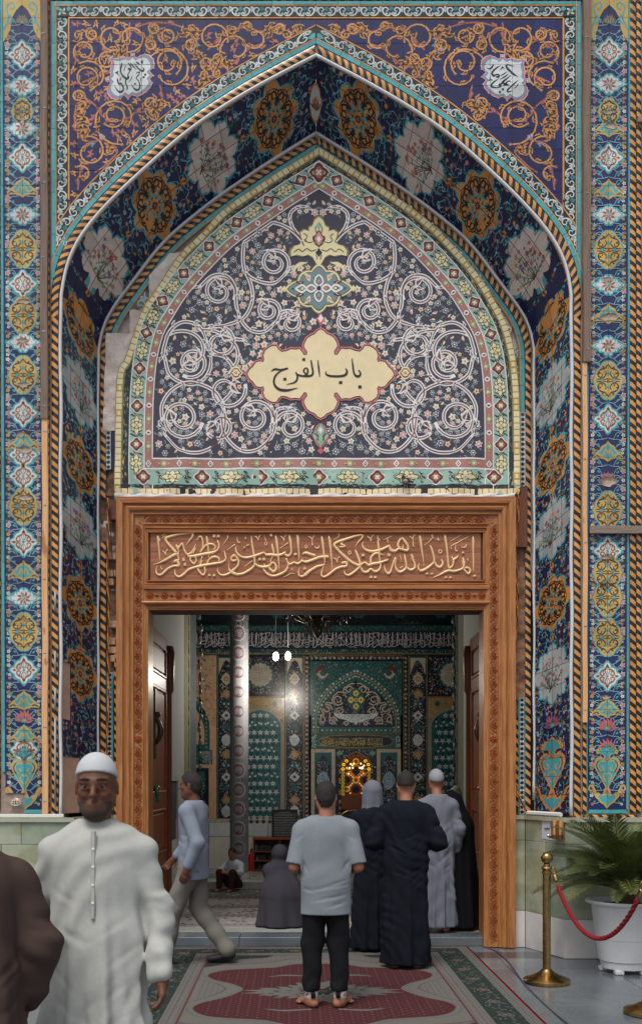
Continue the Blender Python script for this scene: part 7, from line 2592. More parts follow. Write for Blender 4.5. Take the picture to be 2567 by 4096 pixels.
# cloth wrapped column
colm = thing('column','slender round column wrapped in pale cloth with a row of red calligraphy roundels','column',(-1.19,5.55,.2))
RC,YC_ = .141,5.55
xc = W(957,3000,YC_).x
dC = YC_ + D0
a = Art()
a.rect(-118,2200,118,3560,'cloth_grey',0) if False else None
def cyl(x,y,h):
 an = x / 37.5
 return (xc + (RC + h) * math.sin(an),YC_ - (RC + h) * math.cos(an),EYE + (HY - y) * dC / F)
for j in range(17):
 y = 2300 + 77.6 * j + 5
 for x0 in (0,78,-78):
  for k in range(20): 
   an = 2 * PI * k / 20
   a.disc(x0 + 27 * math.cos(an),y + 29 * math.sin(an),4.2,'cloth_pale',1,6)
  for k in range(14):
   an = 2 * PI * k / 14
   a.disc(x0 + 35 * math.cos(an),y + 37 * math.sin(an),2.4,'cloth_pale',1,5)
  a.blob(x0,y,21,23,24,.08,2,'cloth_red',1,48)
  for q in range(4):
   s_ = rr.uniform(-3,3)
   a.curve([(x0 - 14,y - 10 + 7 * q + s_),(x0 - 4,y - 13 + 7 * q),(x0 + 5,y - 7 + 7 * q),(x0 + 14,y - 11 + 7 * q - s_)],2,'cloth_pale',2,3)
  for q in range(4): a.line([(x0 - 10 + 7 * q,y - 14 + rr.uniform(-2,2)),(x0 - 9 + 7 * q,y + 4)],1.7,'cloth_pale',2)
  for q in range(8): a.disc(x0 + 39,y + 12 * q - 40,2.2,'cloth_pale',1,5)
M_WRAP = mat('wrap_cloth',srgb(160,161,164),rough=.9,var=.12,scale=30,bump=.1)
MB().lathe([(RC,0),(RC,4.9)],(xc,YC_,.2),40).build('shaft',M_WRAP,colm,True)
for c in ('cloth_grey','cloth_pale','cloth_red'):
 mat('glaze_' + c,srgb(*PALC[c]),rough=.95,var=.06,spec=.05)
art_mesh('printed_wrap',a.p,cyl,colm,.001)
edge_smooth(MB().lathe([(.17,0),(.17,.05),(.155,.07),(.15,.1)],(xc,YC_,.2),32).build('base',M_IFLOOR,colm),40)

# two lit bulbs on a hanging flex, with their own light
M_BULB = mat('bulb_lit',(1,.97,.88),rough=.3,var=0,emit=14.0)
M_BULBG = mat('bulb_glass',srgb(130,130,122),rough=.25,var=.05)
M_BLACK = mat('black_plastic',srgb(30,30,32),rough=.5,var=.1)
def lamp(name,label,sx,sy,Y,wire_top,watts):
 t = thing(name,label,'lamp',W(sx,sy,Y),'lit hanging bulbs')
 c = W(sx,sy,Y)
 MB().ball(c,.05,14,10,0,(.85,.85,1.25)).build('bulb',M_BULB,t,True)
 MB().lathe([(.022,.06),(.024,.10),(.012,.12)],c,10).build('socket',M_BLACK,t,True)
 MB().tube([c + Vector((0,0,.11)),c + Vector((0,0,wire_top))],.006,6).build('flex',M_CREAM,t)
 l = bpy.data.objects.new('bulb_light',bpy.data.lights.new('bulb_light','POINT'))
 l.data.energy = watts
 l.data.color = (1,.93,.82)
 l.data.shadow_soft_size = .06
 COL.objects.link(l)
 l.parent = t
 l.location = (0,-.02,-.3)
 return t
LAMP_W = 24
lamp('hanging_lamp','left one of the two lit bulbs hanging in front of the mosaic wall',1103,2626,5.0,1.6,LAMP_W)
lamp('hanging_lamp','right one of the two lit bulbs hanging in front of the mosaic wall',1152,2624,5.15,1.6,LAMP_W)

# unlit festoon bulbs down both passage edges
def festoon(name,label,sx,Y,y0,y1,n,sway):
 t = thing(name,label,'light string',W(sx,y1,Y))
 rr2 = random.Random(n)
 pts = []
 for i in range(n * 2 + 1):
  y = y0 + (y1 - y0) * i / (2 * n)
  pts.append(W(sx + sway * math.sin(i * 1.7),y,Y))
 MB().tube(pts,.008,6).build('wire',M_BLACK,t)
 for i in range(n):
  p = pts[2 * i + 1] + Vector((rr2.uniform(.0,.02) * (1 if sx < 1275 else -1),-.02,0))
  b = MB().lathe([(.004,-.085),(.022,-.075),(.030,-.05),(.026,-.02),(.014,.0)],p,10).build('bulb',M_BULBG,t,True)
  MB().lathe([(.016,-.005),(.017,.045),(.008,.055)],p,8).build('socket',M_BLACK,t,True)
 return t
festoon('bulb_string','string of small unlit bulbs hanging down the left edge of the passage',798,4.5,2380,3130,15,2)
festoon('bulb_string','string of small unlit bulbs hanging down the right edge of the passage',1817,4.7,2400,3290,18,2)

# chandelier
M_CRYS = mat('smoky_crystal',srgb(120,120,122),rough=.1,var=.2,scale=50,trans=.5)
ch = thing('chandelier','large dark unlit crystal chandelier hanging at the top of the doorway view','chandelier',W(1270,2480,4.3))
c = W(1268,2480,4.3)
edge_smooth(MB().lathe([(.02,1.2),(.02,.5),(.06,.42),(.03,.3),(.07,.2),(.10,.08),(.06,0),(.09,-.08),(.05,-.2),(.01,-.26)],c,14).build('stem',M_IRON,ch),50)
dm = MB().lathe([(.002,-.07),(.016,-.045),(.02,-.02),(.006,.0),(.003,.02)],(0,0,0),6)
d0 = dm.build('crystal',M_CRYS); dme = d0.data; bpy.data.objects.remove(d0)
cup = MB().lathe([(.02,0),(.05,.02),(.055,.09),(.045,.14)],(0,0,0),10).build('cup',M_CRYS); cme = cup.data; bpy.data.objects.remove(cup)
rr = random.Random(6)
for tier,(R_,z,n) in enumerate(((.42,.10,10),(.27,.28,8))):
 for k in range(n):
  an = 2 * PI * k / n
  e = c + Vector((R_ * math.cos(an),R_ * math.sin(an),z))
  MB().tube(spline([tuple(c + Vector((0,0,z - .02))),tuple(c + Vector((R_ * .5 * math.cos(an),R_ * .5 * math.sin(an),z - .12))),tuple(e)],4),.010,6).build('arm',M_IRON,ch,True)
  o = bpy.data.objects.new('cup',cme); COL.objects.link(o); o.parent = ch; o.location = e - ch.location
  for q in range(4):
   o = bpy.data.objects.new('crystal',dme); COL.objects.link(o); o.parent = ch
   o.location = e - ch.location + Vector((.05 * math.cos(q * 1.57),.05 * math.sin(q * 1.57),-.02 - .05 * (q % 2)))
for k in range(26):
 an = 2 * PI * k / 26
 o = bpy.data.objects.new('crystal',dme); COL.objects.link(o); o.parent = ch
 o.location = c - ch.location + Vector((.18 * math.cos(an),.18 * math.sin(an),-.06 - .05 * (k % 3)))

# board, bookcase, books, extinguisher
bk_ = thing('bookcase','low brown wooden bookcase filled with dark books against the marble dado','bookcase',W(1110,3482,6.75))
Yb0,Yb1 = 6.75,7.1
def bx(nm,x0,y0,x1,y1,ya,yb,m,par):
 a_,b_ = W(x0,y1,ya),W(x1,y0,ya)
 return MB().box(a_.x,b_.x,ya,yb,a_.z,b_.z,ch=.003).build(nm,m,par)
bx('top',1010,3350,1232,3359,Yb0 - .01,Yb1,M_WRED,bk_)
bx('side',1012,3359,1017,3484,Yb0,Yb1,M_WRED,bk_); bx('side',1225,3359,1230,3484,Yb0,Yb1,M_WRED,bk_)
bx('divider',1117,3359,1121,3484,Yb0,Yb1,M_WRED,bk_)
for y in (3405,3442,3478): bx('shelf',1017,y,1225,y + 4,Yb0,Yb1,M_WRED,bk_)
bx('back',1014,3359,1228,3484,Yb1,Yb1 + .01,M_WDARK,bk_)
rr = random.Random(14)
M_BK = [mat('book_' + str(k),srgb(*c_),rough=.6) for k,c_ in enumerate(((44,44,50),(58,50,46),(70,66,62),(150,140,126),(52,60,70)))]
for yb_,hgt in ((3405,30),(3442,26),(3478,26)):
 x = 1019
 while x < 1218:
  w = rr.uniform(3.0,5.0)
  if 1113 < x + w < 1125 or rr.random() < .06: x += 5; continue
  h_ = hgt * rr.uniform(.75,1)
  a_,b_ = W(x,yb_,Yb0 + .04),W(x + w - .4,yb_ - h_,Yb0 + .04)
  o = MB().box(a_.x,b_.x,Yb0 + .04 + rr.uniform(0,.03),Yb0 + .25,a_.z + .001,b_.z,ch=.002).build('book',M_BK[0 if rr.random() < .6 else rr.randrange(5)])
  origin_to(o,(a_.x,Yb0 + .1,a_.z))
  tag(o,'upright book in the low wooden bookcase behind the man in grey','book','books in the low bookcase')
  x += w
bd = thing('text_board','black board with rows of white writing standing on the bookcase','sign',W(1138,3350,6.85))
a_,b_ = W(1087,3350,6.85),W(1190,3238,6.85)
MB().box(a_.x,b_.x,6.83,6.87,a_.z + .001,b_.z,ch=.006).build('panel',M_BLACK,bd)
a = Art()
for j in range(15):
 y = 3250 + j * 6.6
 x = 1098
 hw = 22 if j == 0 else 41
 x = 1138 - hw
 while x < 1138 + hw:
  w = rr.uniform(3,7)
  a.curve([(x,y),(x + w * .3,y + rr.uniform(-1.6,1.6)),(x + w * .7,y + rr.uniform(-1,1.5)),(x + w,y)],1.1,'iwhite',0,2)
  x += w + 1.2
art_mesh('writing',a.p,plane(6.828),bd)
M_REDP = mat('red_paint',srgb(190,30,32),rough=.3,var=.05)
ex = thing('fire_extinguisher','small red fire extinguisher standing beside the bookcase','extinguisher',W(1004,3484,6.8))
c = W(1004,3484,6.8)
edge_smooth(MB().lathe([(.04,0),(.045,.02),(.045,.24),(.03,.29),(.014,.31)],c,16).build('cylinder',M_REDP,ex),40)
MB().tube([c + Vector((0,0,.31)),c + Vector((0,0,.35)),c + Vector((.05,-.02,.36))],.014,8).build('valve',M_BLACK,ex,True)
# CCTV camera on the right passage edge
cc_ = thing('security_camera','white bullet security camera on a bracket at the right passage edge','camera',W(1822,3165,4.3))
c = W(1812,3165,4.25)
edge_smooth(MB().tube([c + Vector((.06,.16,.03)),c + Vector((.02,.05,.01)),c + Vector((-.03,-.09,-.02))],.05,16).build('housing',M_CREAM,cc_),40)
MB().tube([c + Vector((-.029,-.088,-.02)),c + Vector((-.033,-.10,-.022))],.044,16).build('lens',M_BLACK,cc_)
MB().tube([c + Vector((.05,.1,-.02)),c + Vector((.07,.1,-.12)),c + Vector((.16,.12,-.13))],.018,8).build('bracket',M_CREAM,cc_)
MB().box(c.x + .0,c.x + .2,c.y + .06,c.y + .2,c.z - .16,c.z - .14).build('shelf',M_CREAM,cc_)
# prayer carpets in the passage
M_CARP = {k: mat('carpet_' + k,srgb(*c_),rough=.95,var=.18,scale=60,spec=.05) for k,c_ in (('grey',(150,148,146)),('green',(98,106,100)),('red',(128,66,66)),('dark',(74,62,62)),('pale',(176,172,168)),('field',(122,60,62)),('buff',(158,142,132)),('blueg',(130,144,152)))}
MATS.update({'c_' + k: m for k,m in M_CARP.items()})
rr = random.Random(15)
rows = [(1.42,2.2),(2.22,3.0),(3.02,3.9),(3.92,5.08)]
for k,(ya,yb) in enumerate(rows):
 t = thing('prayer_carpet',('front strip of grey patterned prayer carpet just inside the threshold','second strip of prayer carpet from the threshold','third strip of prayer carpet from the threshold','last strip of prayer carpet, below the inner step')[k],'carpet',(0,ya,.09),'prayer carpet strips in the passage')
 MB().box(-1.75,1.8,ya,yb,.091,.103).build('pile',M_CARP['green' if k == 3 else 'grey'],t)
 a = Art()
 W_ = yb - ya
 for (p,q,c_) in ((.02,.05,'c_red'),(.12,.14,'c_dark'),(.86,.88,'c_dark'),(.95,.98,'c_red')):
  a.rect(-1.75,ya + W_ * p,1.8,ya + W_ * q,c_,1)
 for i in range(150):
  x,y = rr.uniform(-1.7,1.75),ya + W_ * rr.uniform(.2,.82)
  a.leaf(x,y,rr.uniform(0,6),.10,.05,rr.choice(('c_pale','c_pale','c_green','c_red','c_dark')),1)
 for i in range(90):
  x = -1.72 + 3.5 * i / 90
  for p in (.085,.915): a.diamond(x,ya + W_ * p,.015,.02,'c_pale' if i % 2 else 'c_dark',2)
 art_mesh('pattern',a.p,lambda x,y,h: (x,y,.1034 + h * .6),t)
# ------------------------------------------------------------------ carpet in front of the door
CW,CL,CXC,CYC,CROT = 3.1,4.3,.03,-1.58,math.radians(1.4)
for k,c_ in (('ground',(150,146,142)),('line',(120,126,132)),('rose',(112,66,69)),('rose2',(132,90,91)),('bgreen',(70,84,80)),('bpale',(148,146,142)),('edge',(138,26,38)),('cream',(150,146,138)),('blue',(116,134,146)),('taupe',(138,126,120))):
 MATS['d_' + k] = mat('rug_' + k,srgb(*c_,.47),rough=.97,var=.14,scale=120,spec=.03,bump=.15,bscale=300)
rug = thing('carpet','large grey bordered carpet with a dark red lobed medallion before the door','carpet',(CXC,CYC,.0))
cr,srr = math.cos(CROT),math.sin(CROT)
def rmap(x,y,h):
 return (CXC + x * cr - y * srr,CYC + x * srr + y * cr,.012 + h)
mb = MB().box(-CW / 2,CW / 2,-CL / 2,CL / 2,.001,.0118,ch=.003)
mb.v = [(CXC + p[0] * cr - p[1] * srr,CYC + p[0] * srr + p[1] * cr,p[2]) for p in mb.v]
mb.build('pile',MATS['d_edge'],rug)
a = Art(); rr = random.Random(21)
hx,hy = CW / 2,CL / 2
def ring(d0,d1,col,l):
 for (x0,y0,x1,y1) in ((-hx + d0,-hy + d0,hx - d0,-hy + d1),(-hx + d0,hy - d1,hx - d0,hy - d0),(-hx + d0,-hy + d1,-hx + d1,hy - d1),(hx - d1,-hy + d1,hx - d0,hy - d1)):
  a.rect(x0,y0,x1,y1,col,l)
ring(.025,.12,'d_bpale',0); ring(.12,.36,'d_bgreen',0); ring(.36,.48,'d_bpale',0); ring(.48,.50,'d_rose2',0)
a.rect(-hx + .50,-hy + .50,hx - .50,hy - .50,'d_ground',0)
for d,n_ in ((.045,0),(.10,0),(.38,0),(.46,0)): ring(d,d + .008,'d_taupe',1)
def along(d):
 for s,(p,q) in (((1,0),(-hx + d,-hy + d)),((1,0),(-hx + d,hy - d)),((0,1),(-hx + d,-hy + d)),((0,1),(hx - d,-hy + d))):
  L = 2 * ((hx if s[0] else hy) - d)
  yield s,p,q,L
for s,p,q,L in along(.24):           # main border: pale leaf meander on dark green
 n = int(L / .085)
 for i in range(n):
  u = L * (i + .5) / n
  x,y = p + s[0] * u,q + s[1] * u
  for k in range(5):
   an = rr.uniform(0,6.3)
   a.leaf(x + rr.uniform(-.04,.04) + (0 if s[0] else rr.uniform(-.09,.09)),y + rr.uniform(-.04,.04) + (rr.uniform(-.09,.09) if s[0] else 0),an,rr.uniform(.03,.055),.018,rr.choice(('d_bpale','d_cream','d_bpale','d_taupe')),1)
  if i % 5 == 2: a.flower(x,y,.05,'d_rose2','d_cream',2,7,out='d_bpale')
for d in (.075,.42):
 for s,p,q,L in along(d):
  n = int(L / .035)
  for i in range(n):
   u = L * (i + .5) / n
   a.diamond(p + s[0] * u,q + s[1] * u,.011,.014,'d_blue' if i % 2 else 'd_rose2',1)
fx,fy = hx - .5,hy - .5
def lob(k,kx=1.0):
 P = [(0,1.22),(.22,1.20),(.40,1.05),(.52,1.02),(.86,.92),(1.0,.72),(.93,.5),(.76,.32),(.66,.12),(.70,-.04),(.80,-.22),(.97,-.42),(1.0,-.62),(.86,-.84),(.52,-.94),(.42,-.98),(.22,-1.14),(0,-1.2)]
 P = [(x * k * kx,y * k) for x,y in P]
 return spline(P + [(-x,y) for x,y in P[-2:0:-1]],5,True)
for k,c_,l in ((1.22,'d_blue',1),(1.205,'d_rose2',2),(1.195,'d_cream',3),(1.03,'d_blue',4),(1.02,'d_bpale',5),(.985,'d_rose2',6),(.975,'d_rose',7)):
 q = [(max(-fx,min(fx,x)),max(-fy,min(fy,y))) for x,y in lob(k)]
 a.fan((0,0),q,c_,l)
n = 0
from_poly = np.array(lob(.94))
def inside(x,y,poly=from_poly):
 x0,y0 = poly[:,0],poly[:,1]; x1,y1 = np.roll(x0,-1),np.roll(y0,-1)
 c = ((y0 > y) != (y1 > y)) & (x < (x1 - x0) * (y - y0) / (y1 - y0 + 1e-12) + x0)
 return bool(c.sum() % 2)
for i in range(-26,27):
 for j in range(-32,33):
  x,y = i * .038,j * .038
  if inside(x,y) and (i + j) % 2 == 0: a.diamond(x,y,.012,.012,'d_taupe' if i % 2 else 'd_rose2',8)
big = np.array(lob(1.17))
for i in range(-34,35):
 for j in range(-44,45):
  x,y = i * .045,j * .045
  if abs(x) < fx - .02 and abs(y) < fy - .02 and not inside(x,y,np.array(lob(1.24)) if False else big):
   a.diamond(x,y,.011,.011,'d_taupe' if (i + j) % 2 else 'd_cream',4)
cen = []
for k in range(48):
 an = 2 * PI * k / 48
 r = (.62 if k % 2 else .47) * (1 + .18 * math.cos(4 * an))
 cen.append((r * .92 * math.cos(an),r * .62 * math.sin(an)))
a.fan((0,0),cen,'d_cream',9); a.fan((0,0),[(x * .86,y * .86) for x,y in cen],'d_bpale',10)
for k in range(90):
 an,r = rr.uniform(0,6.3),rr.uniform(.1,.5)
 a.leaf(r * math.cos(an),r * .6 * math.sin(an),an,.06,.03,rr.choice(('d_blue','d_bgreen','d_rose2','d_cream')),11)
a.flower(0,0,.14,'d_bgreen','d_rose2',11,8,out='d_cream')
for s in (-1,1):
 for t in (-1,1):
  a.curve([(s * .1,t * .62),(s * .3,t * .66),(s * .45,t * .6)],[.03,.05,.01],'d_bpale',9,4)
  c = [(s * fx,t * fy),(s * (fx - .62),t * fy),(s * (fx - .55),t * (fy - .12)),(s * (fx - .3),t * (fy - .2)),(s * (fx - .12),t * (fy - .5)),(s * fx,t * (fy - .6))]
  a.poly(c,'d_bgreen',5); a.line(c[1:],.02,'d_rose2',6)
  for k in range(60):
   u,w_ = rr.random(),rr.random()
   if u + w_ < .8: a.diamond(s * (fx - u * .6),t * (fy - w_ * .55),.012,.012,'d_bpale',6)
STEP_,STEP = STEP,.00025
art_mesh('pattern',a.p,rmap,rug)
STEP = STEP_

# ------------------------------------------------------------------ brass stanchions and the red rope
def stanchion(label,x,y):
 t = thing('stanchion',label,'stanchion',(x,y,0),'brass rope stanchions')
 c = (x,y,0)
 edge_smooth(MB().lathe([(.188,.0),(.197,.006),(.197,.03),(.188,.038),(.12,.062),(.07,.088),(.05,.108),(.040,.118)],c,48).build('base',M_BRASS,t),35)
 edge_smooth(MB().lathe([(.034,.112),(.034,.93)],c,28).build('post',M_BRASS,t),35)
 edge_smooth(MB().lathe([(.036,.925),(.042,.93),(.042,.945),(.034,.952),(.040,.962),(.046,.975),(.040,.99),(.026,.998),(.024,1.008),(.028,1.014)],c,28).build('collar',M_BRASS,t),35)
 MB().ball((x,y,1.062),.051,28,18).build('finial',M_BRASS,t,True)
 return t
s1,s2 = (1.936,-1.17),(2.45,-2.29)
stanchion('brass rope stanchion standing whole on the marble left of the potted palm',*s1)
stanchion('brass rope stanchion mostly outside the frame, its round base showing bottom right',*s2)
M_ROPE = mat('red_rope',srgb(132,14,28),rough=.85,var=.2,scale=90,sheen=.3)
rp = thing('rope','red twisted barrier rope hanging between the two brass stanchions','rope',(s1[0],s1[1],.9))
p0,p1 = Vector((s1[0] + .055,s1[1] - .01,.945)),Vector((s2[0] - .05,s2[1] + .02,.945))
def sag(t):
 p = p0.lerp(p1,t)
 return p - Vector((0,0,.475 * (1 - (2 * t - 1) ** 2) ** .92 * (1 + .0 * t)))
def hook(t0,t1,sgn):
 a_,b_ = sag(t0),sag(t1)
 d = (b_ - a_).normalized()
 mb = MB().tube([a_ + d * .03,a_ + d * .035,a_ + d * .085,a_ + d * .09],[.012,.019,.021,.019],14)
 edge_smooth(mb.build('end_cap',M_BRASS,rp),40)
 ring_ = [a_ + Vector((sgn * .012 * 0,0,.01)) + Vector((.020 * math.cos(2 * PI * k / 12) * sgn,0,.022 * math.sin(2 * PI * k / 12))) for k in range(12)]
 MB().tube(ring_,.0055,6,closed=True).build('hook',M_BRASS,rp,True)
hook(0,.06,1); hook(1,.94,-1)
N_ = 150
q = [sag(.055 + .89 * i / N_) for i in range(N_ + 1)]
for k in range(3):
 pts = []
 for i,p in enumerate(q):
  tt = (q[min(N_,i + 1)] - q[max(0,i - 1)]).normalized()
  n1 = tt.cross(Vector((0,1,0))).normalized(); n2 = tt.cross(n1)
  a_ = i * .42 + k * 2 * PI / 3
  pts.append(p + (n1 * math.cos(a_) + n2 * math.sin(a_)) * .0092)
 MB().tube(pts,.0110,8).build('strand',M_ROPE,rp,True)

# ------------------------------------------------------------------ potted palm
pot = thing('plant_pot','big white plastic flowerpot on small feet beside the marble plinth','pot',(2.76,-.66,0))
M_POT = mat('white_plastic',srgb(218,220,222),rough=.45,var=.05,scale=5,bump=.04,bscale=20)
M_SOIL = mat('soil',srgb(58,44,34),rough=1,var=.3,scale=60,bump=1,bscale=60)
pc_ = (2.76,-.66,0)
edge_smooth(MB().lathe([(.19,.035),(.215,.04),(.222,.10),(.236,.11),(.262,.30),(.266,.305),(.285,.50),(.289,.508),(.298,.60),(.318,.612),(.345,.618),(.352,.632),(.345,.645),(.315,.645),(.300,.63),(.288,.58),(.2,.57)],pc_,64).build('pot_wall',M_POT,pot),30)
for k in range(5):
 an = 2 * PI * k / 5 + .35
 MB().box(pc_[0] + .19 * math.cos(an) - .04,pc_[0] + .19 * math.cos(an) + .04,pc_[1] + .19 * math.sin(an) - .04,pc_[1] + .19 * math.sin(an) + .04,0,.04,ch=.008).build('foot',M_POT,pot)
MB().lathe([(.01,.585),(.29,.592)],pc_,32).build('soil',M_SOIL,pot)
palm = thing('palm','dark green sago palm with stiff feathery arching fronds in the white pot','palm',(2.76,-.66,.59))
M_FROND = mat('palm_leaf',srgb(72,88,48),rough=.4,scale=6,rgb2=srgb(106,112,60),spec=.4)
M_FRONDY = mat('palm_leaf_dry',srgb(112,104,52),rough=.45,scale=6,rgb2=srgb(140,124,60),spec=.4)
M_TRUNK = mat('palm_trunk',srgb(84,66,48),rough=.95,var=.35,scale=40,bump=1,bscale=40)
edge_smooth(MB().lathe([(.05,0),(.085,.03),(.09,.09),(.07,.14),(.03,.17)],(2.76,-.66,.58),14).build('trunk',M_TRUNK,palm),30)
rr = random.Random(31)
def frond_mesh(L,droop,seed,n=40):
 r2 = random.Random(seed)
 mb = MB()
 pts = []
 for i in range(17):
  t = i / 16
  a_ = 1.0 - droop * t
  if i == 0: p = Vector((0,0,0))
  else: p = pts[-1] + Vector((math.cos(a_),0,math.sin(a_))) * (L / 16)
  pts.append(p)
 mb.tube(pts,[.007 * (1 - .75 * i / 16) for i in range(17)],5)
 for i in range(n):
  t = .10 + .9 * i / n
  k = min(15,int(t * 16)); f_ = t * 16 - k
  p = pts[k].lerp(pts[k + 1],f_)
  d = (pts[k + 1] - pts[k]).normalized()
  up = Vector((-d.z,0,d.x))
  ll = L * .2 * (math.sin(PI * (.12 + .86 * t)) ** .6) * r2.uniform(.9,1.1)
  for s in (-1,1):
   dr = (d * .62 + Vector((0,s,0)) * .74 + up * .30 + Vector((r2.uniform(-.06,.06),0,r2.uniform(-.06,.06)))).normalized()
   sd_ = dr.cross(up).normalized() * (.0065)
   m_,e = p + dr * ll * .55,p + dr * ll - up * ll * .10
   mb.add([p - sd_ * .5,p + sd_ * .5,m_ + sd_,e,m_ - sd_],[(0,1,2,4),(4,2,3)])
 return mb
variants = []
for (L,dr,sd) in ((.80,1.3,1),(.86,1.0,2),(.78,1.6,3),(.72,.5,4),(.84,1.15,5)):
 o = frond_mesh(L,dr,sd).build('frond',M_FROND); variants.append(o.data); bpy.data.objects.remove(o)
o = frond_mesh(.70,.9,9).build('frond',M_FRONDY); variants.append(o.data); bpy.data.objects.remove(o)
NF = 84
for i in range(NF):
 t = i / NF
 vi = rr.choice((0,4,2)) if t < .45 else rr.choice((1,0,4)) if t < .75 else rr.choice((3,1,5) if t > .86 else (3,1))
 o = bpy.data.objects.new('frond',variants[vi]); COL.objects.link(o); o.parent = palm
 o.location = (0,0,.10 + .06 * t)
 pitch = (-.45 + .45 * rr.random()) if t < .3 else (-.15 + .35 * rr.random()) if t < .6 else (.2 + .4 * rr.random())
 o.rotation_euler = (rr.uniform(-.3,.3),-pitch,i * 2.39996)
 k = rr.uniform(.85,1.08); o.scale = (k,k,k)

# floor cable
pts = [W(*p,0) for p in ()]
def fl(sx,sy,z=.006):
 d = F * (EYE - z) / (sy - HY)
 return Vector(((sx - CX) * d / F,d - D0,z))
q = spline([tuple(fl(*p)) for p in ((1918,3772),(1948,3790),(1985,3806),(2031,3846),(2070,3900),(2106,3947),(2160,4000),(2215,4050),(2300,4120),(2420,4230))],8)
o = MB().tube([Vector(p) for p in q],.0065,6).build('floor_cable',mat('cable_violet',srgb(78,74,96),rough=.5),None,True)
origin_to(o,q[0]); tag(o,'thin dark violet cable snaking over the marble right of the carpet','cable')
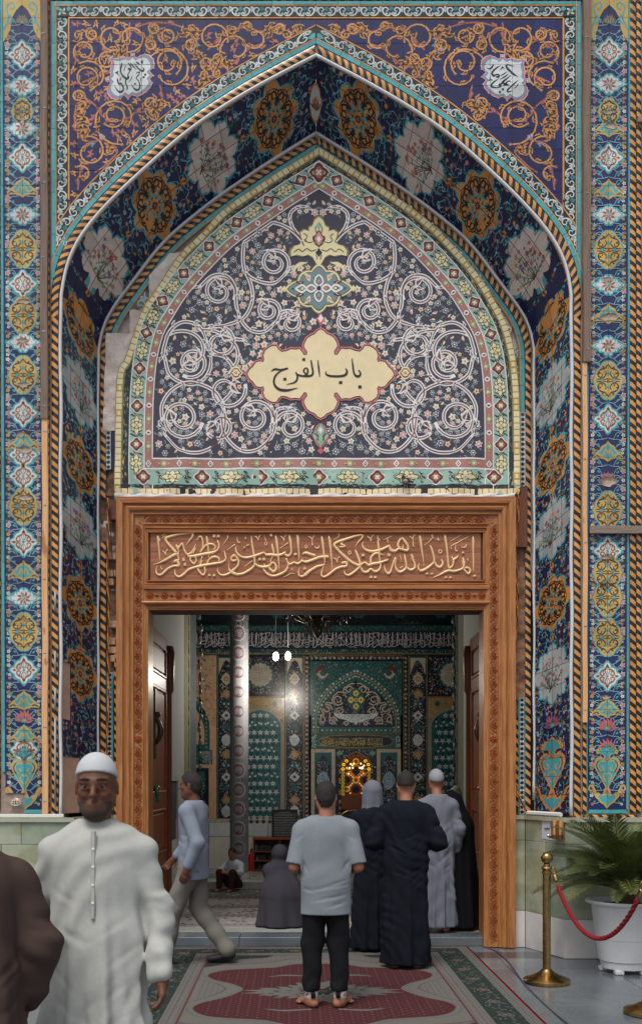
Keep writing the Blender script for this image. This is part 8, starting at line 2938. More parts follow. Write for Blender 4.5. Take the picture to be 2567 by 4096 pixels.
# ------------------------------------------------------------------ people: bodies and clothes as continuous surfaces grown from distance fields
class Field:
 def __init__(s,lo,hi,h):
  s.lo,s.h = np.array(lo,float),h
  n = np.ceil((np.array(hi) - s.lo) / h).astype(int) + 1
  s.ax = [(s.lo[i] + h * np.arange(n[i])).astype(np.float32) for i in range(3)]
  s.f = np.full(tuple(n),1.0,np.float32)
 def _sl(s,mn,mx):
  r = []
  for i in range(3):
   a_ = int(max(0,math.floor((mn[i] - s.lo[i]) / s.h))); b_ = int(min(len(s.ax[i]),math.ceil((mx[i] - s.lo[i]) / s.h) + 1))
   if b_ <= a_: return None
   r.append(slice(a_,b_))
  return tuple(r)
 def grid(s,sl=None):
  sl = sl or (slice(None),) * 3
  return np.meshgrid(*[s.ax[i][sl[i]] for i in range(3)],indexing='ij')
 def cap(s,a,b,ra,rb=None,k=.03,flat=(1,1,1),sub=False):
  """round cone from a to b; flat squeezes its section along x,y,z"""
  rb = ra if rb is None else rb
  a,b = np.array(a,float),np.array(b,float)
  m = max(ra,rb) * max(1,*flat) + k + .03
  sl = s._sl(np.minimum(a,b) - m,np.maximum(a,b) + m)
  if sl is None: return s
  X,Y,Z = s.grid(sl)
  fl_ = np.array(flat,float)
  P = [(X - a[0]) / fl_[0],(Y - a[1]) / fl_[1],(Z - a[2]) / fl_[2]]
  d = (b - a) / fl_
  L2 = float(d @ d)
  t = np.clip((P[0] * d[0] + P[1] * d[1] + P[2] * d[2]) / L2,0,1) if L2 > 1e-12 else np.zeros_like(X)
  D = np.sqrt((P[0] - t * d[0]) ** 2 + (P[1] - t * d[1]) ** 2 + (P[2] - t * d[2]) ** 2) - (ra + (rb - ra) * t)
  D *= min(1,fl_.min()) ** .5
  o = s.f[sl]
  if sub:
   h_ = np.clip(.5 - .5 * (o + D) / k,0,1)
   s.f[sl] = o * (1 - h_) - D * h_ + k * h_ * (1 - h_)
  else:
   h_ = np.clip(.5 + .5 * (D - o) / k,0,1)
   s.f[sl] = D * (1 - h_) + o * h_ - k * h_ * (1 - h_)
  return s
 def cut(s,n,p):
  """keep the side the normal n points away from"""
  X,Y,Z = s.grid()
  n = np.array(n,float); n /= np.linalg.norm(n)
  s.f = np.maximum(s.f,(X - p[0]) * n[0] + (Y - p[1]) * n[1] + (Z - p[2]) * n[2]).astype(np.float32)
  return s
 def disp(s,fn):
  X,Y,Z = s.grid()
  s.f = (s.f + fn(X,Y,Z)).astype(np.float32)
  return s
 def mesh(s):
  f = s.f
  n = f.shape
  ins = f < 0
  c = [(i,j,k) for i in (0,1) for j in (0,1) for k in (0,1)]
  sl = lambda o: tuple(slice(o[d],n[d] - 1 + o[d]) for d in range(3))
  cnt = sum(ins[sl(o)].astype(np.int8) for o in c)
  act = (cnt > 0) & (cnt < 8)
  idx = np.argwhere(act)
  if not len(idx): return [],[]
  num = np.full(act.shape,-1,int); num[act] = np.arange(len(idx))
  acc,w = np.zeros((len(idx),3)),np.zeros(len(idx))
  for a_ in c:
   for d in range(3):
    if a_[d]: continue
    b_ = list(a_); b_[d] = 1
    fa,fb = f[tuple((idx + a_).T)],f[tuple((idx + b_).T)]
    cr_ = (fa < 0) != (fb < 0)
    t = np.where(cr_,fa / np.where(cr_,fa - fb,1),0)
    p = np.array(a_,float)[None,:].repeat(len(idx),0); p[:,d] += t
    acc[cr_] += p[cr_]; w[cr_] += 1
  V = s.lo + s.h * (idx + acc / w[:,None])
  Fc = []
  for d in range(3):
   u,v = (d + 1) % 3,(d + 2) % 3
   A = [slice(None)] * 3; B = [slice(None)] * 3
   for ax in (u,v): A[ax] = B[ax] = slice(1,n[ax] - 1)
   A[d] = slice(0,n[d] - 1); B[d] = slice(1,n[d])
   e = np.argwhere(ins[tuple(A)] != ins[tuple(B)])
   e[:,u] += 1; e[:,v] += 1
   sg_ = ins[tuple(e.T)]
   q = []
   for (du,dv) in ((0,0),(-1,0),(-1,-1),(0,-1)):
    p = e.copy(); p[:,u] += du; p[:,v] += dv
    q.append(num[tuple(p.T)])
   q = np.stack(q,1)
   q[~sg_] = q[~sg_][:,::-1]
   Fc.append(q)
  return V,np.concatenate(Fc)
 def build(s,name,m,parent):
  V,Q = s.mesh()
  V = np.asarray(V)
  for _ in range(1):      # one relaxing pass
   acc,w = np.zeros_like(V),np.zeros(len(V))
   for i in range(4):
    np.add.at(acc,Q[:,i],V[Q[:,(i + 1) % 4]]); np.add.at(w,Q[:,i],1)
    np.add.at(acc,Q[:,i],V[Q[:,(i + 3) % 4]]); np.add.at(w,Q[:,i],1)
   V = .5 * V + .5 * acc / np.maximum(w,1)[:,None]
  me = bpy.data.meshes.new(name)
  me.from_pydata(V.tolist(),[],Q.tolist())
  me.materials.append(m)
  me.polygons.foreach_set('use_smooth',[True] * len(me.polygons))
  o = bpy.data.objects.new(name,me)
  COL.objects.link(o); o.parent = parent
  return o

def skin(nm,c): return mat('skin_' + nm,srgb(*c),rough=.5,var=.08,scale=30,spec=.35)
M_SK1,M_SK2 = skin('tan',(158,106,82)),skin('brown',(104,66,49))
M_HAIR = mat('hair',srgb(34,28,26),rough=.7,var=.3,scale=150,bump=.5,bscale=200)
M_EYEW = mat('eye_white',srgb(128,112,100),rough=.2,var=0)
M_EYED = mat('eye_dark',srgb(30,22,18),rough=.15,var=0)
def fabric(nm,c,b=.12,rough=.9): return mat('cloth_' + nm,srgb(*c),rough=rough,var=.05,scale=40,bump=b,bscale=260,spec=.1)

def hand(fd,w,d,side,s=1.0,curl=.5,pn=(0,1,0)):
 """palm and five separate bent fingers from wrist w along d; pn: the way the palm faces"""
 w,d,pn = Vector(w),Vector(d).normalized(),Vector(pn).normalized()
 x = d.cross(pn).normalized() * side
 pc = w + d * .05 * s
 fd.cap(w,w + d * .03 * s,.026 * s,.03 * s,.02)
 for k in (-1,0,1): fd.cap(w + d * .02 * s + x * k * .012,w + d * .085 * s + x * k * .022 * s,.016 * s,.015 * s,.015)
 for k,L in ((-1.5,.064),(-.5,.074),(.5,.078),(1.5,.07)):
  p = w + d * .088 * s + x * k * .019 * s
  q = p
  an = .15
  for j,(l_,r_) in enumerate(((.45,.0085),(.31,.0078),(.24,.007))):
   an += curl * (.5 + .25 * j)
   dd = d * math.cos(an) + pn * math.sin(an)
   e = q + dd * L * l_ * s
   fd.cap(q,e,r_ * s,r_ * .92 * s,.006)
   q = e
 p = w + d * .025 * s + x * .028 * s * -1
 e = p + (d * .7 - x * .6 + pn * .25).normalized() * .04 * s
 fd.cap(p,e,.0125 * s,.010 * s,.012)
 fd.cap(e,e + (d * .85 - x * .2 + pn * .4).normalized() * .03 * s,.0095 * s,.008 * s,.006)

def foot(fd,a,yaw,s=1.0):
 a = Vector(a); d = Vector((math.sin(yaw),math.cos(yaw),0)); x = Vector((d.y,-d.x,0)); sgn = 1 if a.x > 0 else -1
 fd.cap(a,(a.x,a.y,.05),.042 * s,.04 * s,.02)
 fd.cap(Vector((a.x,a.y,.035)) - d * .04,Vector((a.x,a.y,.03)) + d * .02,.033 * s,.036 * s,.03)
 fd.cap(Vector((a.x,a.y,.05)) + d * .0,Vector((a.x,a.y,.028)) + d * .15 * s,.036 * s,.026 * s,.03,(1.1,1,1))
 for k,L,r_ in ((-2,.205,.017),(-1,.20,.012),(0,.195,.011),(1,.185,.011),(2,.17,.010)):
  o = x * (k * .019 * sgn * s)
  p = Vector((a.x,a.y,.018)) + d * (L - .05) * s + o
  fd.cap(p,p + d * .045 * s,r_ * s,r_ * .95 * s,.008)

def head(fd,c,s=1.0,face=True,turn=0.0,tilt=0.0):
 """c: centre; the face looks towards +y turned by turn,tilted down by tilt"""
 ct,st = math.cos(turn),math.sin(turn); cl,sl = math.cos(tilt),math.sin(tilt)
 def P(x,y,z):
  y,z = y * cl + z * sl * 1.0,-y * sl + z * cl
  return (c[0] + s * (x * ct + y * st),c[1] + s * (-x * st + y * ct),c[2] + s * z)
 fd.cap(P(0,-.018,.03),P(0,.0,.04),.082 * s,.080 * s,.02,(.92,1.08,1.08))
 fd.cap(P(0,.02,-.045),P(0,.045,-.085),.058 * s,.036 * s,.04)
 fd.cap(P(-.045,.0,-.05),P(-.02,.05,-.088),.026 * s,.024 * s,.04); fd.cap(P(.045,.0,-.05),P(.02,.05,-.088),.026 * s,.024 * s,.04)
 for q in (-1,1):
  fd.cap(P(q * .078,-.012,.012),P(q * .082,-.018,-.022),.014 * s,.010 * s,.008,(.6,1.2,1.2))
 if face:
  for q in (-1,1):
   fd.cap(P(q * .033,.091,.012),P(q * .033,.093,.012),.0145 * s,.0145 * s,.012,sub=True)
   fd.cap(P(q * .012,.083,.030),P(q * .05,.072,.030),.012 * s,.011 * s,.018)
   fd.cap(P(q * .018,.086,.0215),P(q * .048,.078,.020),.0065 * s,.006 * s,.004); fd.cap(P(q * .02,.084,.003),P(q * .046,.077,.003),.006 * s,.0055 * s,.005)
   fd.cap(P(q * .05,.058,-.015),P(q * .04,.066,-.025),.016 * s,.014 * s,.02)
  fd.cap(P(0,.088,.015),P(0,.108,-.022),.009 * s,.014 * s,.012)
  for q in (-1,1): fd.cap(P(q * .012,.096,-.026),P(q * .013,.094,-.026),.009 * s,.009 * s,.008)
  fd.cap(P(-.02,.082,-.056),P(.02,.082,-.056),.008 * s,.008 * s,.008); fd.cap(P(-.016,.081,-.067),P(.016,.081,-.067),.009 * s,.009 * s,.008)
  fd.cap(P(-.022,.096,-.0612),P(.022,.096,-.0612),.004 * s,.004 * s,.004,sub=True)
 return P

def person_root(label,x,y,z,rz,group=None):
 t = thing('person',label,'person',(x,y,z),group)
 t.rotation_euler = (0,0,rz)
 return t

def creases(fd,segs,amp,w):
 """sharp folds of cloth along short lines"""
 for a,b in segs:
  a,b = np.array(a,float),np.array(b,float)
  sl = fd._sl(np.minimum(a,b) - 5 * w,np.maximum(a,b) + 5 * w)
  if sl is None: continue
  X,Y,Z = fd.grid(sl)
  d = b - a
  t = np.clip(((X - a[0]) * d[0] + (Y - a[1]) * d[1] * .2 + (Z - a[2]) * d[2]) / (d[0] ** 2 + .2 * d[1] ** 2 + d[2] ** 2),0,1)
  r2 = (X - a[0] - t * d[0]) ** 2 + .08 * (Y - a[1] - t * d[1]) ** 2 + (Z - a[2] - t * d[2]) ** 2
  up = (Z - a[2] - t * d[2]) / w
  fd.f[sl] += (amp * np.sin(PI * np.clip(t,.05,.95)) * np.exp(-r2 / w ** 2) * (.35 + up)).astype(np.float32)

def body_field(s,h,arms,legs,hd,wide=1.0,feet=True,tilt=0.0,turn=0.0,face=True,curl=.5,pn=((1,0,0),(-1,0,0)),lean=(0,0)):
 """arms: ((elbow,wrist) left,right); legs: ((knee,ankle,yaw) left,right) in metres for a 1.75 m figure"""
 pts = [p for a_ in arms for p in a_] + [l_[1] for l_ in legs] + [hd]
 m = .26
 lo = [min(p[i] for p in pts) - m for i in range(2)] + [-.02]
 hi = [max(p[i] for p in pts) + m for i in range(2)] + [max(max(p[2] for p in pts) + .22,1.5)]
 fd = Field([v * s for v in lo],[v * s for v in hi],h)
 S = lambda p: (p[0] * s,p[1] * s,p[2] * s)
 lx,ly = lean
 ch,nk = (lx * .6,ly * .6,1.30),(lx * .9,ly * .9 - .01,1.47)
 fd.cap(S((0,0,.95)),S((lx * .3,ly * .3,1.1)),.135 * s * wide,.125 * s * wide,.06,(1.12,.78,1))
 fd.cap(S((lx * .3,ly * .3,1.1)),S(ch),.125 * s * wide,.14 * s * wide,.06,(1.15,.75,1))
 fd.cap(S((ch[0] - .09,ch[1],1.335)),S((ch[0] + .09,ch[1],1.335)),.078 * s,.078 * s,.06)
 fd.cap(S(nk),S((hd[0] * .8 + nk[0] * .2,hd[1] - .012,hd[2] - .06)),.056 * s,.052 * s,.04)
 P = head(fd,S(hd),s,face,turn,tilt)
 for i,sx in enumerate((-1,1)):
  shd = (lx * .85 + sx * .165 * wide,ly * .85,1.365)
  fd.cap(S((lx * .8 + sx * .05,ly * .8,1.405)),S(shd),.044 * s,.044 * s,.04)
  fd.cap(S(shd),S(arms[i][0]),.046 * s,.041 * s,.03)
  fd.cap(S(arms[i][0]),S(arms[i][1]),.041 * s,.026 * s,.02)
  d = Vector(arms[i][1]) - Vector(arms[i][0])
  hand(fd,S(arms[i][1]),d,sx,s,curl,pn[i])
  fd.cap(S((sx * .085,0,.92)),S(legs[i][0]),.086 * s,.058 * s,.04)
  fd.cap(S(legs[i][0]),S(legs[i][1]),.058 * s,.040 * s,.03)
  if feet: foot(fd,S(legs[i][1]),legs[i][2],s)
 return fd,P

def hair_field(s,hd,h,turn=0,tilt=0,low=-.05,thick=.0,front=.055,crown=1.0):
 c = Vector(hd) * s
 fd = Field([c.x - .16,c.y - .17,c.z - .16],[c.x + .16,c.y + .17,c.z + .2],h)
 def P(x,y,z):
  ct,st = math.cos(turn),math.sin(turn); cl,sl = math.cos(tilt),math.sin(tilt)
  y,z = y * cl + z * sl,-y * sl + z * cl
  return (c[0] + s * (x * ct + y * st),c[1] + s * (-x * st + y * ct),c[2] + s * z)
 fd.cap(P(0,-.018,.03),P(0,.0,.04),(.088 + thick) * s,(.086 + thick) * s,.02,(.92,1.08,1.08))
 fd.cap(P(0,-.045,-.03),P(0,-.04,-.055),(.058 + thick) * s,.05 * s,.03)
 a_,b_ = Vector(P(0,0,0)),Vector(P(0,1,0))
 n = (b_ - a_).normalized()
 fd.cut((n.x,n.y,-.75),P(0,front,.05))
 X,Y,Z = fd.grid()
 fd.f = np.maximum(fd.f,(c.z + low * s) - Z + .006 * np.sin(X * 230) + .004 * np.sin(X * 610 + 2)).astype(np.float32)
 fd.disp(lambda X,Y,Z: .0025 * np.sin(X * 260 + 9 * np.sin(Y * 70)) * np.sin(Z * 190 + Y * 120))
 return fd

def fold_fn(cx,cy,z0,z1,amp,n,ph,tw=2.0):
 """lengthwise folds that deepen towards the hem"""
 def f(X,Y,Z):
  a_ = np.arctan2(Y - cy,X - cx)
  t = np.clip((z1 - Z) / (z1 - z0),0,1)
  return -amp * t ** 1.2 * (np.sin(a_ * n + ph + tw * t) + .55 * np.sin(a_ * (n * 2 - 1) + ph * 2.3 - tw * t) + .4 * np.sin(a_ * 3 + Z * 9))
 return f

def robe(s,h,arms,hem=.04,w_hem=.24,w_sh=.19,dep=.64,sleeve=.062,amp=.014,seed=1,lean=(0,0),wr=.92,neck=1.50,legs_sh=(0,0),cre=.011):
 """long straight garment: shoulders to hem,with sleeves to the wrists"""
 xs_ = [p[0] for a_ in arms for p in a_]; ys__ = [p[1] for a_ in arms for p in a_]
 lo = [min(xs_ + [-.35]) - .16,min(ys__ + [-.28]) - .16,hem - .03]; hi = [max(xs_ + [.35]) + .16,max(ys__ + [.28]) + .16,neck + .16]
 fd = Field([v * s for v in lo],[v * s for v in hi],h)
 S = lambda p: (p[0] * s,p[1] * s,p[2] * s)
 lx,ly = lean
 fd.cap(S((legs_sh[0],legs_sh[1],hem - .1)),S((lx * .3,ly * .3,1.0)),w_hem * s,.19 * s,.05,(1,dep * 1.08,1))
 fd.cap(S((lx * .3,ly * .3,1.0)),S((lx * .7,ly * .7,1.33)),.19 * s,w_sh * s * .98,.06,(1,dep,1))
 for i,sx in enumerate((-1,1)):
  shd = (lx * .85 + sx * w_sh * .90,ly * .85,1.385)
  fd.cap(S((lx * .85,ly * .85 - .005,1.432)),S(shd),.070 * s,.060 * s,.05)
  fd.cap(S(shd),S(arms[i][0]),max(.058,sleeve * .92) * s,sleeve * s,.03)
  wv = Vector(arms[i][0]).lerp(Vector(arms[i][1]),wr)
  fd.cap(S(arms[i][0]),S(wv),sleeve * s,sleeve * .9 * s,.03)
  d = (Vector(arms[i][1]) - Vector(arms[i][0])).normalized()
 fd.cap(S((lx * .95,ly * .95 - .012,1.46)),S((lx,ly - .008,neck)),.066 * s,.060 * s,.03)
 rr_ = random.Random(seed)
 fd.disp(fold_fn(0,0,hem * s,1.36 * s,amp * 1.35 * s,rr_.choice((7,8,9)),rr_.uniform(0,6)))
 p1 = rr_.uniform(0,6)
 fd.disp(lambda X,Y,Z: .0035 * np.sin((X * .8 + Z) * 55 + 4 * np.sin(X * 8 - Z * 5 + p1)) * np.clip(.5 + np.sin(X * 9 + Z * 6 + p1),0,1) + .005 * np.sin(Z * 60 + X * 20 * np.sign(X)) * np.clip((np.abs(X) - .2) / .08,0,1))
 fd.disp(lambda X,Y,Z: .005 * np.sin(Z * 26 + 5 * np.sin(X * 9 + p1) + Y * 8) * np.sin(X * 14 + Z * 7 + p1))
 sg = []
 for i,sx in enumerate((-1,1)):
  e = Vector(arms[i][0]) * s
  for _ in range(7):
   z = rr_.uniform(-.1,.14)
   sg.append(((e.x - sx * .06,e.y + rr_.uniform(-.05,.05),e.z + z),(e.x + sx * .05,e.y + rr_.uniform(-.05,.05),e.z + z - rr_.uniform(-.02,.07))))
  for _ in range(7):
   z,x = rr_.uniform(.75,1.3) * s,rr_.uniform(.02,.16) * sx
   for yy_ in (-.12,.12): sg.append(((x + sx * .1,yy_,z),(x - sx * rr_.uniform(.05,.15),yy_,z - rr_.uniform(.08,.22))))
 creases(fd,sg,cre,.016)
 fd.cut((0,0,-1),(0,0,hem * s)); fd.cut((0,0,1),(0,0,neck * s))
 return fd

ST = (((-.095,.03,.50),(-.10,0,.085),-.35),((.095,.03,.50),(.10,0,.085),.35))

# -- man in a grey T-shirt, seen from behind
s = 1.69 / 1.75
gm = person_root('barefoot man seen from behind in a pale grey T-shirt and black joggers on the carpet',(1303 - CX) * 7.56 / F,-2.12,.013,0)
arms = (((-.245,-.05,1.10),(-.16,.19,1.02)),((.25,-.05,1.10),(.15,.19,1.03)))
legs = (((-.105,.02,.50),(-.112,-.01,.085),-.55),((.10,.02,.50),(.108,-.01,.085),.5))
fd,P = body_field(s,.0085,arms,legs,(0,.03,1.64),tilt=.18,pn=((1,0,0),(-1,0,0)))
fd.build('body',M_SK1,gm)
hf = hair_field(s,(0,.03,1.64),.006,0,.18,low=-.075,front=.07)
hf.build('hair',M_HAIR,gm)
S = lambda p: (p[0] * s,p[1] * s,p[2] * s)
ts = Field((-.42,-.26,.66),(.42,.26,1.58),.008)
ts.cap(S((0,0,.70)),S((0,0,1.0)),.208 * s,.196 * s,.05,(1,.68,1)).cap(S((0,0,1.0)),S((0,-.005,1.32)),.196 * s,.205 * s,.05,(1,.64,1))
for i,sx in enumerate((-1,1)):
 sh,el = (sx * .18,0,1.385),arms[i][0]
 ts.cap(S((0,-.01,1.43)),S(sh),.074 * s,.072 * s,.05)
 md = tuple(sh[k] + (el[k] - sh[k]) * 1.02 for k in range(3))
 ts.cap(S(sh),S(md),.076 * s,.076 * s,.03)
ts.cap(S((0,-.012,1.45)),S((0,-.008,1.50)),.076 * s,.068 * s,.03)
creases(ts,[((.19,-.1,.97),(-.04,-.14,.905)),((.2,-.1,.935),(-.15,-.12,.88)),((.19,-.1,.86),(-.12,-.14,.80)),((.16,-.1,.80),(.0,-.14,.755)),((-.19,-.1,.90),(-.09,-.14,.875)),((.2,0,1.16),(.12,-.12,1.02)),((-.2,0,1.16),(-.13,-.12,1.0)),((.24,-.03,1.24),(.16,-.08,1.30)),((-.24,-.03,1.24),(-.16,-.08,1.31)),((.1,-.14,1.36),(.15,-.13,1.1)),((-.1,-.14,1.36),(-.14,-.13,1.12))],.011,.013)
ts.disp(lambda X,Y,Z: .003 * np.sin(X * 22 + 3 * np.sin(Z * 9)) * np.sin(Z * 15))
ts.cut((0,0,-1),(0,0,.705)); ts.cut((0,-.12,1),(0,-.05,1.492 * s))
for i,sx in enumerate((-1,1)):
 sh,el = Vector((sx * .185,0,1.405)) * s,Vector(arms[i][0]) * s
 d = (el - sh).normalized(); q = sh + d * .285
 X,Y,Z = ts.grid()
 cutp = ((X - q.x) * d.x + (Y - q.y) * d.y + (Z - q.z) * d.z)
 ts.f = np.where(sx * X > .2 * s,np.maximum(ts.f,cutp),ts.f).astype(np.float32)
ts.build('t_shirt',fabric('grey',(128,135,141)),gm)
tr = Field((-.36,-.24,.08),(.36,.24,.98),.008)
tr.cap(S((0,0,.86)),S((0,0,.96)),.150 * s,.145 * s,.05,(1,.72,1))
for (kn,an_,yw),sx in zip(legs,(-1,1)):
 tr.cap(S((sx * .088,0,.80)),S(kn),.098 * s,.084 * s,.03); tr.cap(S(kn),S((an_[0],an_[1],.16)),.084 * s,.068 * s,.03)
tr.disp(lambda X,Y,Z: .005 * np.sin(Z * 48 + 4 * np.sin(X * 20)) * np.clip((.34 - Z) / .2,0,1) + .004 * np.sin(Z * 22 + X * 30))
for (kn,an_,yw),sx in zip(legs,(-1,1)): tr.cap(S((an_[0],an_[1],.118)),S((an_[0],an_[1],.150)),.047 * s,.052 * s,.02)
tr.cut((0,0,-1),(0,0,.125))
tr.build('joggers',fabric('black',(30,30,33)),gm)
M_CUFF = fabric('white_cuff',(200,198,200))
for (kn,an_,yw),sx in zip(legs,(-1,1)):
 c = S((an_[0],an_[1],0))
 edge_smooth(origin_to(MB().lathe([(.047,.072),(.050,.078),(.050,.128),(.047,.134)],c,20).build('ankle_cuff',M_CUFF),(0,0,0)),40).parent = gm
 for q_,m_ in ((-.5,'cloth_black'),):
  o = MB().tube([Vector((c[0] + .0515 * math.sin(-.2 * sx + t_ * .28),c[1] - .0515 * math.cos(-.2 * sx + t_ * .28),.103)) for t_ in (-1,0,1)],.026,6).build('black_panel',MATS[m_]); o.parent = gm; o.scale = (1,1,1)
 o = MB().tube([Vector((c[0] + .0512 * math.sin(.75 * sx + t_ * .22),c[1] - .0512 * math.cos(.75 * sx + t_ * .22),.104 + .006 * t_)) for t_ in (-1,0,1)],[.004,.008,.004],6).build('red_mark',M_REDP); o.parent = gm

# -- man in a black robe, seen from behind
s = 1.78 / 1.75
bmn = person_root('tall man seen from behind in a long black robe, right of the man in grey',(1622 - CX) * 9.15 / F,-.55,.013,-.06)
arms = (((-.285,-.01,1.13),(-.15,.22,1.12)),((.285,-.01,1.13),(.15,.22,1.12)))
fd,P = body_field(s,.0095,arms,ST,(0,.05,1.635),tilt=.25,lean=(0,.02))
fd.build('body',M_SK1,bmn)
hair_field(s,(0,.05,1.635),.007,0,.25,low=-.005,front=.07).build('hair',M_HAIR,bmn)
M_ROBEK = fabric('black_robe',(24,28,36),.08)
robe(s,.0095,arms,hem=.035,w_hem=.225,w_sh=.205,amp=.010,seed=3,lean=(0,.02),sleeve=.085).build('robe',M_ROBEK,bmn)

# -- woman in black with a pale scarf, between the two men
def scarf(s,hd,h,drop=.34,wide=.15,y=0.0):
 c = Vector(hd) * s
 fd = Field([c.x - .36,c.y - .3,c.z - drop - .12],[c.x + .36,c.y + .3,c.z + .2],h)
 fd.cap((c.x,c.y - .01,c.z + .035),(c.x,c.y - .005,c.z - .03),.108 * s,.100 * s,.04,(.95,1.08,1.05))
 fd.cap((c.x,c.y - .02,c.z - .06),(c.x,c.y - .03,c.z - drop),.09 * s,wide * s,.06,(1.1,.8,1))
 fd.disp(fold_fn(c.x,c.y,c.z - drop,c.z + .05,.010,6,1.0,1.5))
 fd.cap((c.x,c.y + .115 * s,c.z - .02),(c.x,c.y + .13 * s,c.z - .03),.066 * s,.066 * s,.02,(.9,1,1.25),sub=True)
 fd.cut((0,.3,-1),(c.x,c.y,c.z - drop))
 return fd
s = 1.68 / 1.75
arms = (((-.24,.02,1.12),(-.12,.22,1.10)),((.24,.02,1.12),(.12,.22,1.10)))
wm = person_root('person in black with a pale headscarf, half hidden between the two standing men',(1492 - CX) * 10.0 / F,.35,.013,.15)
fd,P = body_field(s,.012,arms,ST,(0,.04,1.63),tilt=.2)
fd.build('body',M_SK1,wm)
robe(s,.012,arms,hem=.03,w_hem=.25,w_sh=.19,amp=.012,seed=5,sleeve=.08).build('robe',M_ROBEK,wm)
scarf(s,(0,.04,1.63),.010).build('headscarf',fabric('pale_scarf',(112,114,126)),wm)

# -- man in a white thobe going in, at the right of the doorway
s = 1.72 / 1.75
arms = (((-.25,.0,1.12),(-.20,.10,.90)),((.25,-.02,1.12),(.22,.06,.88)))
wt = person_root('man in a pale robe and white cap walking in at the right of the doorway',1.26,1.02,.093,.05)
fd,P = body_field(s,.012,arms,ST,(0,.04,1.635),tilt=.1)
fd.build('body',M_SK1,wt)
M_PALER = fabric('pale_robe',(116,120,132))
robe(s,.012,arms,hem=.06,w_hem=.22,w_sh=.19,amp=.012,seed=6).build('robe',M_PALER,wt)
def cap_(s,hd,h,parent,m,low=.02):
 c = Vector(hd) * s
 f_ = Field([c.x - .15,c.y - .16,c.z - .05],[c.x + .15,c.y + .16,c.z + .2],h)
 f_.cap((c.x,c.y - .018 * s,c.z + .035 * s),(c.x,c.y,c.z + .048 * s),.090 * s,.088 * s,.02,(.93,1.08,1.08))
 f_.cut((0,.22,-1),(c.x,c.y,c.z + low * s))
 return f_.build('cap',m,parent)
cap_(s,(0,.04,1.635),.009,wt,fabric('grey_cap',(150,152,160)))
fabric('white_cap',(188,190,194))

# -- woman in a black chador at the right edge of the doorway
s = 1.56 / 1.75
arms = (((-.22,.08,1.12),(-.06,.26,1.02)),((.22,.08,1.12),(.07,.27,1.0)))
wc = person_root('woman in a black chador stooping beside the right door leaf',1.53,1.25,.093,1.0)
fd,P = body_field(s,.012,arms,ST,(0,.12,1.56),tilt=.5,lean=(0,.1))
fd.build('body',M_SK1,wc)
M_CHAD = fabric('chador',(22,22,25),.06)
cf = Field((-.45,-.4,.0),(.45,.5,1.62),.012)
cf.cap((0,.1,1.40),(0,.10,1.36),.105,.10,.04,(.95,1.08,1.05)).cap((0,.05,1.30),(0,.03,1.10),.13,.20,.08,(1.1,.8,1)).cap((0,.03,1.10),(0,0,.0),.21,.27,.06,(1,.85,1))
cf.cap((-.2,.08,1.0),(-.05,.22,.93),.08,.07,.05).cap((.2,.08,1.0),(.06,.22,.93),.08,.07,.05)
cf.disp(fold_fn(0,0,.03,1.3,.016,7,2.0))
cf.cap((0,.23,1.36),(0,.26,1.34),.062,.062,.02,(.9,1,1.25),sub=True); cf.cut((0,0,-1),(0,0,.03))
cf.build('chador',M_CHAD,wc)

# -- kneeling figure in a grey chador inside the doorway
kn = person_root('person in a dusky grey chador kneeling low just inside the doorway',(1120 - CX) * 11.2 / F,1.55,.104,.3)
s = 1.0
kf = Field((-.4,-.45,-.01),(.4,.6,1.02),.012)
kf.cap((0,.02,.79),(0,.06,.75),.098,.092,.03,(.95,1.08,1.05)).cap((-.12,.0,.60),(.12,.0,.60),.085,.085,.04).cap((0,.0,.58),(0,-.05,.40),.14,.21,.05,(1.1,.8,1)).cap((0,-.08,.30),(0,-.06,.0),.24,.30,.08,(1,.95,1)).cap((0,.1,.16),(0,.34,.02),.17,.16,.08)
kf.disp(fold_fn(0,0,.0,.7,.016,7,.7)); kf.cap((0,.14,.75),(0,.17,.73),.06,.06,.02,(.9,1,1.2),sub=True); kf.cut((0,0,-1),(0,0,.0))
kb = Field((-.2,-.2,.3),(.2,.5,1.0),.01)
kb.cap((0,0,.5),(0,0,.66),.1,.06,.04); head(kb,(0,.04,.755),.95,True,0,.25)
kb.cap((-.1,.05,.5),(-.05,.28,.36),.045,.03,.03); kb.cap((.1,.05,.5),(.05,.28,.36),.045,.03,.03); hand(kb,(-.05,.28,.36),(.2,1,-.2),-1,.9,.4,(0,0,-1)); hand(kb,(.05,.28,.36),(-.2,1,-.2),1,.9,.4,(0,0,-1))
kb.build('body',M_SK1,kn)
kf.build('chador',fabric('dusky',(62,60,68)),kn)

# -- man in a light shirt walking out at the left of the doorway (profile)
s = 1.78 / 1.75
wk = person_root('man in a pale blue-grey shirt and beige trousers striding past the left door leaf',(775 - CX) * 9.3 / F,-.38,.004,1.35)
arms = (((-.23,-.12,1.13),(-.23,-.02,.90)),((.23,.10,1.13),(.22,.26,.96)))
legs = (((-.09,.16,.52),(-.09,.24,.085),0),((.09,-.02,.50),(.09,-.30,.13),0))
fd,P = body_field(s,.0095,arms,legs,(0,.03,1.635),feet=False)
fd.build('body',M_SK2,wk)
hair_field(s,(0,.03,1.635),.008,0,0,low=-.06,front=.055).build('hair',M_HAIR,wk)
S = lambda p: (p[0] * s,p[1] * s,p[2] * s)
sf = Field((-.4,-.34,.78),(.4,.42,1.62),.0095)
sf.cap(S((0,0,.80)),S((0,0,1.05)),.19 * s,.175 * s,.05,(1,.72,1)).cap(S((0,0,1.05)),S((0,0,1.33)),.175 * s,.19 * s,.05,(1,.66,1))
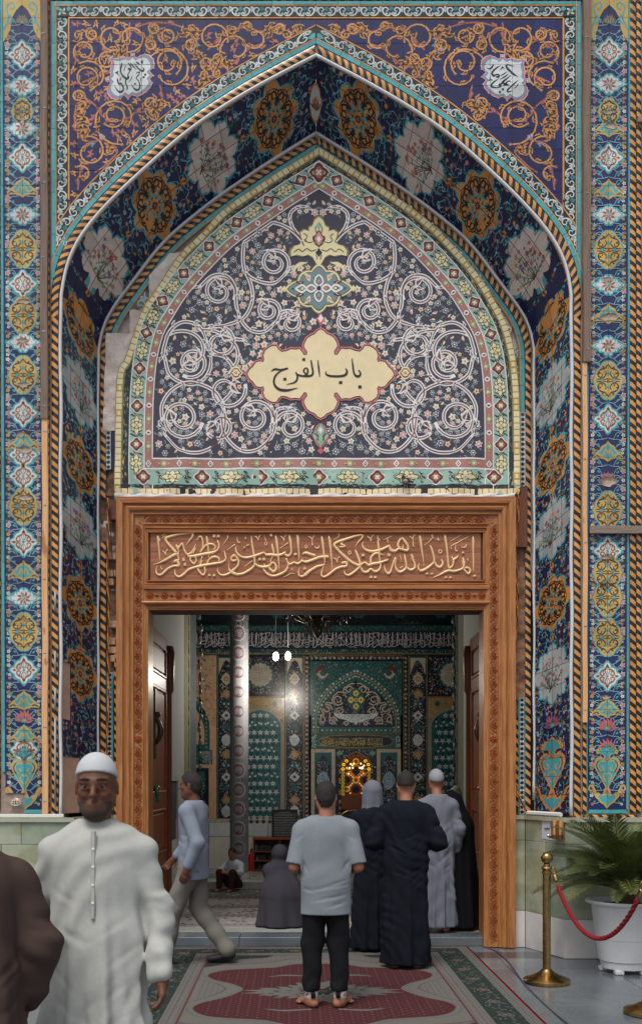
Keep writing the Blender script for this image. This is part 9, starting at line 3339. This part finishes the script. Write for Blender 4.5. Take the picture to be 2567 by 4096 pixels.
for i,sx in enumerate((-1,1)):
 sf.cap(S((0,0,1.44)),S((sx * .18,0,1.41)),.075 * s,.07 * s,.05).cap(S((sx * .18,0,1.41)),S(arms[i][0]),.07 * s,.062 * s,.03).cap(S(arms[i][0]),S(Vector(arms[i][0]).lerp(Vector(arms[i][1]),.85)),.062 * s,.05 * s,.03)
sf.cap(S((0,-.01,1.45)),S((0,0,1.5)),.07 * s,.064 * s,.03)
rq = random.Random(3)
creases(sf,[((rq.uniform(-.2,.2),rq.uniform(-.15,.15),rq.uniform(.85,1.35)),(rq.uniform(-.25,.25),rq.uniform(-.15,.15),rq.uniform(.85,1.3))) for _ in range(26)],.012,.016)
sf.disp(lambda X,Y,Z: .003 * np.sin(Y * 30 + Z * 18) * np.sin(X * 12))
sf.cut((0,0,-1),(0,0,.80)); sf.cut((0,0,1),(0,0,1.53))
sf.build('shirt',fabric('shirt',(130,138,152)),wk)
tf = Field((-.3,-.5,.03),(.3,.45,.98),.0095)
tf.cap(S((0,0,.88)),S((0,0,.95)),.15 * s,.145 * s,.05,(1,.8,1))
for (k_,a_,_),sx in zip(legs,(-1,1)):
 tf.cap(S((sx * .085,0,.88)),S(k_),.105 * s,.082 * s,.03).cap(S(k_),S(a_),.082 * s,.075 * s,.03)
tf.disp(lambda X,Y,Z: .005 * np.sin(Z * 30 + Y * 20)); tf.cut((0,0,-1),(0,0,.06))
tf.build('trousers',fabric('beige',(120,117,110)),wk)
for (k_,a_,_),sx in zip(legs,(-1,1)):
 z = .03 if sx < 0 else .07
 f_ = Field((sx * .09 - .1,a_[1] - .16,-.01),(sx * .09 + .1,a_[1] + .3,.2),.009)
 f_.cap(S((a_[0],a_[1] - .03,.045 + z - .03)),S((a_[0],a_[1] + .17,.036 + (z - .03) * .2)),.044,.036,.03,(1,1,.9)).cap(S((a_[0],a_[1],.10 + z - .03)),S((a_[0],a_[1],.05 + z - .03)),.048,.045,.02)
 f_.build('shoe',M_BLACK,wk)

# -- man sitting by the column
s = .70
sm_ = person_root('small figure in a white shirt sitting on the inner step by the column',(935 - CX) * 14.5 / F,4.93,.105,2.75)
sb = Field((-.3,-.25,-.02),(.3,.55,.75),.009)
Q = lambda x,y,z: (x * s,y * s,z * s)
sb.cap(Q(0,0,.14),Q(0,.03,.5),.12 * s,.13 * s,.05,(1.1,.8,1)); sb.cap(Q(0,.04,.58),Q(0,.06,.66),.055 * s,.05 * s,.03); head(sb,Q(0,.09,.76),s,True,.1,.2)
for sx in (-1,1):
 sb.cap(Q(sx * .09,.02,.12),Q(sx * .15,.36,.38),.08 * s,.055 * s,.03).cap(Q(sx * .15,.36,.38),Q(sx * .13,.42,.06),.055 * s,.04 * s,.03).cap(Q(sx * .13,.40,.03),Q(sx * .14,.58,.02),.035 * s,.028 * s,.02)
 sb.cap(Q(sx * .16,.03,.52),Q(sx * .25,.2,.38),.05 * s,.04 * s,.03).cap(Q(sx * .25,.2,.38),Q(sx * .08,.36,.40),.04 * s,.028 * s,.02); hand(sb,Q(sx * .08,.36,.40),(-sx,.5,-.1),sx,s,.4,(0,0,-1))
sb.build('body',M_SK1,sm_)
hair_field(s,(0,.09,.76),.008,.1,.2,low=-.03).build('hair',M_HAIR,sm_)
f_ = Field((-.3,-.25,.02),(.3,.45,.62),.009)
f_.cap(Q(0,0,.14),Q(0,.03,.5),.15 * s,.155 * s,.05,(1.1,.85,1))
for sx in (-1,1): f_.cap(Q(sx * .16,.03,.52),Q(sx * .25,.2,.38),.068 * s,.058 * s,.03).cap(Q(sx * .25,.2,.38),Q(sx * .13,.31,.40),.055 * s,.048 * s,.02)
f_.cap(Q(0,.03,.55),Q(0,.05,.62),.08 * s,.065 * s,.03); f_.cut((0,0,1),Q(0,0,.63))
f_.build('shirt',fabric('white_shirt',(196,200,208)),sm_)
f_ = Field((-.3,-.25,-.02),(.3,.5,.4),.009)
f_.cap(Q(0,-.01,.10),Q(0,.02,.14),.155 * s,.15 * s,.05,(1.1,.9,1))
for sx in (-1,1): f_.cap(Q(sx * .09,.02,.12),Q(sx * .15,.36,.38),.10 * s,.075 * s,.03).cap(Q(sx * .15,.36,.38),Q(sx * .13,.42,.1),.075 * s,.06 * s,.03)
f_.cut((0,0,-1),(0,0,.03))
f_.build('trousers',fabric('maroon',(72,48,48)),sm_)

# -- man in white in the foreground, walking towards the camera
s = 1.82 / 1.75
fw = person_root('man in a white robe and white skullcap walking towards the camera, left foreground',(392 - CX) * 4.2 / F,4.2 - D0,0,PI + .08)
arms = (((-.245,.0,1.13),(-.262,.09,.90)),((.245,-.06,1.13),(.235,-.13,.91)))
legs = (((-.09,.10,.50),(-.09,.14,.085),-.1),((.09,-.02,.50),(.09,-.18,.11),.1))
HD = (0,.035,1.64)
fd,P = body_field(s,.008,arms,legs,HD,tilt=.06,pn=((1,0,0),(-1,0,0)))
fd.build('body',M_SK2,fw)
M_THOBE = fabric('white_thobe',(178,179,174))
th = robe(s,.008,arms,hem=.10,w_hem=.245,w_sh=.19,dep=.70,sleeve=.06,amp=.024,seed=11,neck=1.515,cre=.0055)
th.build('robe',M_THOBE,fw)
for k_ in range(4):
 b_ = MB().ball((0,(.128 + .004 * k_) * s,(1.40 - .07 * k_) * s),.007,8,6).build('button',M_CREAM); b_.parent = fw
MB().tube([Vector((.0,(.118 + .02 * t_) * s,(1.47 - .34 * t_) * s)) for t_ in (0,.25,.5,.75,1)],[.011,.010,.010,.010,.008],6).build('placket',M_THOBE).parent = fw
cap_(s,HD,.006,fw,MATS['cloth_white_cap'],.045)
for sx in (-1,1):
 e = P(sx * .033,.0735,.0115)
 MB().ball(e,.0118 * s,12,8).build('eye',M_EYEW,None,True).parent = fw
 e = P(sx * .033,.0805,.0115)
 MB().ball(e,.0078 * s,10,6).build('iris',M_EYED,None,True).parent = fw
 MB().tube([Vector(P(sx * x_,y_,z_)) for x_,y_,z_ in ((.014,.094,.0375),(.034,.091,.041),(.055,.078,.036))],[.004,.0055,.0025],6).build('eyebrow',M_HAIR,None,True).parent = fw
M_STUB = mat('beard',srgb(66,50,42),rough=.9,var=.3,scale=200)
c = Vector(HD) * s
f_ = Field([c.x - .12,c.y - .08,c.z - .16],[c.x + .12,c.y + .17,c.z + .03],.006)
f_.cap(P(0,.02,-.045),P(0,.045,-.085),.0592 * s,.0385 * s,.04).cap(P(-.045,.0,-.05),P(-.02,.05,-.088),.029 * s,.027 * s,.04).cap(P(.045,.0,-.05),P(.02,.05,-.088),.029 * s,.027 * s,.04).cap(P(-.024,.088,-.046),P(.024,.088,-.046),.0065 * s,.0065 * s,.006)
f_.cap(P(0,.12,-.0),P(0,.12,.01),.062 * s,.06 * s,.01,sub=True).cap(P(-.02,.1,-.0615),P(.02,.1,-.0615),.017 * s,.017 * s,.01,sub=True)
f_.cut((0,0,1),(0,0,c.z - .02)); f_.cut((0,-1,0),(0,c.y - .012,0))
f_.build('beard',M_STUB,fw)

# -- person in brown at the left edge, cut by the frame
s = 1.72 / 1.75
br = person_root('person in a dark brown robe at the bottom left corner, cut by the frame',-1.315,3.75 - D0,0,.5)
arms = (((-.26,.0,1.12),(-.22,.10,.88)),((.26,-.02,1.12),(.24,.08,.90)))
fd,P = body_field(s,.011,arms,ST,(-.02,.05,1.63))
fd.build('body',M_SK2,br)
hair_field(s,(-.02,.05,1.63),.009,0,0,low=-.07).build('hair',M_HAIR,br)
robe(s,.010,arms,hem=.06,w_hem=.30,w_sh=.20,dep=.8,sleeve=.085,amp=.016,seed=13).build('robe',fabric('brown_robe',(76,62,57)),br)
